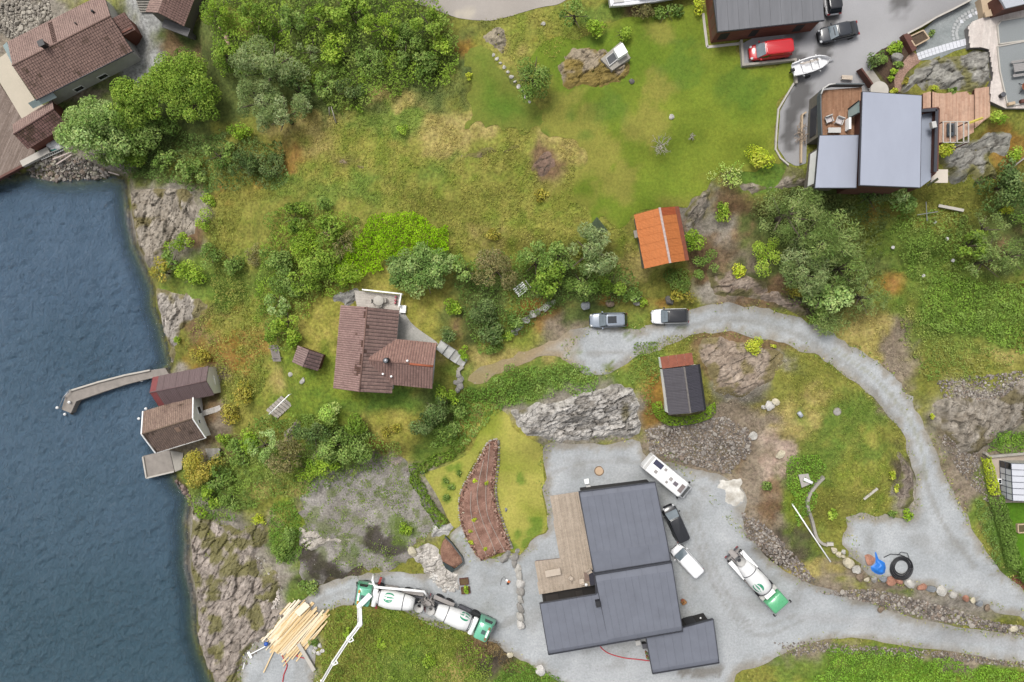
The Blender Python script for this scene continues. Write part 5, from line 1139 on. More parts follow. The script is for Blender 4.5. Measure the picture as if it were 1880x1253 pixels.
    mb = MB(); mb.box((x0+.15,0,.95),(.14,2.3,.3),bev=.03); mb.build('bumper', M_steel, root)
    for s in (1,-1): mb = MB(); mb.box((x0+.06,s*.95,.95),(.06,.34,.18)); mb.build('tail_light', M_tail, root)
    if not pump: return root
    # pump equipment: delivery pipe along the north side, turret and folding boom reaching over the grass
    inv = Matrix.LocRotScale(root.location, root.rotation_euler, None).inverted()
    tp = lambda x, y, z: inv @ Wz(x, y, z)
    mb = MB(); mb.tube([tp(686,1056,5.2),tp(684,1066,6.2),tp(688,1078,6.6),tp(754,1084,6.6),tp(778,1086,6.4),tp(786,1097,5.4)],.16,10); mb.build('delivery_pipe', M_white, root, True)
    mb = MB(); q = tp(680,1092,6.3); mb.tube([(q.x,q.y,.9),(q.x,q.y,q.z)],.3,14); mb.box((q.x,q.y,1.2),(1.2,2.0,.5)); mb.build('turret', M_white, root, True)
    arms = [((680,1092,7.0),(660,1112,7.6),.34),((660,1112,7.6),(661,1146,7.9),.36),((661,1146,7.9),(641,1172,7.6),.32),((641,1172,7.6),(612,1216,7.0),.27),((612,1216,7.0),(578,1275,6.2),.24)]
    bm_ = MB().bar(tp(*arms[0][0]), tp(*arms[0][1]), .62, .4).build('boom', M_white, root)
    for s_, e_, r_ in arms[1:]: mb = MB(); mb.bar(tp(*s_), tp(*e_), r_*1.5, r_); mb.build('boom_section', M_white, bm_)
    for s_, e_, r_ in arms:
        mb = MB(); off = Vector((0,.22 if r_>.3 else .16,.22)); mb.tube([tp(*s_)+off+Vector((.12,0,0)),tp(*e_)+off+Vector((.12,0,0))],.075,8); mb.build('boom_pipe', M_whitec, bm_, True)
        p_ = tp(*e_); mb = MB(); mb.tube([p_+Vector((0,0,-.3)),p_+Vector((0,0,.3))],r_*.9,14); mb.build('boom_joint', M_white, bm_, True)
    for p_ in ((645,1172,7.6),(616,1214,7.1),(588,1251,6.5)):
        q = tp(*p_); mb = MB(); mb.tube([q+Vector((0,-.2,0)),q+Vector((-.35,.2,.1)),q+Vector((.1,.45,.2)),q+Vector((.4,.1,.1))],.09,8); mb.build('pipe_elbow', M_white, bm_, True)
    mb = MB()
    for s in (1,-1): mb.bar((x1-2.6,s*.3,.75),(x1-2.9,s*2.1,.6),.3,.25)
    mb.build('outrigger', mat('red_outrigger', S(178,62,54), .6, var=.15), root)
    mb = MB(); mb.box((x0-.5,.1,1.1),(1.1,1.4,.7),bev=.1); mb.build('pump_hopper', M_dust, root)
    mb = MB(); mb.box((x0-.2,.95,1.3),(.5,.45,.3),bev=.05); mb.build('valve_box', mat('red_valve', S(178,74,62), .6), root)
    return root
mixer('mixer truck with a pump boom stretched over the grass', (784,1109), (652,1085.5), P_teal, True, 2.6-3.14, .1)
mixer('mixer truck backed up to the pump truck, mint cab to the right', (783,1105.5), (905,1161), P_teal, False, 1.0, .5)
mixer('mixer truck with a plain green cab standing alone in the yard', (1343,1014), (1436,1117), P_green, False, -.5, .1, 'box')
# ---- boat on trailer and moored-up boat at the top
def boat(name, label, stern, bow, dz, L, B, interior, trailer=True):
    a = P3(*stern, dz); b = P3(*bow, dz); c = (a+b)/2; g = gz(c)
    root = thing(name, label, 'boat', (c.x,c.y,g+.03), math.atan2(b.y-a.y,b.x-a.x))
    Mh = mat('gelcoat_white', (.6,.6,.61), .3, var=.04)
    xs = [-L/2,-L/4,0,L/4,L*.38,L*.46,L/2]; ws = [.86,.98,1,.86,.58,.30,.03]; zk = [.45,.4,.4,.45,.55,.7,.9]
    zs = 1.15
    out = [[(x,-B/2*k,zs+.06*i),(x,-B/2*k*.92,.75),(x,0,z),(x,B/2*k*.92,.75),(x,B/2*k,zs+.06*i),(x,B/2*k*.86,zs+.04+.06*i),(x,B/2*k*.80,.85),(x,0,.8+.05*max(0,i-3)),(x,-B/2*k*.80,.85),(x,-B/2*k*.86,zs+.04+.06*i)] for i,(x,k,z) in enumerate(zip(xs,ws,zk))]
    MB().loft(out).build('hull', Mh, root, False)
    for x in (-L*.22,L*.05,L*.25): mb = MB(); mb.box((x,0,1.05),(.35,B*.74,.06),bev=.02); mb.build('thwart', Mh, root)
    mb = MB(); mb.box((-L/2-.15,0,1.1),(.4,.35,.5),bev=.1); mb.box((-L/2-.15,0,.6),(.15,.12,.8)); mb.build('outboard_motor', M_black, root)
    mb = MB(); mb.tube([(-L*.3,B*.25,1.2),(L*.2,B*.22,1.25)],.035,6); mb.tube([(-L*.25,B*.17,1.2),(L*.22,B*.14,1.25)],.03,6); mb.build('oar', M_beige, root, True)
    if trailer:
        mb = MB(); mb.box((.2,0,.36),(L,.1,.1)); mb.bar((L*.5,0,.36),(L*.5+.9,0,.4),.1,.1); mb.box((-.4,0,.32),(.1,B+.5,.1)); tr = mb.build('trailer', M_metal, root)
        for s in (1,-1): wheel(tr, -.4, s*(B/2+.18), .3, .2)
        for x in (-1.1,.9):
            for s in (1,-1): mb = MB(); mb.bar((x,s*B*.35,.5),(x,s*(B/2+.12),.95),.1,.1); mb.build('trailer_post', M_white, tr)
    return root
boat('dinghy', 'white open boat on a trailer on the asphalt', (1456,130), (1521,110), .9, 4.3, 1.75, None)
mbt = thing('motor_boat', 'white cabin boat at the top edge behind the shrubs', 'boat', P3(1195,-8), R(7))
Mh = mat('cabin_boat_white', (.58,.58,.6), .3, var=.05)
xs = [-5.2,-3,0,2.5,4.2,5.2,5.6]; ws = [.92,1,1,.9,.62,.3,.04]
MB().loft([[(x,-1.5*k,1.5),(x,-1.3*k,.7),(x,0,.3+.1*i),(x,1.3*k,.7),(x,1.5*k,1.5),(x,1.3*k,1.55),(x,0,1.5),(x,-1.3*k,1.55)] for i,(x,k) in enumerate(zip(xs,ws))]).build('hull', Mh, mbt)
MB().loft([rrect(-2.2,2.4,1.15,1.5,.4),rrect(-2.0,1.6,1.0,2.5,.35)]).build('cabin', Mh, mbt, True)
mb = MB(); mb.slab([(2.38,-.8,1.65),(2.38,.8,1.65),(1.72,.75,2.4),(1.72,-.75,2.4)],.04); mb.build('windscreen', M_dglass, mbt)
mb = MB(); mb.box((.4,-1.12,2.0),(2.0,.05,.45)); mb.build('side_window', M_dglass, mbt)
mb = MB(); mb.tube([(-5.0,-1.4,1.6),(-5.0,-1.4,2.1),(3,-1.3,2.2),(5.2,-.4,2.3)],.035,6); mb.build('guard_rail', M_metal, mbt, True)
mb = MB(); mb.box((-5.5,.2,1.0),(.5,.6,1.0),bev=.12); mb.build('outboard_motor', M_whitec, mbt)
mb = MB(); mb.box((-4.2,0,1.62),(1.2,2.3,.12),bev=.03); mb.build('stern_seat', M_whitec, mbt)
# ---------------------------------------------------------------- stones
def _ico(sub=2):
    import bmesh
    bm = bmesh.new(); bmesh.ops.create_icosphere(bm, subdivisions=sub, radius=1.0)
    V = np.array([v.co[:] for v in bm.verts]); Fq = np.array([[v.index for v in f.verts] for f in bm.faces]); bm.free(); return V, Fq
ICO1 = _ico(1); ICO2 = _ico(2)
def stone_geo(rg, sub=2, k=9, flat=0.7):
    V, Fq = ICO2 if sub == 2 else ICO1
    N = rg.normal(size=(k, 3)); N /= np.linalg.norm(N, axis=1)[:,None]; d = rg.uniform(.62, 1.0, k)
    dots = np.maximum(V @ N.T, 1e-3); r = np.minimum((d[None]/dots).min(1), 1.12)
    W_ = V*r[:,None]*np.array([1, rg.uniform(.65,1), flat*rg.uniform(.75,1.1)])
    return W_, Fq
STC = {'grey':(168,164,158), 'pale':(206,202,194), 'cream':(222,212,186), 'red':(190,140,118), 'dark':(120,116,112), 'brown':(150,132,114), 'bluegrey':(150,154,158), 'white':(226,222,216)}
def stone(px, py, rm, label, colr='grey', flat=.7, group=None, seed=None, name='boulder', rz=None, sx=1.0):
    rg = np.random.default_rng(seed if seed is not None else int(px*7+py*13))
    V, Fq = stone_geo(rg, 2, 10, flat); V = V*rm*np.array([sx,1,1]); p = P3(px, py, rm*.2)
    c = S(*STC[colr])[None]*(1+(fbm(V[:,0]*3/rm, V[:,1]*3/rm, 5)[:,None]-.5)*.5)
    o = link_mesh(name, np_mesh(name, V, Fq, M_stone, c)); o.location = (p.x, p.y, gz(p)+rm*flat*.25); o.rotation_euler = (0,0,rz if rz is not None else rg.uniform(0,6.3))
    return setp(o, label, 'rock', group)
for i, (zx, zy, r, c, lab) in enumerate([(750,262,20,'cream','cream boulder at the head of the boulder row near the white pipe end'),(778,285,18,'cream','cream boulder second in the row below the white pipe end'),(806,270,14,'pale','upper of two small round pale stones in the boulder row'),(806,297,14,'cream','lower of two small round pale stones in the boulder row'),
 (833,332,34,'cream','largest cream boulder, flat and round, in the boulder row'),(883,372,26,'pale','pinkish pale boulder right below the largest cream one'),(907,425,24,'brown','brown grey boulder at the corner of the boulder row'),(946,435,16,'cream','small cream stone between two grey boulders below the blue tarp'),
 (988,433,20,'grey','grey boulder below the blue tarp'),(1037,433,21,'bluegrey','blue grey boulder next to the first reddish boulder'),(1085,440,28,'red','reddish boulder left of the hose coil bottom'),(1135,443,21,'red','reddish boulder under the bottom of the hose coil'),(1203,458,34,'pale','wide pale boulder just right of the hose coil'),
 (1273,483,28,'red','pinkish boulder after the wide pale boulder'),(1330,490,27,'bluegrey','dark flat topped boulder midway along the lower row'),(1392,503,27,'pale','square pale boulder midway along the lower row'),(1456,525,24,'pale','pale boulder split by a dark crack'),(1533,545,22,'red','reddish boulder near the right end of the row'),(1577,558,17,'cream','yellowish stone near the right end of the row'),(1617,578,19,'bluegrey','blue grey boulder near the right end of the row'),(1662,603,20,'brown','half sunken brown boulder last in the row'),
 (1030,612,20,'brown','lone tan stone on the rubble bank under the reddish boulders'),(1815,728,22,'cream','lone cream stone at the right end of the rubble bank')]):
    stone(1300+zx/3.241, 930+zy/3.241, r/3.241/14.3*1.15, lab, c, .75, 'boulders edging the turning area')
for px, py, r, c, lab in [(1076,561,.62,'bluegrey','grey boulder above the front of the blue grey car'),(1121,556,.6,'brown','brown boulder above the roof of the blue grey car'),(1171,553,.7,'grey','grey boulder between the two parked cars'),(1229,552,.75,'dark','dark flat boulder directly above the white car'),(1267,550,.5,'dark','dark boulder above the rear of the white car'),
 (1159,150,.42,'dark','black stone on the big lawn below the old hut'),(1233,215,.36,'pale','pale stone alone in the middle of the big lawn'),(997,44,.3,'pale','pale stone by the roadside grass at the top'),(555,699,.45,'pale','pale pointed stone on the grass left of the cottage'),(533,688,.3,'pale','small pale stone up the slope from the tool shed'),
 (774,868,.3,'bluegrey','blue grey slab at the west corner of the yellow lawn'),(929,936,.3,'bluegrey','small round grey stone on the yellow lawn'),(1342,1093,.3,'grey','small stone'),(992,1231,.75,'white','white boulder on the bank below the west wing'),(936,1203,.5,'cream','cream stone beside the yard edge near the mint cab'),
 (757,1014,.85,'cream','cream boulder at the left tip of the white blasted rock'),(1284,472,.35,'grey','grey stone'),(1382,801,.6,'pale','pale stone at the right edge of the rubble slope'),(1433,834,.7,'cream','cream stone above the pinkish track'),(1415,745,.7,'white','white stone in the cluster north of the rubble slope'),(1402,748,.4,'white','small white stone left end of the stone cluster'),(1425,738,.5,'cream','cream stone right end of the stone cluster'),
 (1325,960,.0,'grey','')]:
    if r > 0 and 'alone' or r > 0:
        if lab in ('small stone','grey stone'): continue
        stone(px, py, r, lab, c, .6)
# stone edging of the yard and the wall west of the dark house
for i, (px, py, r, c) in enumerate([(945,1034,.55,'grey'),(950,1046,.6,'pale'),(954,1058,.65,'pale'),(957,1072,.7,'white'),(955,1086,.6,'grey'),(956,1100,.6,'pale'),(955,1116,.65,'grey'),(956,1132,.6,'pale'),(956,1148,.7,'white')]):
    stone(px, py, r, ['topmost','second','third','fourth','fifth','sixth','seventh','eighth','lowest'][i]+' stone of the short upright wall in the yard left of the dark house', c, .7, 'stones of the short wall in the yard', sx=1.2, rz=1.5+.1*i)
for i, (px, py, r) in enumerate([(932,1016,.5),(944,1022,.6),(950,1012,.45),(925,1026,.7)]):
    stone(px, py, r, ['left','middle','top right','lowest left'][i]+' grey stone piled at the lower tip of the bark bed', 'grey', .7, 'stones at the tip of the bark bed')
for i in range(14):
    t = i/13; px = 1016-70*t-10*math.sin(t*3); py = 556+54*t
    stone(px, py, .38+.12*(i % 3), 'stone in the old low wall between the garden and the car park', ['pale','grey','white'][i % 3], .6, 'stones of the old garden wall')
for i in range(11):
    t = i/10; px = 906+66*t; py = 101+86*t**1.1
    stone(px, py, .22+.06*(i % 2), 'small pale stone in the edging along the deep green lawn', 'pale', .5, 'edging stones of the deep green lawn')
for i, (px, py) in enumerate([(842,690),(845,697),(838,702),(846,708),(840,716)]): stone(px, py, .5, ['topmost','second','middle','fourth','lowest'][i]+' grey stone in the file beside the cottage path end', 'grey', .7, 'stones at the cottage path end')
for i, (px, py) in enumerate([(587,1186),(580,1190),(592,1195),(585,1199),(577,1197)]): stone(px, py, .35, 'white broken stone by the long white beam', 'white', .6, 'white stones by the beam')
# rubble: the larger stones one by one, the small ones as one mass
def rubble(poly, n_big, n_small, rbig, rsmall, cols, label, group, seed, name='stone', zoff=0.0, sname='rubble', parent=None):
    P = wpoly(poly); rg = np.random.default_rng(seed)
    def scatter(n):
        out = []
        while len(out) < n:
            x = rg.uniform(P[:,0].min(), P[:,0].max(), n); y = rg.uniform(P[:,1].min(), P[:,1].max(), n)
            k = inpoly(x, y, P); out += list(zip(x[k], y[k]))
        return np.array(out[:n])
    if n_big:
        protos = []
        for i in range(8):
            V, Fq = stone_geo(rg, 1, 8, .75); c = S(*cols[i % len(cols)])[None]*np.ones((len(V),1)); protos.append(np_mesh(name, V, Fq, M_stone, c))
        pts = scatter(n_big); z = G(pts[:,0], pts[:,1])
        for (x, y), zz in zip(pts, z):
            o = bpy.data.objects.new(name, protos[rg.integers(8)]); C.objects.link(o); s = rg.uniform(*rbig)
            o.location = (x, y, max(zz, -.3 if zoff else zz)+zoff+s*.3); o.rotation_euler = (rg.uniform(-.3,.3), rg.uniform(-.3,.3), rg.uniform(0,6.3)); o.scale = (s, s*rg.uniform(.7,1), s*rg.uniform(.7,1))
            setp(o, label, 'stone', group)
    pts = scatter(n_small); z = G(pts[:,0], pts[:,1]); VV = []; FF = []; CC = []; b = 0
    for (x, y), zz in zip(pts, z):
        V, Fq = stone_geo(rg, 1, 6, .7); s = rg.uniform(*rsmall); a = rg.uniform(0,6.3); ca, sa = math.cos(a), math.sin(a)
        V = V*s; V = np.stack([V[:,0]*ca-V[:,1]*sa+x, V[:,0]*sa+V[:,1]*ca+y, V[:,2]+max(zz,-.3)+zoff+s*.15], 1)
        VV.append(V); FF.append(Fq+b); b += len(V); CC.append(np.repeat(S(*cols[rg.integers(len(cols))])[None]*rg.uniform(.75,1.2), len(V), 0))
    o = link_mesh(sname, np_mesh(sname, np.concatenate(VV), np.concatenate(FF), M_stone, np.concatenate(CC)), None, parent, kind='stuff')
    if parent is None: o['label'] = label.replace('stone ', 'rubble ', 1)
GREYS = [(166,158,150),(140,130,122),(186,178,168),(120,112,106),(156,140,126)]
rubble([(1185,790),(1260,770),(1330,765),(1375,790),(1380,830),(1340,870),(1300,862),(1250,848),(1195,835)], 62, 3000, (.2,.4), (.05,.17), GREYS, 'stone lying loose on the rubble slope below the black roofed shed', 'stones of the rubble slope', 1)
rubble([(48,312),(60,300),(110,285),(150,290),(205,318),(190,328),(100,334),(60,325)], 50, 600, (.3,.55), (.1,.25), GREYS+[(190,184,166)], 'stone in the heap at the water by the wharf', 'stones at the wharf waterline', 2)
rubble([(-10,-5),(90,-5),(95,30),(70,60),(20,72),(-10,50)], 40, 800, (.28,.5), (.08,.22), [(176,168,156),(150,142,132),(200,192,178)], 'stone in the pale heap in the top left corner', 'stones of the top left heap', 3)
rubble([(1490,1085),(1600,1082),(1700,1105),(1800,1135),(1880,1150),(1880,1168),(1780,1150),(1650,1122),(1560,1098)], 45, 1500, (.25,.42), (.07,.2), GREYS, 'stone in the rubble bank between the two tracks', 'stones of the bank between the tracks', 4)
rubble([(780,1040),(815,1050),(845,1070),(840,1085),(815,1085),(795,1070)], 34, 140, (.22,.45), (.1,.2), [(224,220,212),(206,200,192),(236,232,226)], 'stone among the white blasted rocks by the small bark bed', 'white blasted stones', 5)
rubble([(485,1085),(512,1082),(515,1110),(500,1118),(485,1112)], 24, 60, (.22,.38), (.1,.2), [(226,216,206),(210,200,188)], 'stone in the pinkish white cluster above the timber pile', 'pinkish white stones above the timber', 6)
rubble([(1720,700),(1880,680),(1880,760),(1740,745)], 0, 900, (.2,.3), (.06,.2), GREYS, 'stone chippings on the right bank', 'right bank', 7)
rubble([(1360,940),(1400,960),(1450,1010),(1500,1065),(1480,1070),(1420,1030),(1370,985)], 0, 900, (.2,.3), (.06,.22), GREYS, 'stone chippings on the yard side bank', 'yard bank', 8)
rubble([(570,880),(740,850),(800,950),(740,1000),(620,960),(560,950)], 0, 900, (.2,.3), (.05,.16), GREYS+[(214,210,202)], 'stone scatter on the bare plot', 'plot', 9)
rubble([(325,880),(348,905),(352,925),(340,915),(320,885)], 14, 130, (.2,.35), (.06,.15), [(120,104,98),(160,140,132)], 'stone on the small beach by the square quay', 'stones by the square quay', 10)
rubble([(380,960),(480,1000),(520,1080),(500,1160),(440,1240),(380,1200),(365,1100)], 0, 900, (.2,.3), (.05,.2), [(206,200,192),(170,160,150),(140,128,118)], 'stone litter on the shore rock', 'shore litter', 11)
rubble([(1420,1180),(1520,1180),(1680,1192),(1880,1216),(1880,1226),(1660,1206),(1520,1196),(1460,1205)], 0, 900, (.2,.3), (.05,.16), GREYS, 'stone verge below the lower track', 'verge', 12)
rubble([(1720,800),(1790,790),(1800,860),(1820,930),(1790,900),(1750,850)], 0, 700, (.2,.3), (.05,.16), GREYS, 'stone chips left of the hedge', 'hedge chips', 13)
# ---------------------------------------------------------------- pier, quays, wharf
def deckbox(name, poly_px, z, thick, m, label, cat, extra=None):
    q = [(p.x,p.y) for p in pz(poly_px, z)]; cx = sum(p[0] for p in q)/len(q); cy = sum(p[1] for p in q)/len(q)
    root = thing(name, label, cat, (cx, cy, z-thick)); MB().prism(q, z-thick, z).build('deck_slab', m, root, world=True); return root, q
pr, q = deckbox('pier', [(113,752),(120,727),(130,717),(180,702),(230,689),(276,680),(303,676),(312,690),(276,695),(232,706),(192,719),(140,737),(130,759)], 1.0, 2.8, M_concd, 'long bent concrete pier reaching into the sea', 'pier')
mb = MB(); pp = [Wz(x,y,1.12) for x,y in [(128,718),(180,702),(230,689),(276,680)]]
for a, b in zip(pp[:-1], pp[1:]): mb.bar(a, b, .22, .3)
mb.build('edge_kerb', M_conclight, pr, world=True)
mb = MB(); pp = [Wz(x,y,1.5) for x,y in [(108,750),(116,730),(128,716)]]; mb.tube(pp,.05,6)
for p in pp: mb.tube([p, p-Vector((0,0,.6))],.05,6)
mb.build('guard_rail', M_metal, pr, True, world=True)
mb = MB(); mb.slab([Wz(129,760,.3),Wz(137,737,.3),Wz(142,738,.1),Wz(134,761,.1)],.1)
for t in np.linspace(0,1,9): mb.bar(Wz(129+8*t,760-23*t,.45), Wz(135+7*t,761-23*t,.2), .12,.15)
mb.build('timber_fender', mat('wet_timber', S(62,58,52), .8, var=.3), pr, world=True)
for i, (x, y, z, lab) in enumerate([(105,749,.9,'white ball on the outer tip of the pier rail'),(119,761,.2,'white buoy floating at the pier end'),(127,739,1.3,'white ball on top of the pier head'),(260,699,.2,'white buoy under the south edge of the pier'),(268,751,.2,'white buoy beside the upper corner of the tiled boathouse'),(255,769,.2,'white buoy near the seaward gable of the tiled boathouse')]):
    p = Wz(x,y,z); mb = MB(); mb.ball((p.x,p.y,z),.2,12,8); mb.tube([(p.x,p.y,z+.18),(p.x,p.y,z+.3)],.05,6); single(mb, 'buoy', M_white, lab, 'buoy', 'white balls and buoys', smooth_=True)
qy, q = deckbox('quay', [(261.5,838),(311,827),(320,866),(268,879)], 1.0, 2.6, M_concd, 'square weathered concrete quay below the tiled boathouse', 'quay')
mb = MB()
for a, b in (((262.5,839),(269,878)),((269,878),(320,866))): mb.bar(Wz(*a,1.1), Wz(*b,1.1), .2, .22)
mb.build('edge_kerb', M_conclight, qy, world=True)
MB().prism([(p.x,p.y) for p in pz([(312,828),(336,832),(333,862),(321,867)],1.2)], -.5, 1.15).build('inner_slab', M_concrete, qy, world=True)
wf = thing('timber_wharf', 'broad weathered timber wharf at the left edge', 'wharf', Wz(10,250,1.0))
WP = [(p.x,p.y) for p in pz([(-90,60),(-10,140),(44,222),(60,262),(66,286),(43,303),(0,326),(-90,372)], 1.9)]
MB().prism(inset(WP,.1), .9, 1.78).build('substructure', M_brownwood, wf, world=True)
planks('board', WP, 1.9, math.radians(66), .17, ((132,116,106),(158,142,132)), wf, seed=8, t=.1)
p = [Wz(x,y,2.0) for x,y in [(-90,374),(0,327),(43,304)]]; mb = MB(); mb.bar(p[0],p[1],.3,.3); mb.bar(p[1],p[2],.3,.3); mb.build('edge_beam', M_brownwood, wf, world=True)
mb = MB()
for x,y in ((0,322),(20,312),(40,300)): a = Wz(x,y,1.8); mb.tube([(a.x,a.y,-3),(a.x,a.y,1.7)],.16,8)
mb.build('pile', M_bark, wf, True, world=True)
MB_ = MB().prism([(p.x,p.y) for p in pz([(-30,118),(0,106),(14,96),(26,126),(66,186),(84,196),(42,221),(0,152)],2.0)], 1.2, 2.02); single(MB_, 'apron', mat('stained_cream_concrete', S(206,196,176), .9, col2=S(216,204,184), scale=.5), 'cream coloured concrete apron between the wharf house and the timber wharf', 'apron')
mb = MB(); mb.bar(Wz(41,302,2.2), Wz(91,276,2.2), .85, .5); single(mb, 'kerb_block', M_conclight, 'long cream concrete block on the wharf corner', 'block')
mb = MB()
for i, (x,y,r) in enumerate(((96,268,.7),(105,265,.8),(113,262,.6),(100,274,.5),(109,271,.6))): p = P3(x,y,.3); mb.ball((p.x,p.y,p.z+.2), r, 9, 6, (1,.7,.55))
b = single(mb, 'tarpaulin', mat('crumpled_white_tarp', S(226,226,226), .6, var=.1, scale=1.5, bump=1.0, bscale=3), 'crumpled white tarpaulin bundle between the shed and the stone heap', 'tarp')
p = P3(101,276,.5); m2 = MB(); m2.ball((p.x,p.y,p.z),.5,9,6,(1.3,.5,.5)); m2.build('teal_cover', mat('teal_cloth', S(50,130,122), .7), b, True, world=True)
mb = MB()
for k in range(2): mb.bar(P3(76+3*k,294-7*k,.6), P3(126+3*k,272-7*k,.6), .08,.08)
for t in np.linspace(0,1,14): mb.bar(P3(76+50*t,294-22*t,.6), P3(79+50*t,287-22*t,.6), .05,.05)
single(mb, 'ladder', mat('grey_aluminium', S(176,176,172), .5), 'aluminium ladder lying along the stone heap', 'ladder')
for i, (a, b, lab) in enumerate([((97,293),(134,278),'pinkish plank lying on the stone heap by the wharf'),((104,302),(132,284),'second pinkish plank crossing the stone heap'),((199,316),(219,322),'thin pale pole end sticking out over the water')]):
    mb = MB(); mb.bar(P3(*a,.6), P3(*b,.6), .16,.1); single(mb, 'plank', mat('pale_plank%d' % i, S(206,190,182), .8), lab, 'plank')
# steps at the top left
st = thing('stone_steps', 'grey concrete steps beside the corner house', 'steps', P3(268,12)); a = P3(240,4); b = P3(290,28)
for i in range(7):
    p0 = Wz(244-1.5*i+4,-6+4.6*i,6.4-.22*i); mb = MB(); q = [Wz(248+1.5*i,-6+4.4*i,6.4-.22*i), Wz(286+.6*i,-7+4.8*i,6.4-.22*i)]
    mb.bar(q[0], q[1], .34, .2); mb.build('step', M_concrete, st, world=True)
MB().prism([(p.x,p.y) for p in pz([(238,-10),(288,-10),(296,30),(262,24),(246,10)],4.6)], 2.0, 4.6).build('step_base', mat('dark_step_base', S(120,116,112), .9), st, world=True)
for k, (pts, m, lab) in enumerate([([(308,34),(325,40),(343,46)], M_beige, 'pale driftwood log on the grass below the corner house'),]):
    mb = MB(); mb.tube([P3(x,y,.2) for x,y in pts], [.1,.17,.13], 7); single(mb, 'log', m, lab, 'log')
mb = MB(); p = P3(417,74,.6); mb.bar((p.x-.2,p.y+.9,p.z),(p.x+.2,p.y-.9,p.z),.5,.3); mb.bar((p.x-.45,p.y+.9,p.z-.3),(p.x-.35,p.y+.9,p.z+1.6),.1,.1); single(mb, 'crate', mat('faded_pink_board', S(206,170,150), .8), 'faded pink board and post standing among the bushes', 'board')
# ---------------------------------------------------------------- cottage garden
tr = thing('cottage_terrace', 'white terrace with railing on the north side of the cottage', 'terrace', Wz(694,550,9.3)); TQ = [(p.x,p.y) for p in pz([(650,533),(736,542),(733,571),(655,562)],9.75)]
MB().prism(inset(TQ,.05), 8.9, 9.68).build('substructure', M_whitec, tr, world=True)
planks('board', TQ, 9.76, math.radians(-6), .14, ((210,200,190),(224,216,206)), tr, seed=9)
def railing(pts, z0, h, m, parent, nm='railing'):
    mb = MB()
    for a, b in zip(pts[:-1], pts[1:]):
        A_ = Wz(*a,z0+h); B_ = Wz(*b,z0+h); mb.bar(A_,B_,.16,.07); mb.bar(A_-Vector((0,0,.45)),B_-Vector((0,0,.45)),.05,.25)
        n = max(2,int((B_-A_).length/1.3))
        for i in range(n+1): p = A_.lerp(B_,i/n); mb.tube([p,p-Vector((0,0,h))],.05,6)
    return mb.build(nm, m, parent, world=True)
railing([(665,532),(738,540)], 9.76, .95, M_white, tr); railing([(736,541),(732.5,563)], 9.76, .95, M_white, tr)
p = Wz(697,553,9.76); t = thing('garden_table', 'round white table on the cottage terrace', 'table', p); mb = MB(); mb.lathe([(.02,.70),(.62,.70),(.64,.73),(.62,.75),(.02,.75)],20); mb.build('tabletop', M_conclight, t, True); mb = MB(); mb.tube([(0,0,0),(0,0,.7)],.06,8); mb.box((0,0,.03),(.6,.1,.05)); mb.box((0,0,.03),(.1,.6,.05)); mb.build('pedestal', M_whitec, t)
def chair(name, label, p, rz, m, group=None, s=.5):
    t = thing(name, label, 'chair', p, rz, group); mb = MB(); mb.box((0,0,.44),(s,s,.06),bev=.015); mb.build('seat', m, t); mb = MB(); mb.box((-s*.5,0,.72),(.06,s,.5),bev=.015); mb.build('backrest', m, t)
    for sx in (1,-1):
        for sy in (1,-1): mb = MB(); mb.box((sx*s*.43,sy*s*.43,.21),(.05,.05,.42)); mb.build('leg', m, t)
    for sy in (1,-1): mb = MB(); mb.box((0,sy*s*.5,.64),(s*.9,.06,.05)); mb.build('armrest', m, t)
    return t
chair('garden_chair', 'pale chair right of the round terrace table', Wz(707,552,9.76), math.pi, M_conclight); chair('garden_chair', 'pale chair below the round terrace table', Wz(698,561,9.76), math.pi/2, M_conclight); chair('garden_chair', 'pale chair left of the round terrace table', Wz(688,554,9.76), 0, M_conclight)
p = Wz(740.5,568,9.6); mb = MB(); mb.box(p,(.75,.95,.8),-.1,bev=.03); b = single(mb, 'storage_box', M_white, 'white box at the corner of the cottage terrace', 'box')
for i, (x, y) in enumerate(((727.5,546),(727,552),(726.5,557))):
    p = Wz(x,y,9.76); mb = MB(); mb.tube([p,p+Vector((0,0,.3))],[.12,.17],9); o = single(mb, 'flower_pot', mat('maroon_pot%d' % i, S(128,78,76), .7), 'small flower pot inside the east terrace railing', 'pot', 'pots along the terrace railing', smooth_=True)
    mb = MB(); mb.ball((p.x,p.y,p.z+.36),.16,8,5); mb.build('flowers', mat('pink_flowers%d' % i, S(206,120,130), .8, var=.4, scale=8), o, True, world=True)
patch('gravel_court', [(731,571),(742,574),(754,592),(776,610),(802,628),(800,634),(760,626),(727,624)], M_gravel, lambda X,Y,D: ncol((176,174,168),(196,193,186),X,Y,.8,41), .3, sm=2, jit=.05, label='pale gravel court in the corner of the cottage')
sp = thing('slab_path', 'pale stone slab path leading away from the cottage', 'path', P3(830,655))
Q = [P3(x,y,.1) for x,y in [(800,641),(810,625),(860,659),(850,675)]]; MB().slab([Vector((v.x,v.y,gz(v)+.2)) for v in Q], 1.2).build('path_bed', mat('pale_path_bed', S(190,188,182), .9, var=.15), sp, world=True)
for i, qd in enumerate([[(801,641),(810,626),(823,634.5),(812,650)],[(812.6,650.5),(823.6,635),(836,643),(824,659)],[(824.6,659.4),(836.6,643.4),(848,651),(837,667.5)],[(837.6,668),(848.6,651.4),(859,659),(850,674)]]):
    Q = []
    for x, y in qd: v = P3(x,y,.1); Q.append((v.x,v.y))
    z = gz(Q[0]); mb = MB(); mb.prism(Q, z-.4, max(gz(v) for v in Q)+.2); mb.build('slab', mat('slab_stone%d' % i, S(206,206,202), .9, var=.1, scale=1.5, bump=.2), sp, world=True)
mb = MB(); pts = [(800,640),(806,650),(800,668),(796,700)]; 
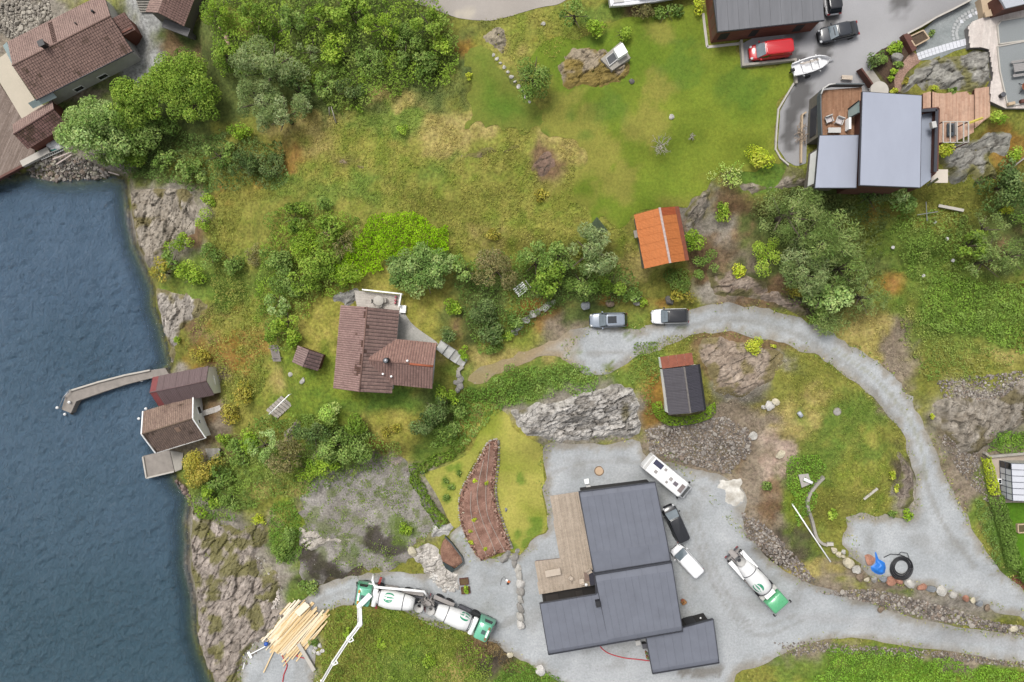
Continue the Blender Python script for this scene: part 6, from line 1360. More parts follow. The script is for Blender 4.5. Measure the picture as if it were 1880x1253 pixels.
mb = MB(); q = [P3(x,y,.15) for x,y in [(850,673),(841,680),(842,690)]]
for a,b in zip(q[:-1],q[1:]): mb.bar(a,b,.45,.4)
single(mb, 'low_wall', M_concrete, 'short pale wall end where the slab path meets the road', 'wall')
ss = thing('stone_stairs', 'rough stone stairs with a white handrail down the slope west of the cottage', 'stairs', P3(512,745))
for i in range(6):
    t = i/5; v = P3(526-24*t, 737+22*t, 0); mb = MB(); mb.bar(v+Vector((-.75,.55,.15-.02)),v+Vector((.75,-.55,.15)),.4,.3); mb.build('step', mat('stair_stone%d' % i, S(178,170,160), .9, var=.15, bump=.3), ss, world=True)
mb = MB(); a = P3(494,761,.9); b = P3(531,725,.9); mb.tube([a,b],.07,8)
for t in (0,.33,.66,1): p = a.lerp(b,t); mb.tube([p,p-Vector((0,0,1.0))],.05,6)
mb.build('handrail', M_white, ss, True, world=True)
mb = MB()
for k in range(5): mb.bar(P3(496+3.2*k,634,.45), P3(503+3*k,664,.45), .2,.06)
mb.bar(P3(495,640,.3),P3(512,640,.3),.1,.3); mb.bar(P3(500,658,.3),P3(516,657,.3),.1,.3); single(mb, 'boardwalk', mat('silver_boards', S(150,142,136), .9, var=.2), 'small grey boardwalk on the slope left of the tool shed', 'boardwalk')
def boardthing(name, poly, z, ang, cols, label, cat, wid=.16, seed=1):
    Q = [(p.x,p.y) for p in pz(poly, z)]; cx = sum(p[0] for p in Q)/len(Q); cy = sum(p[1] for p in Q)/len(Q)
    root = thing(name, label, cat, (cx,cy,z-.4)); MB().prism(inset(Q,.05), z-.4, z-.07).build('substructure', M_brownwood, root, world=True); planks('board', Q, z, ang, wid, cols, root, seed=seed); return root
boardthing('wooden_platform', [(376,824),(403,823),(405,838),(384,846)], 2.6, math.radians(84), ((146,142,134),(170,166,158)), 'grey wooden platform on the slope right of the square quay', 'platform', seed=11)
boardthing('wooden_deck', [(374,764),(398,762),(401,790),(381,796)], 2.1, math.radians(20), ((92,86,82),(112,106,100)), 'dark wooden deck against the landward gable of the tiled boathouse', 'deck', seed=12)
boardthing('gangway', [(367,756),(404,744),(408,754),(371,765)], 2.9, math.radians(100), ((190,184,176),(214,208,202)), 'pale slatted gangway from the slope to the tiled boathouse', 'gangway', .2, seed=13)
mb = MB(); p = [P3(398,690,.9),P3(403,735,.9)]; mb.tube(p,.06,6)
# bench of white slats in the trees
bt = thing('slatted_bench', 'white slatted bench tucked under the trees', 'bench', P3(963,527))
a = P3(963,527)
for k in range(5): mb = MB(); mb.box((-.6+.3*k*.0,-.5+.26*k,.5+.02*k),(1.5,.17,.05)); o = mb.build('slat', M_white, bt)
bt.rotation_euler = (0,0,R(38)); mb = MB(); mb.box((.55,0,.25),(.08,1.1,.46)); mb.box((-.55-.6,0,.25),(.08,1.1,.46)); mb.build('bench_frame', M_whitec, bt)
# old hut on the knoll
hut = thing('old_hut', 'little old hut with a white lid and dark hatch on the mossy knoll', 'hut', P3(1130,102)); z = gz(P3(1130,102))
MB().prism([(p.x,p.y) for p in pz([(1103,108),(1140,76),(1158,106),(1124,129)], z+1.0)], z-.5, z+.9).build('base', M_concrete, hut, world=True)
MB().prism([(p.x,p.y) for p in pz([(1127,90),(1143,78),(1153,95),(1136,106)], z+1.9)], z+.9, z+1.8).build('lid', M_white, hut, world=True)
MB().prism([(p.x,p.y) for p in pz([(1112,106),(1128,93),(1137,107),(1119,121)], z+1.2)], z+.88, z+1.1).build('hatch_frame', M_whitec, hut, world=True)
MB().prism([(p.x,p.y) for p in pz([(1114,106),(1127,95.5),(1134.5,106),(1119.5,118)], z+1.25)], z+1.0, z+1.14).build('hatch', mat('dark_hatch', S(70,72,76), .6, var=.2), hut, world=True)
# green netting
mb = MB(); a = P3(1096,399,1.8); b = P3(1076,424,.2); c_ = P3(1116,424,.2); mb.slab([a,b,P3(1096,430,.2),c_],.05); single(mb, 'netting_tent', mat('grey_green_netting', S(104,122,92), .9, var=.2, scale=6), 'grey green netting tent at the lower lawn edge', 'netting')
# ---------------------------------------------------------------- bark beds
BB = [(912,807),(896,813),(886,830),(868,862),(850,895),(843,925),(846,962),(862,1000),(883,1029),(912,1017),(938,1008),(926,974),(912,932),(907,900),(912,852),(914,820)]
bed = patch('bark_bed', BB, M_mulch, lambda X,Y,D: over(over(ncol((142,106,92),(178,140,124),X,Y,1.6,44), (196,160,140), .5*sstep(.62,.75,fbm(X*3,Y*3,45))), (112,84,72), .6*sstep(.6,.75,fbm(X*.8+5,Y*.8,46))), .25, zoff=.0, jit=.0, sm=3, hf=lambda X,Y,D: .05+.2*sstep(0,.8,D)+.08*fbm(X*2,Y*2,48), kind=None, cat='garden bed', label='long curved brown bark bed on the yellow lawn')
BK = [(150,112,96),(122,90,76),(178,142,124),(104,78,66),(196,164,146)]
rubble(BB, 0, 2600, (1,1), (.06,.17), BK, 'stone', 'bark', 61, zoff=.16, sname='bark_chips', parent=bed)
def dripline(pts, par):
    mb = MB(); q = [P3(x,y,.42) for x,y in smooth(pts,4,False)]; mb.tube(q,.028,5); mb.build('drip_line', M_conclight, par, True)
for pts in ([(899,815),(897,840),(893,880),(892,915),(895,945),(905,970),(920,1000),(928,1014)],[(888,845),(881,875),(876,905),(878,930),(887,960),(900,990),(910,1017)],[(865,903),(864,935),(870,965),(882,995),(893,1019)]): dripline(pts, bed)
for i, t in enumerate(np.linspace(0,1,64)):
    L_ = np.array([(914,810),(914,850),(909,895),(913,930),(927,972),(939,1006)]); s_ = smooth(L_,8,False); p = s_[min(int(t*len(s_)),len(s_)-1)]
    V, Fq = stone_geo(np.random.default_rng(900+i),1,7,.8); v = P3(p[0]+1.5,p[1],.15); o = link_mesh('edging_stone', np_mesh('edging_stone', V*.2, Fq, M_stone, np.repeat(S(*[(150,142,132),(120,112,104),(176,168,158)][i%3])[None],len(V),0)), None, bed); o.location = v
for i, t in enumerate(np.linspace(0,1,50)):
    s_ = smooth(np.array([(912,806),(896,812),(884,832),(866,864),(848,896),(842,925),(845,960),(861,1000),(882,1029)]),8,False); p = s_[min(int(t*len(s_)),len(s_)-1)]
    V, Fq = stone_geo(np.random.default_rng(990+i),1,7,.7); v = P3(p[0],p[1],.1); o = link_mesh('edging_stone', np_mesh('edging_stone', V*.14, Fq, M_stone, np.repeat(S(*[(196,188,176),(206,198,188)][i%2])[None],len(V),0)), None, bed); o.location = v
for px, py, r, c, lab in [(873,941,.35,'red','orange pink stone in the middle of the bark bed'),(869,923,.25,'red','smaller pink stone above the middle of the bark bed'),(852,940,.3,'cream','cream stone at the left edge of the bark bed'),(859,931,.18,'cream','tiny cream stone near the left edge of the bark bed')]: stone(px,py,r,lab,c,.8)
b2 = patch('bark_bed', [(818,988),(828,998),(846,1022),(850,1032),(835,1044),(816,1036),(809,1018),(810,1002)], M_mulch, lambda X,Y,D: ncol((140,104,88),(172,134,114),X,Y,1.6,47), .25, jit=0, sm=2, hf=lambda X,Y,D: .1+.35*sstep(0,.5,D), kind=None, cat='garden bed', label='small brown bark bed edged with dark slate among white rocks')
mb = MB(); q = [P3(x,y,.3) for x,y in [(817,985),(829,997),(848,1022),(851,1033),(835,1046)]]
for a,b in zip(q[:-1],q[1:]): mb.bar(a,b,.16,.5)
mb.build('slate_edging', mat('slate_edge', S(82,88,88), .7), b2)
mb = MB(); mb.slab([P3(812,1032,.5),P3(836,1046,.5),P3(830,1052,.25),P3(818,1044,.25)],.1); mb.build('slate_cover', mat('dark_slate', S(64,76,76), .5, var=.3), b2)
# ---------------------------------------------------------------- yard things
def lid(px, py, r, m, label, rimm=None):
    p = P3(px,py,.05); t = thing('manhole_cover', label, 'manhole', (p.x,p.y,gz(p)+.03)); mb = MB(); mb.lathe([(.02,.0),(r,.0),(r,.06),(r*.9,.08),(.02,.08)],24); mb.build('lid', m, t, False); mb = MB(); mb.lathe([(r*1.02,.0),(r*1.25,.0),(r*1.25,.045),(r*1.02,.045)],24); mb.build('rim', rimm or M_concd, t); return t
lid(1100,865,.52,mat('tan_lid', S(214,184,152), .8, var=.08),'tan round manhole cover in the gravel above the dark house', mat('earth_rim', S(140,116,92), .9))
p = P3(1077,884,.1); mb = MB(); mb.box((p.x,p.y,p.z+.1),(.6,.65,.25),.2,bev=.03); single(mb,'plastic_box',M_white,'white box lid lying above the dark house roof edge','box')
p = P3(1080,893.5,.1); mb = MB(); mb.box((p.x,p.y,p.z+.1),(.6,.35,.25),.15,bev=.03); single(mb,'plastic_box',M_whitec,'smaller white box directly below the other white lid','box')
for (px,py,lab,cc) in ((852,1067,'low wooden planter with bare brown soil',0),(855,1083.5,'low wooden planter full of green plants',1)):
    p = P3(px,py,.1); t = thing('planter', lab+' in the yard', 'planter', (p.x,p.y,gz(p)+.02), .12)
    for s in (1,-1): mb = MB(); mb.box((0,s*.4,.18),(1.2,.08,.36)); mb.build('side_board', M_brownwood, t); mb = MB(); mb.box((s*.56,0,.18),(.08,.72,.36)); mb.build('end_board', M_brownwood, t)
    mb = MB(); mb.box((0,0,.15),(1.04,.72,.26)); mb.build('soil', mat('planter_soil%d' % cc, S(110,88,58), .95, var=.3, scale=6, bump=.6), t)
p = P3(934,1068,.1); t = thing('brush_cutter', 'orange and white brush cutter lying on the gravel', 'tool', (p.x,p.y,gz(p)+.03), R(-25)); mb = MB(); mb.box((0,0,.15),(.35,.28,.25),bev=.05); mb.build('motor_housing', mat('orange_housing', S(222,122,62), .5), t); mb = MB(); mb.box((-.3,.05,.12),(.3,.25,.2),bev=.05); mb.build('fuel_tank', M_white, t); mb = MB(); mb.box((.0,-.3,.1),(.25,.3,.2),bev=.05); mb.build('guard', M_black, t); mb = MB(); mb.tube([(-.35,.1,.12),(-.85,.35,.1),(-1.0,-.1,.08),(-.8,-.9,.06)],.02,6); mb.build('cable', M_black, t, True)
def hose(name, pts, z, r, m, label):
    mb = MB(); q = [P3(x,y,z) for x,y in smooth(pts,6,False)]; mb.tube(q,r,6); return single(mb,name,m,label,'hose',smooth_=True)
M_hose = mat('red_hose', S(206,52,64), .5, var=.06)
hose('hose',[(1100,1183),(1106,1192),(1120,1201),(1145,1208),(1170,1211),(1195,1214)],.08,.07,M_hose,'red hose running from the west wing to the garage')
hose('hose',[(518,1262),(521,1240),(527,1222),(520,1208),(518,1200),(525,1196),(536,1195),(548,1204),(556,1199),(558,1188),(548,1180),(538,1182),(533,1192),(537,1200),(547,1206),(560,1209)],.09,.075,M_hose,'red hose coiled at the lower end of the timber pile')
t = thing('plastic_hose_coil','black plastic hose coil lying on the gravel turning area','hose coil',P3(1655,1042)); 
rg = np.random.default_rng(3)
for k in range(7):
    mb = MB(); r0 = .95+.55*k/7+rg.uniform(-.05,.05); ox, oy = rg.uniform(-.12,.12,2); mb.tube([(ox+r0*math.cos(a),oy+r0*math.sin(a),.12+.05*(k%3)+.03*math.sin(3*a+k)) for a in np.linspace(0,2*math.pi,40)],.075,6); mb.build('hose_loop',M_black,t,True)
mb = MB(); mb.tube([(.3,1.45,.2),(-.4,1.7,.25),(-1.5,1.75,.2),(-2.3,1.3,.1)],.05,6); mb.tube([(.9,1.1,.2),(.6,1.9,.3),(-.2,2.05,.3),(-.6,1.6,.2)],.04,6); mb.build('loose_end',M_black,t,True)
p = P3(1612,1036,.2); mb = MB(); rg = np.random.default_rng(5); gx_ = np.linspace(0,1,9); V = []; 
poly = [(1606,1014),(1609,1017),(1613,1027),(1624,1033),(1624,1052),(1612,1055),(1601,1048),(1599,1040),(1607,1034)]
tarp = patch('tarpaulin', poly, mat('blue_tarp', S(34,128,226), .45, var=.12, scale=1.5, bump=.8, bscale=2.5), lambda X,Y,D: np.ones((len(X),3)), .12, jit=.05, sm=2, hf=lambda X,Y,D: .06+.5*sstep(0,.5,D)*(.6+.8*fbm(X*1.6,Y*1.6,3)), kind=None, cat='tarp', label='bright blue tarpaulin heap beside the hose coil')
stone(1597,1027,.78,'pink scratched stone slab leaning on the blue tarpaulin','red',.35,name='stone_slab').data.attributes
# white pipe, beams, wall in the middle
mb = MB(); mb.tube([P3(1454,925,.25),P3(1490,980,.25),P3(1525,1032,.25)],.09,8); single(mb,'pipe',M_white,'long thin white pipe lying on the slope','pipe',smooth_=True)
mb = MB(); mb.bar(P3(1586,917,.15),P3(1611,897,.15),.28,.14); single(mb,'beam',M_conclight,'pale beam on the grass inside the road bend','beam')
mb = MB(); q = [P3(x,y,.2) for x,y in smooth([(1512,876),(1497,892),(1485,910),(1482,930),(1490,955),(1498,985),(1508,997),(1519,1001)],4,False)]
for a,b in zip(q[:-1],q[1:]): mb.bar(a,b,.34,.55)
single(mb,'curved_wall',M_concrete,'low curved concrete wall on the slope above the boulder row','wall')
mb = MB(); mb.bar(P3(1518,999,.35),P3(1530,999,.35),.42,.4); single(mb,'beam',M_conclight,'short white block at the lower end of the curved wall','block')
mb = MB(); mb.slab([P3(1466,872,.5),P3(1484,870,.5),P3(1490,888,.5),P3(1472,896,.5)],.06); single(mb,'sheet',mat('grey_sheet',S(186,180,174),.7),'grey sheet lying in the green weeds','sheet')
mb = MB(); mb.tube([P3(1476,880,.75),P3(1491,887,.75)],.2,9); single(mb,'pipe',M_white,'short white pipe on the grey sheet','pipe',smooth_=True)
mb = MB(); a = P3(1466,757,.35); b = P3(1472,765,.35); mb.tube([a,b],.26,12); single(mb,'barrel',mat('grey_white_barrel',S(196,202,210),.4),'grey white barrel lying on the grassy knoll','barrel',smooth_=True)
lid(1537,756,.4,mat('grey_lid',S(170,166,160),.8),'grey round cover in the grass inside the road bend')
patch('white_sand', [(1321,893),(1326,882),(1342,877),(1357,880),(1362,900),(1360,915),(1350,920),(1340,915),(1330,906)], M_gravel, lambda X,Y,D: ncol((196,190,178),(244,240,232),X,Y,1.6,50), .2, hf=lambda X,Y,D: .02+.22*sstep(0,1.2,D)*(.4+1.2*fbm(X*2.2,Y*2.2,51)), jit=.75, kind='stuff', label='pile of white sand at the yard edge')
for i,(a,b,lab) in enumerate([((1723,378),(1769,387),'pale squared beam on the bare rock below the modern house'),((1852,312),(1884,288),'grey pole leaning among the right edge bushes')]): mb = MB(); mb.bar(P3(*a,.3),P3(*b,.3),.34 if i==0 else .14,.2); single(mb,'beam',M_conclight if i==0 else M_concrete,lab,'beam')
t = thing('clothes_dryer','fallen thin metal clothes dryer cross in the grass','clothes dryer',P3(1701,391)); mb = MB(); mb.bar(P3(1700,371,.4),P3(1702,406,.4),.07,.07); mb.build('pole',M_metal,t,world=True); mb = MB(); mb.bar(P3(1684,395,.5),P3(1722,389,.5),.07,.07); mb.build('arm',M_metal,t,world=True)
for px,py,lab in ((1737,439,'pale plastic tub in the weeds below the modern house'),(1638,455,'white bucket in the grass left of the weeds'),(1748,479,'pale blue bucket on the scrap heap in the weeds'),(1694,507,'tiny white tub in the weeds'),(1715,409,'small white bucket near the fallen clothes dryer')):
    p = P3(px,py,.1); t = thing('bucket',lab,'bucket',(p.x,p.y,gz(p))); mb = MB(); mb.tube([(0,0,0),(0,0,.3)],[.14,.19],12); mb.build('bucket_body',M_conclight,t,True); mb = MB(); mb.lathe([(.18,.28),(.215,.28),(.215,.32),(.18,.32)],12); mb.build('bucket_rim',M_whitec,t,True)
# timber pile
tp_ = thing('timber_pile','loose pile of fresh pale timber boards at the end of the track','timber pile',P3(533,1155))
rg = np.random.default_rng(21); zpix = lambda u,v: (340+u/5.53, 1030+v/5.53)
PM = [mat('pine_a',S(244,226,192,1.5),.7,var=.06,scale=2),mat('pine_b',S(236,208,160,1.5),.7,var=.07,scale=2),mat('pine_c',S(224,190,134,1.5),.7,var=.08,scale=2),mat('pine_d',S(250,236,212,1.5),.7,var=.05,scale=2)]
for k in range(150):
    if k < 66: cu, cv = 1000+rg.uniform(-70,90), 660+rg.uniform(-70,50); off = rg.uniform(-95,95); Lp = rg.uniform(330,470); mm = PM[rg.choice([0,3,0,1])]
    else: cu, cv = 1120+rg.uniform(-70,80), 715+rg.uniform(-60,60); off = rg.uniform(-120,120); Lp = rg.uniform(380,620); mm = PM[rg.choice([1,2,2,0])]
    ang = R(131)+rg.normal(0,.03); dx, dy = math.cos(ang), math.sin(ang); cu += -dy*off*-1; cv += dx*off*-1
    a = zpix(cu-dx*Lp/2,cv-dy*Lp/2); b = zpix(cu+dx*Lp/2,cv+dy*Lp/2); z = .12+.22*rg.uniform()*max(.2,1-abs(off)/130)
    mb = MB(); mb.bar(P3(*a,z),P3(*b,z+rg.normal(0,.05)),rg.choice([.14,.18,.24]),.025); mb.build('board',mm,tp_,world=True)
for (a,b,w_) in (((1180,490),(1255,450),.5),((1135,540),(1240,440),.9)): mb = MB(); mb.bar(P3(*zpix(*a),.75),P3(*zpix(*b),.75),w_,.05); mb.build('board',PM[3],tp_,world=True)
for (a,b,mm) in (((905,900),(795,1135),1),((770,800),(835,735),0)): mb = MB(); mb.bar(P3(*zpix(*a),.3),P3(*zpix(*b),.2),.16,.05); mb.build('board',PM[mm],tp_,world=True)
pf = thing('floor_squeegee','white T shaped scraper with a blue head beside the timber pile','scraper',P3(*zpix(740,910))); mb = MB(); mb.bar(P3(*zpix(660,950),.3),P3(*zpix(815,868),.6),.1,.1); mb.build('handle',M_white,pf,world=True); mb = MB(); mb.bar(P3(*zpix(640,925),.25),P3(*zpix(672,985),.25),.35,.12); mb.build('blade',M_white,pf,world=True); p = P3(*zpix(822,845),.7); mb = MB(); mb.ball(p,.34,9,6,(1,.9,.7)); mb.build('head',mat('blue_cap',S(30,92,190),.5),pf,True,world=True)
mb = MB(); mb.bar(P3(548,1182,.4),P3(577,1231,.4),.5,.22); single(mb,'beam',M_conclight,'long white beam lying by the red hose','beam')
mb = MB(); mb.bar(P3(446,1229,.3),P3(449,1218,.5),.08,.08); single(mb,'post',M_white,'thin white stake on the lower gravel by the shore','stake')
# garage side
for px,py,m,lab in ((1170,1177,M_dust,'grey wheeled bin under the eaves by the garage'),(1182,1183,M_black,'black wheeled bin against the garage wall')):
    p = P3(px,py,.4); t = thing('wheeled_bin',lab,'bin',(p.x,p.y,gz(p)+.03),.17); mb = MB(); mb.loft([rrect(-.24,.24,.24,.1,.05),rrect(-.29,.29,.29,.95,.05)]); mb.build('bin_body',m,t); mb = MB(); mb.box((0,0,1.0),(.64,.64,.1),bev=.03); mb.build('lid',M_whitec if m is M_dust else M_steel,t)
for px,py,r,lab in ((1254,1104,.42,'orange leaved shrub in a pot beside the dark house'),(1186,1198,.22,'upper small potted plant against the garage'),(1188,1206,.25,'lower small potted plant against the garage')):
    p = P3(px,py,.3); t = thing('potted_plant',lab,'plant',(p.x,p.y,gz(p)+.03)); mb = MB(); mb.tube([(0,0,0),(0,0,.45)],[r*.55,r*.8],12); mb.build('pot',mat('terracotta%d' % px,S(170,100,72),.8),t,True)
    mb = MB(); rg = np.random.default_rng(px)
    for k in range(14): q = rg.normal(size=3); q /= np.linalg.norm(q); mb.ball((q[0]*r*.7,q[1]*r*.7,.6+abs(q[2])*r*.6),r*.33,6,4)
    mb.build('foliage',mat('potted_leaves%d' % px,S(168,122,72) if px==1254 else S(112,128,72),.8,var=.5,scale=9),t)
# deck furniture of the dark house
def bench(name,label,cat,p,rz,L,W_,n,m,h=.45):
    t = thing(name,label,cat,p,rz)
    for k in range(n): mb = MB(); mb.box((0,-W_/2+W_*(k+.5)/n,h),(L,W_/n-.02,.05)); mb.build('slat',m,t)
    for sx in (1,-1):
        for sy in (1,-1): mb = MB(); mb.box((sx*L*.44,sy*W_*.4,h/2),(.08,.08,h-.04)); mb.build('leg',m,t)
    mb = MB(); mb.box((0,0,h-.07),(L*.9,W_*.8,.06)); mb.build('apron',m,t); return t
M_pale = mat('pale_bleached_wood',S(222,206,188),.8,var=.06,scale=3)
bench('garden_table','pale slatted table on the lower part of the timber deck','table',Wz(1014.5,1048.5,5.41),R(10),2.0,.85,6,M_pale,.72)
chair('deck_chair','lone pale stool turned askew on the timber deck',Wz(1047,1060,5.41),R(50),M_pale); chair('deck_chair','pale chair in front of the deck sofa corner',Wz(1067,1065.5,5.41),R(100),M_pale,s=.6); chair('deck_chair','pale chair at the top of the deck sofa corner',Wz(1081,1047.5,5.41),R(-60),M_pale,s=.6)
bench('low_table','narrow brown slatted table between the deck chairs and dark sofa','table',Wz(1076.5,1057,5.41),R(100),1.1,.6,4,mat('brownish_slats',S(150,128,116),.8),.45)
t = thing('outdoor_sofa','dark outdoor sofa against the house wall on the deck','sofa',Wz(1086,1060,5.41),R(100)); mb = MB(); mb.box((0,0,.22),(1.9,.75,.4),bev=.05); mb.build('seat',mat('dark_cushion',S(62,62,74),.9,var=.1),t); mb = MB(); mb.box((0,-.4,.5),(1.9,.18,.7),bev=.05); mb.build('backrest',M_black,t)
p = Wz(1075.5,1072,5.41); t = thing('deck_lantern','round white lantern by the deck end wall','lantern',p); mb = MB(); mb.ball((0,0,.4),.22,12,8); mb.build('globe',M_white,t,True); mb = MB(); mb.tube([(0,0,0),(0,0,.3)],.12,10); mb.build('stand',M_brownwood,t,True)
# rooftop terrace furniture
for px,py,rz,lab in ((1519,222,-70,'left white armchair on the rooftop terrace'),(1538,225,-110,'right white armchair on the rooftop terrace')):
    t = thing('armchair',lab,'armchair',Wz(px,py,16.85),R(rz)); mb = MB(); mb.box((0,0,.35),(.62,.62,.14),bev=.03); mb.build('cushion',mat('cushion%d' % px,S(224,216,216),.9),t); mb = MB(); mb.box((-.36,0,.55),(.1,.8,.6),bev=.02); mb.build('backrest',M_whitec,t)
    for s in (1,-1): mb = MB(); mb.box((0,s*.38,.5),(.7,.09,.08)); mb.build('armrest',M_whitec,t); mb = MB(); mb.box((.3,s*.36,.24),(.07,.07,.46)); mb.build('leg',M_whitec,t)
p = Wz(1529,241.5,16.85); t = thing('terrace_table','low white table on the rooftop terrace','table',p); mb = MB(); mb.box((0,0,.42),(1.45,.6,.06),bev=.01); mb.build('tabletop',M_whitec,t)
for sx in (1,-1):
    for sy in (1,-1): mb = MB(); mb.box((sx*.65,sy*.24,.2),(.07,.07,.4)); mb.build('leg',M_whitec,t)
# ---------------------------------------------------------------- upper right terrace garden
z5 = lambda pts: [(1580+x/6.267, y/6.267) for x, y in pts]
ZT = 15.6
patch('paved_yard', z5([(630,570),(740,440),(720,350),(880,205),(1260,10),(1380,-40),(1430,190),(1290,250),(1240,330),(1235,400),(1260,540),(1080,590),(900,680),(680,700)]), M_gravel, lambda X,Y,D: ncol((150,156,156),(166,171,171),X,Y,.8,60), .35, sm=0, jit=0, label='fine grey gravel yard with square pavers')
pth = setp(bpy.data.objects.new('paver_path', None), 'double path of square pavers across the grey yard', None, None, 'structure'); C.objects.link(pth); pth.location = P3(1740,85)
M_pav = mat('white_paver', S(232,234,240), .7, var=.04); M_pav2 = mat('grey_paver', S(190,192,192), .85, var=.1)
MB().box((0,0,0),(.44,.44,.06),bev=.01); mp = MB().box((0,0,0),(.40,.40,.06),bev=.01).mesh('paver', M_pav); mp2 = MB().box((0,0,0),(.34,.34,.06),bev=.01).mesh('paver', M_pav2)
def paver(x, y, me, rz):
    v = P3(x, y, .06); o = bpy.data.objects.new('paver', me); C.objects.link(o); o.parent = pth; o.location = v-pth.location; o.rotation_euler = (0,0,rz)
for k in range(14):
    t = k/13
    for (a, b, c_) in (((668,628),(935,535),(1205,468)), ((682,668),(945,575),(1212,505))):
        x = (1-t)**2*a[0]+2*t*(1-t)*b[0]+t*t*c_[0]; y = (1-t)**2*a[1]+2*t*(1-t)*b[1]+t*t*c_[1]; paver(*z5([(x,y)])[0], mp, R(20-10*t))
for x, y in [(1365,102),(1325,108),(1285,125),(1245,145),(1205,165),(1170,190),(1138,218),(1110,248),(1085,285),(1070,325),(1062,365),(1062,405),(1072,448),(1298,165),(1225,208),(1190,230),(1140,285),(1120,315),(1108,348),(1102,382),(1106,412),(1116,442)]: paver(*z5([(x,y)])[0], mp2, random.uniform(-.4,.4))
for x, y in [(1335,150),(1260,185),(1162,250)]: paver(*z5([(x,y)])[0], mp, random.uniform(0,.5))
fr = thing('wooden_fence', 'low wooden fence between the asphalt drive and the grey yard', 'fence', P3(1700,45)); q = [P3(x,y,.8) for x,y in [(1666,62),(1693,48),(1719,32),(1752,16),(1786,-2)]]
mb = MB()
for a, b in zip(q[:-1], q[1:]): mb.bar(a, b, .2, .06)
mb.build('top_rail', M_conclight, fr, world=True)
for a, b in zip(q[:-1], q[1:]): mb = MB(); mb.bar(a-Vector((0,0,.45)), b-Vector((0,0,.45)), .05, .75); mb.build('fence_panel', M_brownwood, fr, world=True)
for a in q: mb = MB(); mb.box(a-Vector((0,0,.45)),(.12,.12,.9)); mb.build('post', M_brownwood, fr, world=True)
rb = thing('raised_bed', 'wooden raised bed with dark soil at the fence corner', 'raised bed', P3(1686,72)); Q = [P3(x,y,.75) for x,y in [(1669,68),(1695,56),(1706,71),(1680,85)]]
for a, b in zip(Q, Q[1:]+Q[:1]): mb = MB(); mb.bar(a-Vector((0,0,.3)), b-Vector((0,0,.3)), .14, .7); mb.build('side_board', M_beige, rb, world=True)
MB().prism([(v.x,v.y) for v in Q], Q[0].z-.8, Q[0].z-.15).build('soil', mat('bed_soil', S(96,80,64), .95, var=.3, scale=5, bump=.5), rb, world=True)
MB().prism([(v.x,v.y) for v in [P3(x,y,.5) for x,y in [(1655,66),(1667,63),(1681,92),(1673,97)]]], ZT-1.2, ZT+.2).build('side_wall', M_brownwood, rb, world=True)
patch('planting_bed', z5([(80,700),(200,570),(300,520),(470,450),(580,600),(500,690),(430,780),(385,900),(400,1050),(330,1010),(200,820)]), M_mulch, lambda X,Y,D: ncol((74,60,52),(100,82,68),X,Y,1,61), .35, jit=.05, sm=0, label='dark planting bed at the end of the drive')
patch('brick_path', z5([(600,600),(690,700),(620,760),(530,840),(490,920),(480,980),(450,1060),(405,1050),(385,950),(400,850),(470,740)]), M_mulch, lambda X,Y,D: ncol((170,138,122),(190,158,142),X,Y,1.2,62), .3, jit=0, sm=2, zoff=.06, label='pinkish brick path curving round the rock hump')
wt = thing('pale_terrace', 'pale board terrace wrapping round grey gravel beds at the right edge', 'terrace', Wz(1820,110,ZT)); Q = [(p.x,p.y) for p in pz(z5([(1240,310),(1290,250),(1420,200),(1640,125),(1950,30),(2100,30),(2100,1250),(1670,1250),(1500,1170),(1490,990),(1530,880),(1480,570),(1390,545),(1260,550),(1250,430)]), ZT+.5)]
MB().prism(inset(Q,.06), ZT-.6, ZT+.42).build('substructure', mat('grey_riser', S(134,130,128), .8), wt, world=True)
planks('board', Q, ZT+.5, R(84), .15, ((222,210,202),(234,224,216)), wt, seed=31, t=.07)
for nm, pg in (('gravel_bed',[(1572,300),(1610,245),(1860,200),(2090,150),(2090,430),(1880,470),(1592,512)]),('gravel_bed',[(1572,540),(1880,482),(2090,440),(2090,1180),(1880,1190),(1692,1228),(1640,1000),(1600,820)])):
    QQ = [(p.x,p.y) for p in pz(z5(pg), ZT+.55)]; MB().prism(QQ, ZT+.3, ZT+.55).build(nm, mat('grey_chips', S(152,157,158), .9, var=.18, scale=14, bump=.4), wt, world=True)
    mb = MB(); n = len(QQ)
    for i in range(n): mb.bar((*QQ[i],ZT+.58),(*QQ[(i+1)%n],ZT+.58),.14,.14)
    mb.build('bed_edging', M_conclight, wt, world=True)
for k in range(3): mb = MB(); a, b = z5([(1245+28*k,425)])[0], z5([(1262+26*k,545)])[0]; mb.bar(Wz(*a,ZT+.05+.15*k),Wz(*b,ZT+.05+.15*k),.35,.12); mb.build('step', M_conclight, wt, world=True)
for (x,y,lab) in ((1846,128,'grey picnic table with benches on the gravel bed at the right edge'),):
    p = Wz(1868,128,ZT+.56); t = thing('picnic_table',lab,'picnic table',p,R(8))
    M_pt = mat('grey_picnic_wood',S(168,164,162),.85,var=.08)
    for k in range(5): mb = MB(); mb.box((0,-.36+.18*k,.72),(1.9,.16,.05)); mb.build('table_slat',M_pt,t)
    for s in (1,-1):
        for k in range(2): mb = MB(); mb.box((0,s*(.72+.15*k),.44),(1.9,.13,.05)); mb.build('bench_slat',M_pt,t)
        mb = MB(); mb.bar((s*.7,-.85,.05),(s*.7,-.2,.7),.08,.06); mb.bar((s*.7,.85,.05),(s*.7,.2,.7),.08,.06); mb.bar((s*.7,-.85,.4),(s*.7,.85,.4),.06,.08); mb.build('trestle',M_pt,t)
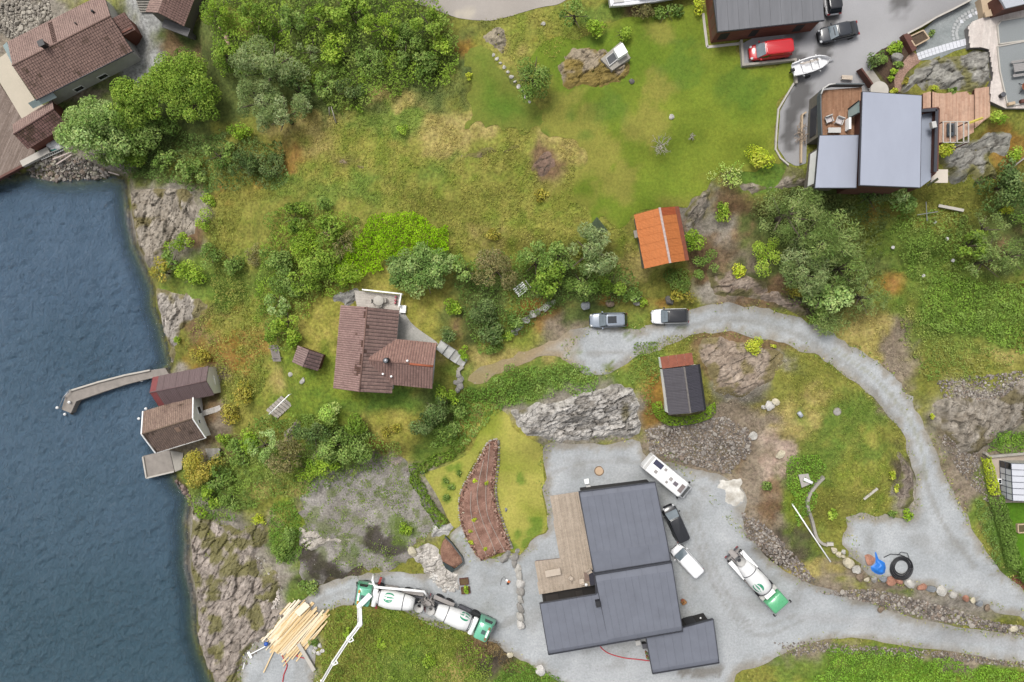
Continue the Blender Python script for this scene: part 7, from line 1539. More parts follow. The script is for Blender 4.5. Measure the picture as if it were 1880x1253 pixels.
p = Wz(1876,163,ZT+.56); t = thing('fire_bowl','copper fire bowl on a tripod on the gravel bed','fire bowl',p); mb = MB(); mb.lathe([(.03,.45),(.3,.5),(.48,.66),(.45,.66),(.28,.54),(.03,.5)],18); mb.build('bowl',mat('copper',S(176,110,78),.4,metal=.6),t,True)
for a in (0,2.1,4.2): mb = MB(); mb.bar((.7*math.cos(a),.7*math.sin(a),0),(.2*math.cos(a),.2*math.sin(a),.5),.05,.05); mb.build('leg',M_black,t)
for px,py,m,lab in ((1836,177,M_black,'black cylindrical pot on the pale terrace'),):
    p = Wz(px,py,ZT+.5); t = thing('terrace_pot',lab,'pot',p); mb = MB(); mb.tube([(0,0,0),(0,0,.55)],[.22,.27],14,True); mb.build('pot_body',m,t,True); mb = MB(); mb.lathe([(.22,.5),(.29,.5),(.29,.58),(.22,.58)],14); mb.build('pot_rim',M_steel,t,True)
p = Wz(1854,192,ZT+.6); mb = MB(); mb.box((p.x,p.y,p.z+.2),(.8,.35,.35),.2,bev=.03); single(mb,'log_bench',M_beige,'short light wood block at the lower edge of the gravel bed','block')
p = Wz(1877,187,ZT+.6); mb = MB(); mb.box((p.x,p.y,p.z+.2),(.8,.4,.4),.2,bev=.03); single(mb,'chest',M_brownwood,'brown wooden chest at the right edge of the gravel bed','chest')
hb = thing('beige_cabin','beige cabin with light roof cut off by the top right corner','cabin',Wz(1840,0,ZT)); MB().prism([(p.x,p.y) for p in pz(z5([(1380,-20),(1590,-30),(1630,120),(1415,200)]),ZT+.6)],ZT-.4,ZT+.62).build('porch_floor',M_beige,hb,world=True)
MB().prism([(p.x,p.y) for p in pz(z5([(1600,-60),(2050,-60),(2050,10),(1860,55),(1640,112)]),ZT+2.6)],ZT+.2,ZT+2.5).build('wall',M_brownwood,hb,world=True)
MB().prism([(p.x,p.y) for p in pz(z5([(1600,-60),(2050,-60),(2050,0),(1860,45),(1690,85),(1655,20)]),ZT+3.0)],ZT+2.5,ZT+2.75).build('roof',mat('light_grey_roof',S(196,200,208),.5,var=.04),hb,world=True)
mb = MB(); Q = [Wz(*z5([q])[0],ZT+1.0) for q in ((1425,142),(1495,105),(1520,180),(1442,198))]; mb.slab(Q,.2); f_ = mb.build('hatch',M_beige,hb,world=True)
for (a,b) in ((0.06,.46),(.54,.94)):
    mb = MB(); u = Vector((0,0,.03)); mb.slab([Q[0].lerp(Q[1],a)+u,Q[0].lerp(Q[1],b)+u,Q[3].lerp(Q[2],b)+u,Q[3].lerp(Q[2],a)+u],.04); o = mb.build('hatch_pane',mat('dark_pane%d' % int(a*100),S(96,80,72),.3),f_); o.matrix_parent_inverse = f_.matrix_parent_inverse.copy()
wd_ = thing('wood_deck','reddish timber deck in three bays right of the modern house','deck',Wz(1760,210,ZT)); 
for i, pg in enumerate(([(1694,172),(1709,168),(1709,262),(1694,262)],[(1711,168),(1720,171),(1735,172),(1752,168),(1758,170),(1775,168),(1780,174),(1788,174),(1788,243),(1776,250),(1750,262),(1711,262)],[(1790,163),(1818,159),(1818,214),(1806,222),(1790,236)])):
    Q = [(p.x,p.y) for p in pz(pg, ZT+.25)]; MB().prism(inset(Q,.05),ZT-1.2,ZT+.17).build('substructure',M_brownwood,wd_,world=True); planks('board',Q,ZT+.25,R(90),.15,((198,158,134),(216,180,156)),wd_,seed=40+i,t=.06)
pg = thing('pergola','slender open pergola frame over the timber deck','pergola',Wz(1748,243,ZT+.25)); Zp = ZT+2.5
for x in (1731.5,1744.5,1757,1769,1778): mb = MB(); mb.bar(Wz(x,224,Zp),Wz(x,262,Zp),.1,.1); mb.build('crossbeam',M_conclight,pg,world=True)
for y in (224,262): mb = MB(); mb.bar(Wz(1730,y,Zp-.12),Wz(1779,y,Zp-.12),.08,.12); mb.build('long_beam',M_conclight,pg,world=True)
for x in (1731.5,1778):
    for y in (224,262): v = Wz(x,y,Zp-.1); mb = MB(); mb.box((v.x,v.y,ZT+1.1),(.1,.1,2.5)); mb.build('post',M_brownwood,pg,world=True)
t = thing('garden_sofa','dark grey garden sofa under the pergola','sofa',Wz(1743,240,ZT+.25),R(90)); mb = MB(); mb.box((0,0,.22),(1.5,.8,.4),bev=.1); mb.build('seat',mat('slate_cushion',S(82,92,100),.9),t); mb = MB(); mb.box((0,-.35,.5),(1.5,.2,.5),bev=.08); mb.build('backrest',M_dust,t); mb = MB(); mb.box((.1,.1,.45),(.8,.5,.1),bev=.04); mb.build('throw',M_black,t)
mb = MB(); a = Wz(1777,227,ZT+1.1); b = Wz(1804,217,ZT+1.3); mb.bar(a,b,.28,.08); mb.bar(a,b+Vector((0,0,.1)),.06,.2); single(mb,'kayak_paddle',mat('yellow_plastic',S(222,204,84),.5),'long narrow yellow board on the timber deck','board')
# wooden pavement bench by the modern house and bits
mb = MB(); p = P3(1555,143,.4); bench('slatted_bench','small slatted bench on the asphalt above the modern house','bench',(p.x,p.y,gz(p)+.03),R(-4),1.25,.5,3,M_pale,.45)
t = thing('entrance_ramp','brown plank fence and pale ramp behind the modern house','ramp',P3(1595,148)); mb = MB(); mb.bar(P3(1577,128,.8),P3(1600,160,.8),.2,1.0); mb.build('plank_fence',M_brownwood,t,world=True); MB().prism([(v.x,v.y) for v in [P3(x,y,.4) for x,y in [(1586,133),(1602,127),(1622,158),(1604,166)]]],13.4,14.6).build('ramp_slab',M_concrete,t,world=True)
mb = MB(); p = Wz(1618,164,16.2); mb.lathe([(.75,.0),(1.05,.0),(1.05,.25),(.75,.25)],24,(p.x,p.y,p.z-.6)); single(mb,'hot_tub',M_conclight,'pale round tub half hidden behind the modern house roof','tub')
sr = thing('retaining_edge','rusty pipe and kindling along the wall below the modern house','edging',P3(1472,270)); mb = MB(); q = [P3(x,y,.35) for x,y in [(1479,207),(1472,212),(1471,240),(1470,300)]]
for a,b in zip(q[:-1],q[1:]): mb.bar(a,b,.18,.4)
mb.build('edge_board',M_beige,sr,world=True)
rg = np.random.default_rng(77); mb = MB()
for k in range(40): x, y = rg.uniform(1465,1480), rg.uniform(228,262); a_ = rg.uniform(0,6.3); p = P3(x,y,.3+rg.uniform(0,.4)); mb.tube([p-Vector((math.cos(a_),math.sin(a_),0))*rg.uniform(.2,.6),p+Vector((math.cos(a_),math.sin(a_),rg.uniform(-.2,.2)))*rg.uniform(.2,.6)],.035,5)
single(mb,'brushwood',mat('dry_brushwood',S(168,150,132),.9,var=.3),'heap of dry brushwood against the modern house wall','brushwood',kind=None)
p = P3(1464,251,.3); 
# greenhouse and the garden at the right edge
gh = thing('greenhouse','white paned greenhouse with dark frame at the right edge','greenhouse',Wz(1870,880,8.6))
A0, A1 = Wz(1835,846,8.7), Wz(1838,913,8.7); e = Vector((5.5,0,0)); he = Vector((0,0,2.0)); M_fr = mat('dark_frame',S(74,78,92),.5); M_pn = mat('frosted_pane',S(222,224,232),.25,var=.05,scale=.8,spec=.6)
dv = (A1-A0)
for k in range(6):
    a = A0+dv*(k/6); b = A0+dv*((k+1)/6); mb = MB(); mb.slab([a,b,b+he,a+he],.04); mb.build('side_pane',M_dglass if k==0 else M_pn,gh,world=True)
    for s_ in range(3):
        a2 = a+he+Vector((1.8*s_+.02,0,.35*s_+.01)); b2 = b+he+Vector((1.8*s_+.02,0,.35*s_+.01)); d2 = Vector((1.76,0,.35)); mb = MB(); mb.slab([a2,b2,b2+d2,a2+d2],.03); mb.build('roof_pane',M_pn,gh,world=True)
mb = MB()
for k in range(7): a = A0+dv*(k/6); mb.bar(a,a+he,.07,.07,up=(1,0,0)); mb.bar(a+he,a+he+Vector((5.4,0,1.05)),.06,.1)
for zz in (.05,1,2): mb.bar(A0+he*zz*.5,A1+he*zz*.5,.07,.07)
for s_ in (1,2): mb.bar(A0+he+Vector((1.8*s_,0,.35*s_+.03)),A1+he+Vector((1.8*s_,0,.35*s_+.03)),.05,.06)
mb.build('frame',M_fr,gh,world=True)
mb = MB(); mb.slab([A0,A0+e,A0+e+he*1.5,A0+he],.04); mb.build('north_pane',M_glassl,gh,world=True); mb = MB(); mb.slab([A1,A1+e,A1+e+he*1.5,A1+he],.04); mb.build('south_pane',M_glassl,gh,world=True)
for k,(u,v) in enumerate(((.75,.25),(.75,.72))):
    p = A0+dv*v+he+Vector((2.6,0,.62)); mb = MB(); mb.box(p,(1.5,.85,.08),M=Matrix.Rotation(-.19,3,'Y')); mb.build('roof_vent',M_white,gh,world=True)
patch('paving', [(1812,836),(1890,832),(1960,832),(1960,925),(1890,925),(1838,925),(1828,890),(1818,862)], M_asphalt, lambda X,Y,D: ncol((190,174,158),(206,190,174),X,Y,.8,70), .35, sm=0, jit=0, label='beige paving round the greenhouse')
wallline('garden_wall','low concrete wall above the greenhouse','wall',[(1806,832),(1812,838),(1890,831),(1960,826)],.5,.3,M_concrete)
p = P3(1834,884,.3); t = thing('garden_lantern','small framed box beside the greenhouse wall','box',(p.x,p.y,gz(p))); mb = MB(); mb.box((0,0,.25),(.5,.65,.5),bev=.02); mb.build('box_frame',M_white,t); mb = MB(); mb.box((0,0,.51),(.34,.48,.04)); mb.build('box_glass',M_dglass,t)
t = thing('raised_bed','wooden framed bed on the bright green lawn','raised bed',P3(1876,970)); 
for a,b in (((1867,963),(1890,962)),((1867,963),(1868,978)),((1868,978),(1890,977))): mb = MB(); mb.bar(P3(*a,.2),P3(*b,.2),.14,.4); mb.build('side_board',M_beige,t,world=True)
MB().prism([(v.x,v.y) for v in [P3(x,y,.2) for x,y in [(1867,963),(1890,962),(1890,977),(1868,978)]]],8.3,8.75).build('soil',mat('dark_soil',S(100,92,60),.95,var=.3,scale=5),t,world=True)
patch('bark_strip', [(1858,1062),(1870,1058),(1890,1078),(1960,1100),(1960,1140),(1890,1096),(1868,1076)], M_mulch, lambda X,Y,D: ncol((120,74,58),(146,98,78),X,Y,1.4,71), .3, jit=.05, label='red brown bark strip at the lower right hedge end')
# ---------------------------------------------------------------- foliage
class Leaves:
    """collects leaf-shaped faces (four corners each, folded along the rib)"""
    def __init__(s): s.p = []; s.n = []; s.l = []; s.w = []; s.c = []
    def add(s, p, n, l, w, c): s.p.append(p); s.n.append(n); s.l.append(np.broadcast_to(l, (len(p),))); s.w.append(np.broadcast_to(w, (len(p),))); s.c.append(c)
    def mesh(s, name, m, rg, org=(0,0,0), tri=False):
        p = np.concatenate(s.p)-np.array(org)[None]; n = np.concatenate(s.n); l = np.concatenate(s.l)[:,None]; w = np.concatenate(s.w)[:,None]; c = np.concatenate(s.c)
        n = n/(np.linalg.norm(n, axis=1)[:,None]+1e-9); t = rg.normal(size=n.shape); t -= (t*n).sum(1)[:,None]*n; t /= (np.linalg.norm(t, axis=1)[:,None]+1e-9); b = np.cross(n, t)
        N = len(p)
        if tri:
            V = np.stack([p+t*l, p-t*l*.4+b*w, p-t*l*.4-b*w], 1).reshape(-1, 3); Fq = np.arange(N*3).reshape(-1, 3); return np_mesh(name, V, Fq, m, np.repeat(c, 3, 0))
        V = np.stack([p+t*l, p+b*w+n*w*.3, p-t*l, p-b*w+n*w*.3], 1).reshape(-1, 3); Fq = np.arange(N*4).reshape(-1, 4)
        return np_mesh(name, V, Fq, m, np.repeat(c, 4, 0))
LK = 0.44                                   # leaf palette is written as seen in the photograph
def pal(cols): return np.array([np.minimum(s2l(c)/(KEXP*LK), .6) for c in cols])
SP = {  # leaf colours, leaf half length, half width, density per m2, lobe size
 'broad': (pal([(104,128,44),(120,144,54),(84,106,40),(132,154,64)]), .17, .10, 30, .34),
 'pale': (pal([(122,146,78),(140,162,94),(104,128,64),(152,170,110)]), .17, .09, 30, .30),
 'willow': (pal([(112,128,76),(128,142,92),(94,110,62),(140,152,106)]), .22, .055, 34, .26),
 'dark': (pal([(80,100,52),(96,114,64),(66,84,44),(108,124,76)]), .15, .09, 30, .34),
 'mid': (pal([(100,124,56),(116,138,66),(84,106,48),(130,150,82)]), .15, .09, 30, .34),
 'bright': (pal([(120,146,44),(136,160,54),(102,128,40),(150,170,70)]), .14, .09, 32, .36),
 'yellow': (pal([(160,172,50),(174,182,62),(138,152,44),(184,188,82)]), .13, .08, 34, .4),
 'autumn': (pal([(140,136,54),(158,148,62),(120,116,50),(168,158,78)]), .14, .08, 32, .36),
 'brown': (pal([(116,112,70),(130,124,82),(100,98,60),(138,130,92)]), .16, .06, 34, .3),
 'pine': (pal([(106,126,64),(122,140,78),(88,108,54),(138,152,94)]), .22, .035, 44, .2),
 'rhodo': (pal([(104,130,66),(120,144,78),(80,104,50),(144,162,100)]), .19, .10, 30, .22),
 'limey': (pal([(150,176,84),(166,188,104),(130,156,70),(176,196,120)]), .13, .08, 34, .3)}
def crown(sp, rx, ry, rz, rg, dens=1.0, rot=0.0, lobes=None):
    cols, ll, lw, den, ls = SP[sp]; L = Leaves(); A = math.pi*rx*ry
    k = lobes or int(np.clip(A/1.5, 6, 46)); r0 = math.sqrt(rx*ry)
    lr = max(.32, ls*r0*rg.uniform(.8, 1.1)) if k > 6 else .5*r0
    lr = min(lr, 1.25); lf = rg.uniform(.8, 1.3); ll = ll*lf; lw = lw*lf; den = den/lf**1.5
    f1, f2, f3 = rg.uniform(0, 6.3, 3)
    for i in range(k):
        a = rg.uniform(0, 2*math.pi); q = math.sqrt(rg.uniform(0, 1))*.9*(1+.17*math.sin(2*a+f1)+.15*math.sin(3*a+f2)+.1*math.sin(5*a+f3)); u = q*math.cos(a); v = q*math.sin(a)
        h = math.sqrt(max(0.05, 1-q*q))*rg.uniform(.3, 1.0) if i % 4 else rg.uniform(-.1, .5)
        c = np.array([u*(rx-lr*.5), v*(ry-lr*.5), h*(rz-lr*.4)]); r = lr*rg.uniform(.7, 1.25)
        n = int(4*math.pi*r*r*den*dens*.42)+8
        d = rg.normal(size=(n, 3)); d[:,2] += .35; d /= np.linalg.norm(d, axis=1)[:,None]
        rr = r*(1-.45*rg.uniform(0, 1, n)**2)
        if sp == 'pine': d[:,2] *= .45; rr = r*1.5*np.sqrt(rg.uniform(0, 1, n))
        p = c+d*rr[:,None]*np.array([1, 1, .8])
        nn = d*.7+rg.normal(size=(n, 3))*.55+np.array([0,0,.45])
        base = cols[rg.integers(len(cols))]*.6+cols[rg.integers(len(cols))]*.4
        col = base[None]*rg.uniform(.72, 1.28, n)[:,None]*(1+rg.normal(0, .05, (n, 3)))
        L.add(p, nn, ll*rg.uniform(.6, 1.25, n), lw*rg.uniform(.7, 1.3, n), col)
    return L
def trunk_mb(h, rx, rg, nl=5):
    mb = MB(); r = max(.05, .035*h+.02*rx)
    mb.tube([(0,0,-.3),(rg.normal(0,.05)*h*.3,rg.normal(0,.05)*h*.3,h*.35),(rg.normal(0,.06)*h,rg.normal(0,.06)*h,h*.75)], [r, r*.75, r*.3], 7)
    for k in range(nl):
        a = 2*math.pi*(k+rg.uniform(-.3,.3))/nl; z0 = h*rg.uniform(.25,.5); e = rx*rg.uniform(.5,.75)
        mb.tube([(0,0,z0),(e*.5*math.cos(a),e*.5*math.sin(a),z0+h*.12),(e*math.cos(a),e*math.sin(a),z0+h*.28)], [r*.5, r*.35, r*.12], 5)
    return mb
ncount = [0]
def tree(px, py, rx, ry, h, sp, label, name='tree', cat='tree', rot=0.0, group=None, dens=1.0, lobes=None):
    """rx, ry: crown half widths as they show in the photograph; h: height in metres"""
    ncount[0] += 1; rg = np.random.default_rng(500+ncount[0])
    zc = .62*h; X, Y, z = at(px, py, zc); g = float(G(X, Y)); sc = (H-g-zc)/F
    RX, RY = rx*sc*1.12, ry*sc*1.12; rz = min(h*.55, max(RX, RY)*1.1)
    root = thing(name, label, cat, (float(X), float(Y), g), R(rot), group)
    L = crown(sp, RX, RY, rz, rg, dens, lobes=lobes)
    me = L.mesh('crown', M_leaf, rg, (0, 0, -(h-rz)*.98)); link_mesh('crown' if cat == 'tree' else 'foliage', me, None, root)
    trunk_mb(h*.9, max(RX, RY), rg).build('trunk' if cat == 'tree' else 'stem', M_bark, root, True, fix=False)
    return root
def bush(px, py, rx, ry, h, sp, label, **k): return tree(px, py, rx, ry, h, sp, label, k.pop('name', 'shrub'), k.pop('cat', 'shrub'), **k)
# --- trees and bushes, upper left
tree(170,238,62,60,7.5,'pale','big pale green tree leaning over the water beside the wharf shed')
tree(250,190,55,50,7,'broad','broad green tree between the wharf house and the pale waterside tree'); tree(328,140,60,46,6.5,'broad','yellow green tree right of the wharf house gable'); tree(345,180,52,44,6,'broad','round green tree below the gable side tree'); tree(270,240,44,34,5,'mid','darker green tree under the pale waterside tree')
tree(490,120,62,48,8,'willow','tall grey green willow crown in the upper left wood'); tree(470,180,52,40,7.5,'willow','grey green willow crown below the tall willow'); tree(515,205,48,38,7,'willow','lowest grey green willow crown at the meadow edge'); tree(545,165,34,36,5,'dark','dark leaved tree tucked right of the willows')
bush(437,236,20,18,2.5,'bright','bright green bush at the foot of the willows'); bush(242,285,26,26,3,'broad','green bush below the waterside trees near the shore'); bush(200,280,22,20,3,'mid','bush at the water under the pale waterside tree'); bush(740,240,11,12,1.2,'bright','small bright green bush alone in the straw coloured meadow')
bush(860,139,6,7,.8,'yellow','tiny yellow green bush beside the deep green lawn'); tree(980,138,32,42,5,'mid','oval solitary tree by the stone edging of the deep green lawn'); tree(1058,22,32,26,4.5,'mid','tree by the pale lane at the top edge'); bush(1092,46,18,16,2.2,'bright','pale green bush at the lawn corner below the lane side tree')
for px,py,rx,ry,h,sp,lab in [(640,20,40,30,4,'broad','green tree crown at the top of the upper wood beside the lane'),(700,45,36,28,4,'bright','bright crown in the upper wood left of the pale lane'),(790,45,36,30,4,'broad','rounded green crown at the right end of the upper wood'),(745,70,34,28,3.5,'mid','mid green crown under the right end of the upper wood'),(585,35,34,28,4,'broad','crown in the upper wood left of the lane side crowns'),(530,40,36,30,4,'mid','crown in the upper wood above the tall willow'),(470,30,34,28,4,'broad','crown at the top edge above the willows'),(400,20,30,24,3.5,'bright','bright crown at the top edge near the corner house'),(410,100,24,30,3,'broad','bush left of the tall willow crown'),(620,90,34,28,3,'bright','bright bush in the middle of the upper wood'),(680,110,34,26,2.5,'mid','low mid green bush at the lower side of the upper wood'),(600,150,32,26,2.5,'mid','bush right of the dark leaved tree'),(640,165,30,22,2.2,'dark','dusky bush at the meadow edge of the upper wood'),(770,115,38,24,2.4,'mid','bluish green bush at the lower right of the upper wood'),(570,90,26,24,3,'willow','greyish crown between the willows and the upper wood'),(810,85,22,22,2.5,'bright','bright bush at the right tip of the upper wood')]:
    tree(px,py,rx,ry,h,sp,lab) if h > 3.2 else bush(px,py,rx,ry,h,sp,lab)
for px,py,rx,ry,h,sp,lab in [(400,285,32,22,2.2,'mid','bush in the bank above the cliff rock'),(450,300,34,26,2.4,'dark','dark bush in the bank below the willows'),(500,305,30,26,2,'dark','rounded bush at the right end of the bank below the willows'),(350,315,34,24,2.4,'mid','bush above the top of the cliff rock'),(300,290,28,22,2.6,'mid','bush between the shore and the bank'),(373,405,14,20,1.6,'bright','bright bush right of the cliff rock'),
 (385,370,14,14,1.2,'bright','small bright bush at the top right of the cliff rock'),(330,447,26,22,2.6,'bright','upper round bush on the shoreline slope'),(312,480,24,22,2.6,'mid','left round bush on the shoreline slope'),(352,508,30,28,3,'bright','lowest and roundest bush on the shoreline slope'),(297,500,24,26,3.2,'autumn','yellowish tree overhanging the water edge'),(385,470,24,22,2.2,'mid','right pale bush on the shoreline slope'),(425,480,20,22,2,'mid','round bush standing alone left of the big thicket'),
 (594,376,14,14,1.6,'mid','round dark green bush at the top of the thicket'),(463,465,20,20,1.4,'brown','dry grey brown bush with bare twigs left of the thicket')]: bush(px,py,rx,ry,h,sp,lab)
# big thicket left of the cottage
for px,py,rx,ry,h,sp,lab in [(540,400,34,30,3,'broad','green bush at the upper end of the thicket'),(600,420,34,30,3,'broad','green bush in the upper right of the thicket'),(560,450,34,30,3,'bright','bright bush in the heart of the thicket'),(625,440,28,30,2.6,'brown','brownish bush beside the lime green cover'),(510,470,32,30,3,'mid','bush on the left side of the thicket'),(590,490,38,30,3,'broad','broad bush in the lower heart of the thicket'),(640,500,34,24,2.6,'bright','bright bush just below the lime green cover'),(530,520,34,30,3,'mid','bush in the lower left of the thicket'),(510,555,30,26,3,'pale','pale green bush above the cottage lawn'),(556,522,32,26,3,'broad','bush above the stones of the cottage lawn'),(524,592,24,26,3,'bright','yellow green bush left of the cottage lawn'),(505,615,24,24,2.8,'broad','bush right above the tool shed'),(536,626,17,15,2,'bright','small bush between the tool shed and the cottage lawn')]: bush(px,py,rx,ry,h,sp,lab)
# belt of garden trees above the car park
bush(775,494,72,40,3.8,'rhodo','big rounded broad leaved hedge bush north east of the cottage', lobes=60); tree(855,500,26,26,4,'mid','green tree between the big hedge bush and the brown tree'); tree(912,496,40,38,5,'brown','brown leaved tree in the belt above the car park'); tree(985,480,38,32,5,'mid','green tree right of the brown leaved tree'); tree(1010,515,34,32,5,'broad','green tree above the old garden wall'); tree(1030,470,30,30,4.5,'mid','tree between the green tree and the silvery tree')
tree(1085,462,44,54,7,'willow','tall silvery green tree below the netting tent'); bush(1070,520,34,26,3,'mid','bush at the foot of the silvery tree'); bush(1120,525,32,22,2.2,'broad','low green bush left of the orange roofed shed corner'); bush(1160,545,26,12,1.4,'mid','weedy bush above the boulder between the cars')
bush(834,562,15,16,1.6,'bright','bright round bush on the cottage garden bank'); bush(822,620,20,16,1.8,'dark','dark bush beside the gravel court of the cottage'); bush(851,648,12,12,1.4,'bright','bright green bush beside the slab path'); bush(880,570,26,22,2,'dark','dark bush under the brown leaved tree'); bush(905,600,30,30,1.6,'dark','dark low bush in the middle of the garden bank'); bush(955,588,20,18,1.6,'mid','fresh green bush at the old garden wall'); bush(918,620,8,9,.8,'bright','left of two tiny bright bushes on the bank'); bush(934,617,8,9,.8,'bright','right of two tiny bright bushes on the bank'); bush(905,640,16,14,1.2,'mid','low bush near the start of the gravel road')
# round the orange shed and the pine group on the right
bush(1276,440,26,20,2.4,'bright','bright bush touching the right side of the orange roofed shed'); bush(1290,480,26,28,2.4,'mid','bush at the lower right of the orange roofed shed'); bush(1250,515,28,20,1.8,'mid','bush below the orange roofed shed'); bush(1256,540,20,14,1.4,'autumn','yellowish bush at the boulders above the white car'); bush(1326,396,17,14,1.4,'bright','bright round bush left of the pines'); bush(1328,380,10,8,1,'bright','small bush'.replace('small bush','small tuft like bush above the bright round bush')); bush(1407,468,32,34,3.4,'bright','vivid green round bush left of the pine group'); bush(1358,496,15,13,1.2,'yellow','yellow green bush on the brown slope above the road')
bush(1180,555,10,8,.8,'bright','small bright weed bush by the boulders above the white car'); bush(1395,285,24,20,2.2,'yellow','clipped yellow green bush at the end of the lawn kerb'); tree(1338,325,32,32,2.6,'limey','thin pale leaved tree at the lower edge of the big lawn', dens=.45)
tree(1455,390,62,50,8,'pine','large feathery grey green pine below the modern house'); tree(1530,440,52,52,7.5,'pine','feathery pine to the right of the largest pine'); tree(1490,430,44,44,7,'pine','pine in the middle of the pine group'); tree(1555,490,46,44,6.5,'pine','pine at the right side of the pine group'); tree(1480,500,50,44,6,'willow','dull grey twiggy tree in the pine group'); tree(1590,545,38,34,5,'pine','lowest pine reaching towards the gravel road'); tree(1520,545,44,30,5,'pale','yellow green tree below the pine group'); bush(1525,590,28,20,2.6,'pine','small pine bush hanging over the road edge'); bush(1502,575,20,18,2,'mid','bush at the road edge left of the small pine'); bush(1655,368,28,20,3,'pale','pale bush right below the modern house'); bush(1600,360,40,12,2.4,'dark','dark bush in the strip below the modern house'); bush(1457,540,16,16,1.4,'autumn','yellow tinged bush at the left foot of the pine group')
tree(1815,420,36,32,4.5,'pine','grey green pine at the right between the weeds'); tree(1790,450,34,28,4,'broad','yellow green tree beside the right hand pine'); tree(1820,480,52,30,4.5,'pine','wide pine above the fern slope'); tree(1868,470,34,36,4.5,'pine','pine cut by the right edge'); tree(1850,340,40,44,3.4,'dark','dark bush mass under the timber deck slope'); bush(1878,400,26,26,3,'mid','bush at the right edge above the pine'); bush(1863,284,18,14,1.6,'bright','bright bush on the rock slope at the right edge'); bush(1848,390,14,10,1,'yellow','yellow green small bush on the right slope'); bush(1835,218,16,14,1.5,'bright','bright bush at the corner of the timber deck and the pale terrace'); bush(1740,272,22,10,1.1,'yellow','long yellow green bush below the pergola'); bush(1716,163,7,6,.7,'yellow','little yellow green bush at the top of the timber deck'); bush(1750,167,9,6,.7,'mid','planted box bush between rock hump and timber deck')
bush(1602,110,12,16,1.5,'dark','dark green bush at the tip of the planting bed'); bush(1620,106,13,12,1.3,'mid','round green bush in the planting bed'); bush(1640,86,18,10,.9,'bright','mossy green bush along the top of the planting bed'); bush(1650,120,8,8,.6,'mid','small green plant in the middle of the planting bed'); bush(1641,132,6,6,.6,'bright','small bright plant in the planting bed'); bush(1636,146,5,6,.5,'bright','smallest bright plant in the planting bed'); bush(1641,166,8,7,.7,'yellow','yellow green plant beside the modern house roof'); bush(1711,61,6,6,.6,'mid','single plant on the grey yard beside the raised bed'); bush(1663,148,7,7,.6,'autumn','ochre cushion plant at the edge of the rock hump')
stone(1646,108,.85,'large pale boulder among the bushes of the planting bed','grey',.8)
# middle and below
bush(600,760,24,24,2.2,'limey','pale round bush on the cottage back lawn'); bush(712,792,20,14,.5,'autumn','faint low yellowish bush on the cottage back lawn'); bush(818,726,20,18,2.2,'bright','bright green bush at the lower right corner of the cottage'); tree(800,755,30,30,3.6,'dark','dark tree below the cottage wing'); bush(780,780,22,24,2.6,'dark','dark bush left of the dark tree below the wing'); bush(820,785,22,22,2,'mid','bush above the yellow lawn corner'); bush(840,752,18,18,1.6,'mid','bush right of the dark tree below the wing')
tree(575,800,34,32,4,'dark','dark green tree right of the purplish rock knob'); tree(525,840,40,34,4.2,'brown','brown green tree below the purplish rock knob'); tree(610,820,32,30,3.4,'mid','green tree on the slope below the pale round bush'); tree(650,820,36,32,3.4,'mid','green tree above the bare stony plot'); bush(660,780,24,20,2.4,'broad','bush at the lower edge of the cottage back lawn'); tree(480,820,30,32,3.6,'pale','pale tree with white flowers on the shore slope'); tree(440,835,28,26,3,'mid','tree above the grey wooden platform end'); bush(455,810,22,20,2.4,'bright','bright bush right of the grey wooden platform'); tree(370,862,38,34,3.4,'autumn','yellowish tree above the small beach'); bush(400,880,30,26,2.6,'mid','bush right of the yellowish beach tree'); bush(382,918,20,28,2,'bright','bright bush hanging over the pale shore rock'); bush(420,915,26,24,2,'mid','bush above the broad shore rock'); bush(560,862,30,22,2,'bright','bright weedy bush at the corner of the bare plot'); bush(600,850,26,20,2,'bright','bright bush at the top of the bare plot'); bush(475,955,16,9,.9,'yellow','yellow green bush at the top of the broad shore rock'); bush(405,807,13,13,1.5,'bright','bright yellow green bush behind the tiled boathouse'); bush(425,760,18,22,1.2,'autumn','ochre bush on the slope above the boathouses'); bush(445,720,22,22,1.2,'autumn','ochre green bush halfway up the boathouse slope'); bush(370,650,18,14,1.2,'autumn','ochre bush at the root of the long pier'); bush(325,625,6,7,.6,'bright','small bush on the pale shore rock')
bush(530,990,22,26,1.4,'mid','low green bush between the shore rock and the bare plot'); bush(520,1020,20,16,1.2,'mid','weedy bush above the pinkish stone cluster'); bush(560,1080,20,14,1,'mid','weedy bush at the track bend above the timber'); bush(745,975,16,16,1,'bright','bright weed clump on the bare plot'); bush(700,1180,10,10,.8,'bright','bright weed clump near the pump boom'); bush(640,1165,9,9,.8,'bright','tiny weed clump beside the pump boom'); bush(785,1215,14,12,.8,'bright','bright weed clump on the lower grass'); bush(575,1180,8,10,.7,'mid','small weed right of the red hose')
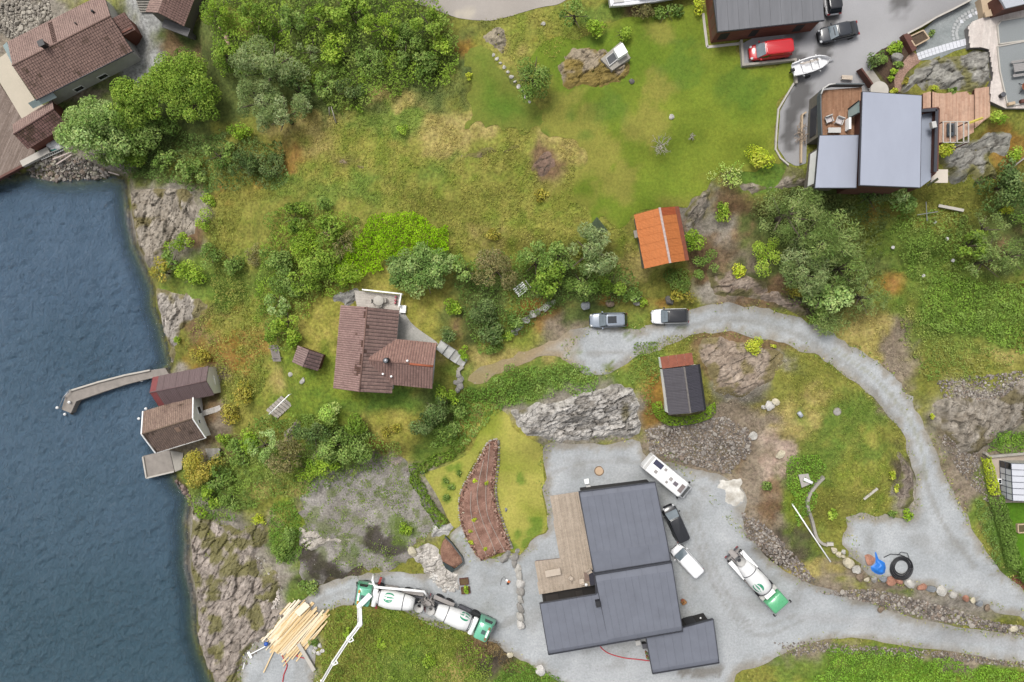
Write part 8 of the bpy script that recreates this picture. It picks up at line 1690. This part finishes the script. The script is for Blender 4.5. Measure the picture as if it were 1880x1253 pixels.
# knoll inside the road bend
bush(1385,637,20,16,1.4,'yellow','yellow green bush on the bare knoll'); bush(1420,636,5,5,.5,'yellow','tiny round yellow green bush right of the knoll bush'); bush(1642,872,9,9,.8,'yellow','upper yellow green bush at the dark rock edge'); bush(1645,898,7,7,.7,'yellow','lower yellow green bush at the dark rock edge'); bush(1528,944,9,9,.8,'bright','bright round bush beside the curved wall'); bush(1640,945,9,8,.6,'mid','grey green tuft at the edge of the turning area'); bush(1666,946,9,9,.6,'bright','bright tuft at the upper edge of the turning area'); bush(1408,890,12,9,.7,'mid','green weed on the pinkish track'); bush(1710,765,6,6,.6,'yellow','small yellow bush beside the right rock bank'); bush(1140,60,18,14,1.6,'bright','bright bush below the cabin boat'); bush(1180,20,20,15,1.4,'brown','rusty brown bush below the cabin boat'); bush(1280,12,10,16,1.6,'yellow','yellow green bush against the brick house corner'); bush(1225,22,36,9,.9,'mid','low grey green bush strip below the cabin boat')
bush(994,360,14,11,.5,'autumn','low flowering tuft in the meadow left of the big lawn'); bush(905,432,16,10,.5,'autumn','low grey tuft in the meadow above the brown leaved tree')
for k,(px,py) in enumerate(((829,895),(819,883),(842,870),(819,914))): bush(px,py,6.5,5.5,.45,'mid',['middle small plant on the left yellow lawn','left small plant on the left yellow lawn','right upper small plant on the left yellow lawn','lowest small plant on the left yellow lawn'][k])
for k,(px,py) in enumerate(((871,955),(863,975),(866,996),(891,1008),(893,886),(872,884))): bush(px,py,4,3.5,.6,'yellow',['yellow plant in the middle of the bark bed','yellow plant low on the left of the bark bed','yellow plant near the lower left edge of the bark bed','yellow plant near the bottom of the bark bed','ochre plant at the right drip line of the bark bed','ochre plant near the upper left edge of the bark bed'][k])
bush(855,1083.5,7.5,5.5,.8,'bright','green plants growing in the lower planter',name='planter_plants')
# hedges
def hedge(name, line, wpx, h, sp, label, dens=1.0):
    ncount[0] += 1; rg = np.random.default_rng(900+ncount[0]); P = smooth(wpoly(line), 6, False); cols, ll, lw, den, ls = SP[sp]; L = Leaves()
    seg = np.linalg.norm(np.diff(P, axis=0), axis=1); tot = seg.sum(); wm = wpx*(H-9)/F; n = int(tot*(wm*2+h*2)*den*dens*1.3)
    t = rg.uniform(0, tot, n); cs = np.concatenate([[0], np.cumsum(seg)]); i = np.clip(np.searchsorted(cs, t)-1, 0, len(seg)-1); f = (t-cs[i])/seg[i]
    c = P[i]*(1-f)[:,None]+P[i+1]*f[:,None]; d = (P[i+1]-P[i])/seg[i][:,None]; nn = np.stack([-d[:,1], d[:,0]], 1)
    a = rg.uniform(-1, 1, n); th = a*math.pi*.62; bump = 1+(.3 if h > .6 else .75)*(fbm(t*1.1, a*1.5, ncount[0])-.5)*2
    off = np.sin(th)*wm*bump; zz = h*(.35+.65*np.cos(th*.8))*bump*(1-.25*rg.uniform(0,1,n)**2)
    X = c[:,0]+nn[:,0]*off; Y = c[:,1]+nn[:,1]*off; g = G(X, Y)
    nrm = np.stack([nn[:,0]*np.sin(th), nn[:,1]*np.sin(th), np.cos(th)+.3], 1)+rg.normal(size=(n,3))*.5
    q = np.clip(fbm(X*.9, Y*.9, 60)*2-.5, 0, 1)[:,None]; col = (cols[0]*q+cols[2]*(1-q))*rg.uniform(.7,1.3,n)[:,None]
    o0 = (float(P[0][0]), float(P[0][1]), float(G(P[0][0], P[0][1])))
    root = thing(name, label, 'hedge', o0)
    L.add(np.stack([X, Y, g+zz], 1), nrm, ll*rg.uniform(.6,1.2,n), lw*rg.uniform(.7,1.3,n), col); link_mesh('foliage', L.mesh('foliage', M_leaf, rg, o0), None, root)
    mb = MB()
    for k in range(0, len(P), 4): v = Vector((P[k][0], P[k][1], float(G(*P[k])))); mb.tube([v-Vector((0,0,.2)), v+Vector((rg.normal(0,.1),rg.normal(0,.1),h*.7))], [.05,.02], 5)
    mb.build('stem', M_bark, root, True, world=True, fix=False); return root
hedge('hedge', [(1803,838),(1808,855),(1814,880),(1819,905)], 7, 1.3, 'yellow', 'clipped yellow green hedge beside the greenhouse paving'); hedge('hedge', [(1820,908),(1828,935),(1836,960),(1843,985),(1848,1010),(1855,1035)], 11, 1.6, 'mid', 'thick green hedge beside the bright green lawn'); hedge('hedge', [(1862,1048),(1872,1052),(1890,1066)], 11, 1.5, 'mid', 'end of the green hedge in the lower right corner beside the bark strip')
hedge('hedge', [(1203,738),(1209,758),(1225,770),(1250,773),(1280,768),(1303,756),(1302,742)], 8, .9, 'bright', 'bright green hedge wrapped round the lower end of the black roofed shed')
hedge('hedge', [(752,862),(775,858),(800,845),(825,838),(845,815),(858,800)], 9, .5, 'broad', 'leafy border along the upper side of the yellow lawn', .8); hedge('hedge', [(757,872),(772,895),(785,920),(800,945),(815,962)], 9, .5, 'broad', 'leafy border between the bare stony plot and the yellow lawn')
# --- masses nobody could count
def cover(name, poly, hr, cols, n_m2, leaf, label, lump=1.6, seed=1, keep=.68, wid=.6, jit=True):
    P = wpoly(poly); P = smooth(P, 4); rg = np.random.default_rng(seed); cols = pal(cols)
    x0, y0 = P.min(0); x1, y1 = P.max(0); n = int((x1-x0)*(y1-y0)*n_m2*1.25); X = rg.uniform(x0, x1, n); Y = rg.uniform(y0, y1, n)
    wx = X+(fbm(X*.5, Y*.5, seed+1)-.5)*3; wy = Y+(fbm(X*.5+9, Y*.5, seed+2)-.5)*3
    k = inpoly(wx, wy, P); X, Y = X[k], Y[k]
    u, v = X/lump, Y/lump; iu, iv = np.floor(u), np.floor(v); bd = np.full(len(X), 9.); hid = np.zeros(len(X)); cx = np.zeros(len(X)); cy = np.zeros(len(X))
    for a in (-1,0,1):
        for b in (-1,0,1):
            qx = iu+a+_h(iu+a, iv+b, seed+5); qy = iv+b+_h(iu+a, iv+b, seed+6); d = np.hypot(u-qx, v-qy); m = d < bd
            bd = np.where(m, d, bd); hid = np.where(m, _h(iu+a, iv+b, seed+7), hid); cx = np.where(m, qx, cx); cy = np.where(m, qy, cy)
    hh = (hr[0]+(hr[1]-hr[0])*hid)*np.sqrt(np.clip(1-(bd/.85)**2, .02, 1)); z = G(X, Y)+hh*(1-.35*rg.uniform(0,1,len(X))**1.5)
    kk = rg.uniform(0, 1, len(X)) < keep+(1-keep)*sstep(.35, .55, fbm(X*.35, Y*.35, seed+8)); X, Y, z, hid, cx, cy, u, v = X[kk], Y[kk], z[kk], hid[kk], cx[kk], cy[kk], u[kk], v[kk]
    ci = (hid*7.13*len(cols)).astype(int) % len(cols); q = np.clip(fbm(X*.25, Y*.25, seed+9)*2-.5, 0, 1)[:,None]
    col = (cols[ci]*.6+(cols[0]*q+cols[-1]*(1-q))*.4)*rg.uniform(.72,1.28,len(X))[:,None]
    nn = np.stack([(u-cx)*1.0, (v-cy)*1.0, np.full(len(X), .75)], 1)+rg.normal(size=(len(X),3))*.45
    L = Leaves(); L.add(np.stack([X, Y, z], 1), nn, leaf*rg.uniform(.6,1.3,len(X)), leaf*wid*rg.uniform(.7,1.3,len(X)), col)
    o = link_mesh(name, L.mesh(name, M_leaf, rg), kind='stuff'); o['label'] = label; return o
B4 = [(108,134,46),(126,150,52),(88,112,44),(112,128,60)]; D4 = [(84,108,50),(100,122,62),(70,92,44),(96,112,66)]
cover('undergrowth', [(385,0),(560,-20),(760,-10),(830,55),(842,105),(815,155),(700,175),(650,210),(600,195),(560,150),(420,140),(390,60)], (.5,2.0), B4, 26, .17, 'mixed scrub filling the upper wood', 1.9, 1)
cover('undergrowth', [(215,275),(300,235),(420,250),(500,262),(535,310),(520,345),(430,350),(350,345),(300,335),(240,325)], (.4,1.5), D4, 26, .15, 'scrub on the bank below the willows', 1.6, 2)
cover('undergrowth', [(490,385),(590,370),(640,400),(665,430),(650,500),(640,530),(580,545),(560,590),(545,640),(500,650),(480,600),(470,520),(490,450)], (.5,1.9), B4, 26, .15, 'scrub filling the thicket left of the cottage', 1.6, 3)
cover('lime_ground_cover', [(662,425),(695,388),(745,380),(795,400),(824,440),(810,480),(740,474),(705,484),(690,506),(625,520),(606,505),(640,460)], (.7,1.3), [(120,158,16),(134,170,22),(104,140,16),(128,160,28)], 70, .13, 'lime green leafy bush mass above the big hedge bush', 1.3, 4, .95)
cover('undergrowth', [(440,790),(560,760),(640,790),(700,800),(740,835),(660,862),(590,890),(540,915),(500,905),(440,945),(370,945),(345,880),(400,830)], (.4,1.6), [(94,122,50),(112,138,56),(78,102,46),(120,132,66)], 26, .15, 'scrub on the slope above the shore', 1.5, 5)
cover('tall_weeds', [(790,815),(850,730),(900,695),(960,672),(1040,668),(1095,688),(1090,712),(1000,728),(945,742),(915,750),(880,780),(850,815)], (.3,.8), [(98,130,52),(114,144,60),(82,110,46),(124,146,76)], 42, .13, 'tall green weeds between the road and the rock face', 1.0, 6, .8)
cover('undergrowth', [(840,490),(960,460),(1130,480),(1180,530),(1150,552),(1060,555),(1000,575),(960,610),(900,650),(860,620),(845,560)], (.3,1.3), D4+[(104,130,56)], 26, .14, 'undergrowth beneath the belt of garden trees', 1.4, 7)
cover('undergrowth', [(1380,365),(1480,350),(1620,370),(1640,430),(1620,520),(1600,570),(1540,600),(1490,580),(1440,540),(1430,470)], (.3,1.3), [(88,106,56),(102,118,68),(74,90,48),(112,116,66)], 22, .15, 'undergrowth beneath the pine group', 1.5, 8, .5)
cover('fern_slope', [(1690,535),(1720,500),(1800,520),(1900,530),(1900,640),(1860,650),(1800,625),(1740,610),(1690,590)], (.3,.8), [(104,132,50),(118,146,58),(90,114,46),(116,138,66)], 42, .14, 'dense bright fern slope at the right edge', 1.1, 9, .85)
cover('tall_weeds', [(1640,400),(1700,385),(1780,400),(1800,440),(1760,500),(1700,520),(1660,500),(1640,450)], (.25,.8), [(98,126,50),(112,140,58),(84,108,46),(124,138,72)], 36, .13, 'green weeds below the modern house', 1.1, 10, .65)
cover('tall_weeds', [(1640,560),(1700,590),(1800,630),(1860,655),(1830,690),(1760,700),(1700,690),(1670,640)], (.2,.5), [(108,130,58),(122,140,66),(94,114,52),(140,140,80)], 32, .12, 'grassy weeds below the fern slope', 1.1, 11, .5)
cover('tall_weeds', [(1445,838),(1500,835),(1520,850),(1505,880),(1495,920),(1475,960),(1455,960),(1448,900)], (.25,.7), [(104,138,46),(118,150,52),(88,118,42),(110,140,58)], 44, .13, 'green weeds above the curved wall', 1.0, 12, .8)
cover('tall_weeds', [(1520,1192),(1580,1186),(1680,1202),(1800,1222),(1900,1232),(1900,1290),(1500,1290),(1510,1230)], (.25,.7), [(106,142,46),(122,156,54),(90,122,42),(116,146,60)], 42, .13, 'bright green herbs along the lower edge', 1.0, 13, .85)
cover('tall_weeds', [(600,1140),(660,1120),(760,1115),(850,1165),(900,1200),(880,1260),(700,1290),(610,1290),(590,1200)], (.12,.45), [(104,128,46),(118,138,52),(90,110,42),(128,134,66)], 34, .13, 'rough grass and weeds under the pump boom', 1.1, 14, .55)
cover('tall_weeds', [(940,1215),(1000,1240),(1060,1262),(1060,1300),(900,1300),(925,1240)], (.2,.5), [(98,132,50),(112,144,56),(84,112,46)], 40, .12, 'green weeds at the lower edge left of the yard', 1.0, 15, .8)
cover('tall_weeds', [(1160,640),(1205,630),(1210,670),(1205,730),(1190,765),(1175,720),(1150,690)], (.15,.5), [(108,130,58),(122,140,66),(94,112,52)], 34, .12, 'weeds left of the black roofed shed', 1.0, 16, .55)
cover('tall_weeds', [(1790,915),(1815,920),(1830,980),(1845,1040),(1815,1005),(1790,960)], (.2,.5), [(102,126,66),(116,136,76),(90,112,58)], 36, .12, 'grey green weeds beside the hedge', 1.0, 17, .7)
cover('tall_weeds', [(500,930),(545,920),(555,960),(548,1020),(520,1035),(500,1000)], (.2,.5), [(98,130,50),(112,142,56),(84,112,44)], 38, .12, 'green weeds between shore rock and bare plot', 1.0, 18, .75)
cover('rockweed', [(374,1150),(380,1168),(388,1180),(382,1188),(374,1172)], (.1,.25), [(206,150,46),(190,132,40),(214,164,66)], 90, .1, 'orange rockweed on the waterline', .7, 19, .9); cover('rockweed', [(388,1208),(400,1215),(404,1232),(398,1240),(390,1225)], (.1,.25), [(206,150,46),(190,132,40),(214,164,66)], 90, .1, 'larger orange rockweed patch low on the waterline', .7, 20, .9)
cover('dark_weeds', [(880,1165),(915,1185),(960,1215),(975,1235),(930,1230),(900,1205),(870,1180)], (.1,.4), [(104,88,62),(84,72,54),(122,108,74)], 46, .1, 'dry brown weeds on the bank by the mint cab', .9, 21, .8)
cover('flowering_weeds', [(1810,800),(1890,790),(1890,828),(1815,830)], (.2,.6), [(104,138,48),(120,150,56),(88,118,44)], 44, .12, 'garden plants above the greenhouse wall', .9, 22, .8)
cover('scrub', [(385,400),(440,430),(470,520),(485,600),(490,680),(455,730),(415,740),(395,690),(350,660),(345,620),(385,560),(395,500)], (.15,.7), [(112,124,56),(128,136,64),(100,112,50),(140,138,72)], 24, .13, 'low messy scrub on the slope above the boathouses', 1.2, 23, .25)
cover('plot_weeds', [(575,870),(640,862),(740,850),(800,945),(790,985),(730,1040),(600,1062),(555,1040),(560,930)], (.08,.35), [(116,136,62),(132,148,74),(100,118,54)], 18, .11, 'scattered weeds on the bare stony plot', .9, 24, .0)
cover('shore_scrub', [(380,940),(430,975),(480,965),(480,1010),(440,1020),(420,1100),(390,1060),(370,990)], (.05,.3), [(118,128,60),(136,138,70),(104,116,54)], 20, .1, 'thin growth in the cracks of the broad shore rock', .9, 25, .0)
# bare little trees on the lawn
def bare(px, py, rm, h, label, n=9):
    rg = np.random.default_rng(int(px)); p = P3(px, py, h*.6); root = thing('bare_tree', label, 'tree', (p.x, p.y, gz(p))); mb = MB(); mb.tube([(0,0,-.2),(.02,.03,h*.45)], [.09,.07], 7); mb.build('trunk', M_baret, root, True, fix=False); mb = MB()
    def br(a, d, L, r, k):
        b = a+d*L; mb.tube([a, (a+b)/2+Vector(rg.normal(0,.06,3)), b], [r, r*.8, r*.5], 5)
        if k:
            for j in range(3): e = (d+Vector(rg.normal(0,.55,3))).normalized(); e.z = abs(e.z)*.6; br(b if j else (a+b)/2, e.normalized(), L*rg.uniform(.55,.8), r*.6, k-1)
    for k in range(n): a = 2*math.pi*(k+rg.uniform(-.3,.3))/n; br(Vector((.02,.03,h*.42)), Vector((math.cos(a),math.sin(a),rg.uniform(.25,.7))).normalized(), rm*.42, .05, 2)
    mb.build('branches', M_baret, root, True, fix=False)
M_baret = mat('bare_grey_bark', S(186,178,166), .9, var=.15, scale=4)
bare(1214,266,1.75,2.4,'leafless grey little tree on the big lawn'); bare(1270,252,.6,1.0,'tiny leafless shrub right of the leafless little tree',5)
for k,((ax,ay),(bx,by),lab) in enumerate((((608,196),(617,226),'pale bare trunk leaning out below the upper wood'),((604,197),(605,212),'short bare trunk beside the leaning trunk'))): mb = MB(); mb.tube([P3(ax,ay,1.2),P3(bx,by,.15)],[.05,.09],6); single(mb,'dead_trunk',M_baret,lab,'dead trunk',smooth_=True)
# grass tufts over all the rough ground
def grass(name, poly, n_m2, hgt, label, seed, gain=1.5):
    P = wpoly(poly); rg = np.random.default_rng(seed); x0, y0 = P.min(0); x1, y1 = P.max(0); n = int((x1-x0)*(y1-y0)*n_m2); X = rg.uniform(x0,x1,n); Y = rg.uniform(y0,y1,n); k = inpoly(X, Y, P); X, Y = X[k], Y[k]; Z = G(X, Y)
    k = (shore_d(X, Y) > 1.2) & (fbm(X*.4, Y*.4, seed+3) > .38); X, Y, Z = X[k], Y[k], Z[k]
    col = tint(X, Y, Z)*gain*rg.uniform(.65,1.4,len(X))[:,None]; ok = (col[:,1] > col[:,0]*.80); X, Y, Z, col = X[ok], Y[ok], Z[ok], col[ok]
    nn = rg.normal(size=(len(X),3))*.55+np.array([0,0,.8]); L = Leaves(); L.add(np.stack([X, Y, Z+hgt*rg.uniform(.1,.8,len(X))], 1), nn, hgt*rg.uniform(.5,1.2,len(X)), .045*rg.uniform(.6,1.4,len(X)), col)
    o = link_mesh(name, L.mesh(name, M_blade, rg, tri=True), kind='stuff'); o['label'] = label
grass('meadow_grass', [(430,170),(620,190),(720,150),(840,110),(870,230),(980,240),(1060,260),(1050,370),(1140,420),(1190,500),(950,460),(820,480),(800,400),(700,380),(600,360),(450,370),(420,460),(470,560),(480,700),(440,780),(400,700),(340,660),(380,560),(420,500),(380,350),(520,260)], 26, .24, 'long meadow grass in straw and olive tones', 41)
grass('bank_grass', [(1170,620),(1320,610),(1460,640),(1560,690),(1640,770),(1670,830),(1650,940),(1550,960),(1500,1040),(1430,1000),(1390,880),(1440,830),(1300,760),(1180,770)], 24, .2, 'rough grass on the knoll inside the road bend', 42)
grass('slope_grass', [(1560,350),(1880,300),(1880,540),(1700,540),(1660,700),(1590,640),(1560,600),(1640,520),(1580,400)], 20, .22, 'rough grass on the slope below the modern house', 43)
grass('rough_grass', [(840,40),(1040,20),(1120,50),(1030,90),(990,190),(900,70)], 24, .22, 'yellowed grass below the pale lane', 44)

def verge(name, polys, label, seed, n_m=9):
    rg = np.random.default_rng(seed); L = Leaves()
    for poly in polys:
        P = smooth(wpoly(poly), 4); D = np.roll(P, -1, 0)-P; ln = np.linalg.norm(D, axis=1); i = rg.choice(len(P), int(ln.sum()*n_m), p=ln/ln.sum()); t = rg.uniform(0, 1, len(i))[:,None]
        p = P[i]+D[i]*t+np.stack([-D[i,1], D[i,0]], 1)/ln[i][:,None]*rg.normal(0, .38, len(i))[:,None]; k = (np.abs(p[:,0]) < 80) & (np.abs(p[:,1]) < 52) & (fbm(p[:,0]*.5, p[:,1]*.5, seed) > .45); p = p[k]
        c = pal([(112,130,56),(134,140,70),(96,114,50),(150,146,84)])[rg.integers(0, 4, len(p))]*rg.uniform(.6,1.2,len(p))[:,None]
        L.add(np.stack([p[:,0], p[:,1], G(p[:,0], p[:,1])+rg.uniform(.04,.2,len(p))], 1), rg.normal(size=(len(p),3))*.5+np.array([0,0,.8]), rg.uniform(.08,.24,len(p)), rg.uniform(.03,.08,len(p)), c)
    o = link_mesh(name, L.mesh(name, M_blade, rg), kind='stuff'); o['label'] = label
verge('verge_grass', [[(1085,600),(1160,602),(1200,596),(1270,572),(1370,560),(1510,603),(1620,675),(1690,760),(1750,900),(1812,1012),(1930,1130),(1740,1085),(1600,1056),(1556,952),(1678,935),(1664,820),(1590,720),(1470,640),(1330,612),(1210,640),(1120,688),(1035,660)],[(1000,818),(1170,808),(1240,850),(1320,930),(1410,1030),(1530,1085),(1760,1150),(1990,1190),(1990,1235),(1800,1205),(1620,1178),(1500,1178),(1400,1222),(1330,1300),(1040,1262),(905,1180),(790,1150),(660,1108),(592,1130),(575,1260),(440,1240),(520,1130),(600,1070),(720,1050),(845,1040),(858,968),(900,1028),(1005,976)]], 'thin grass and weeds along the gravel edges', 51)
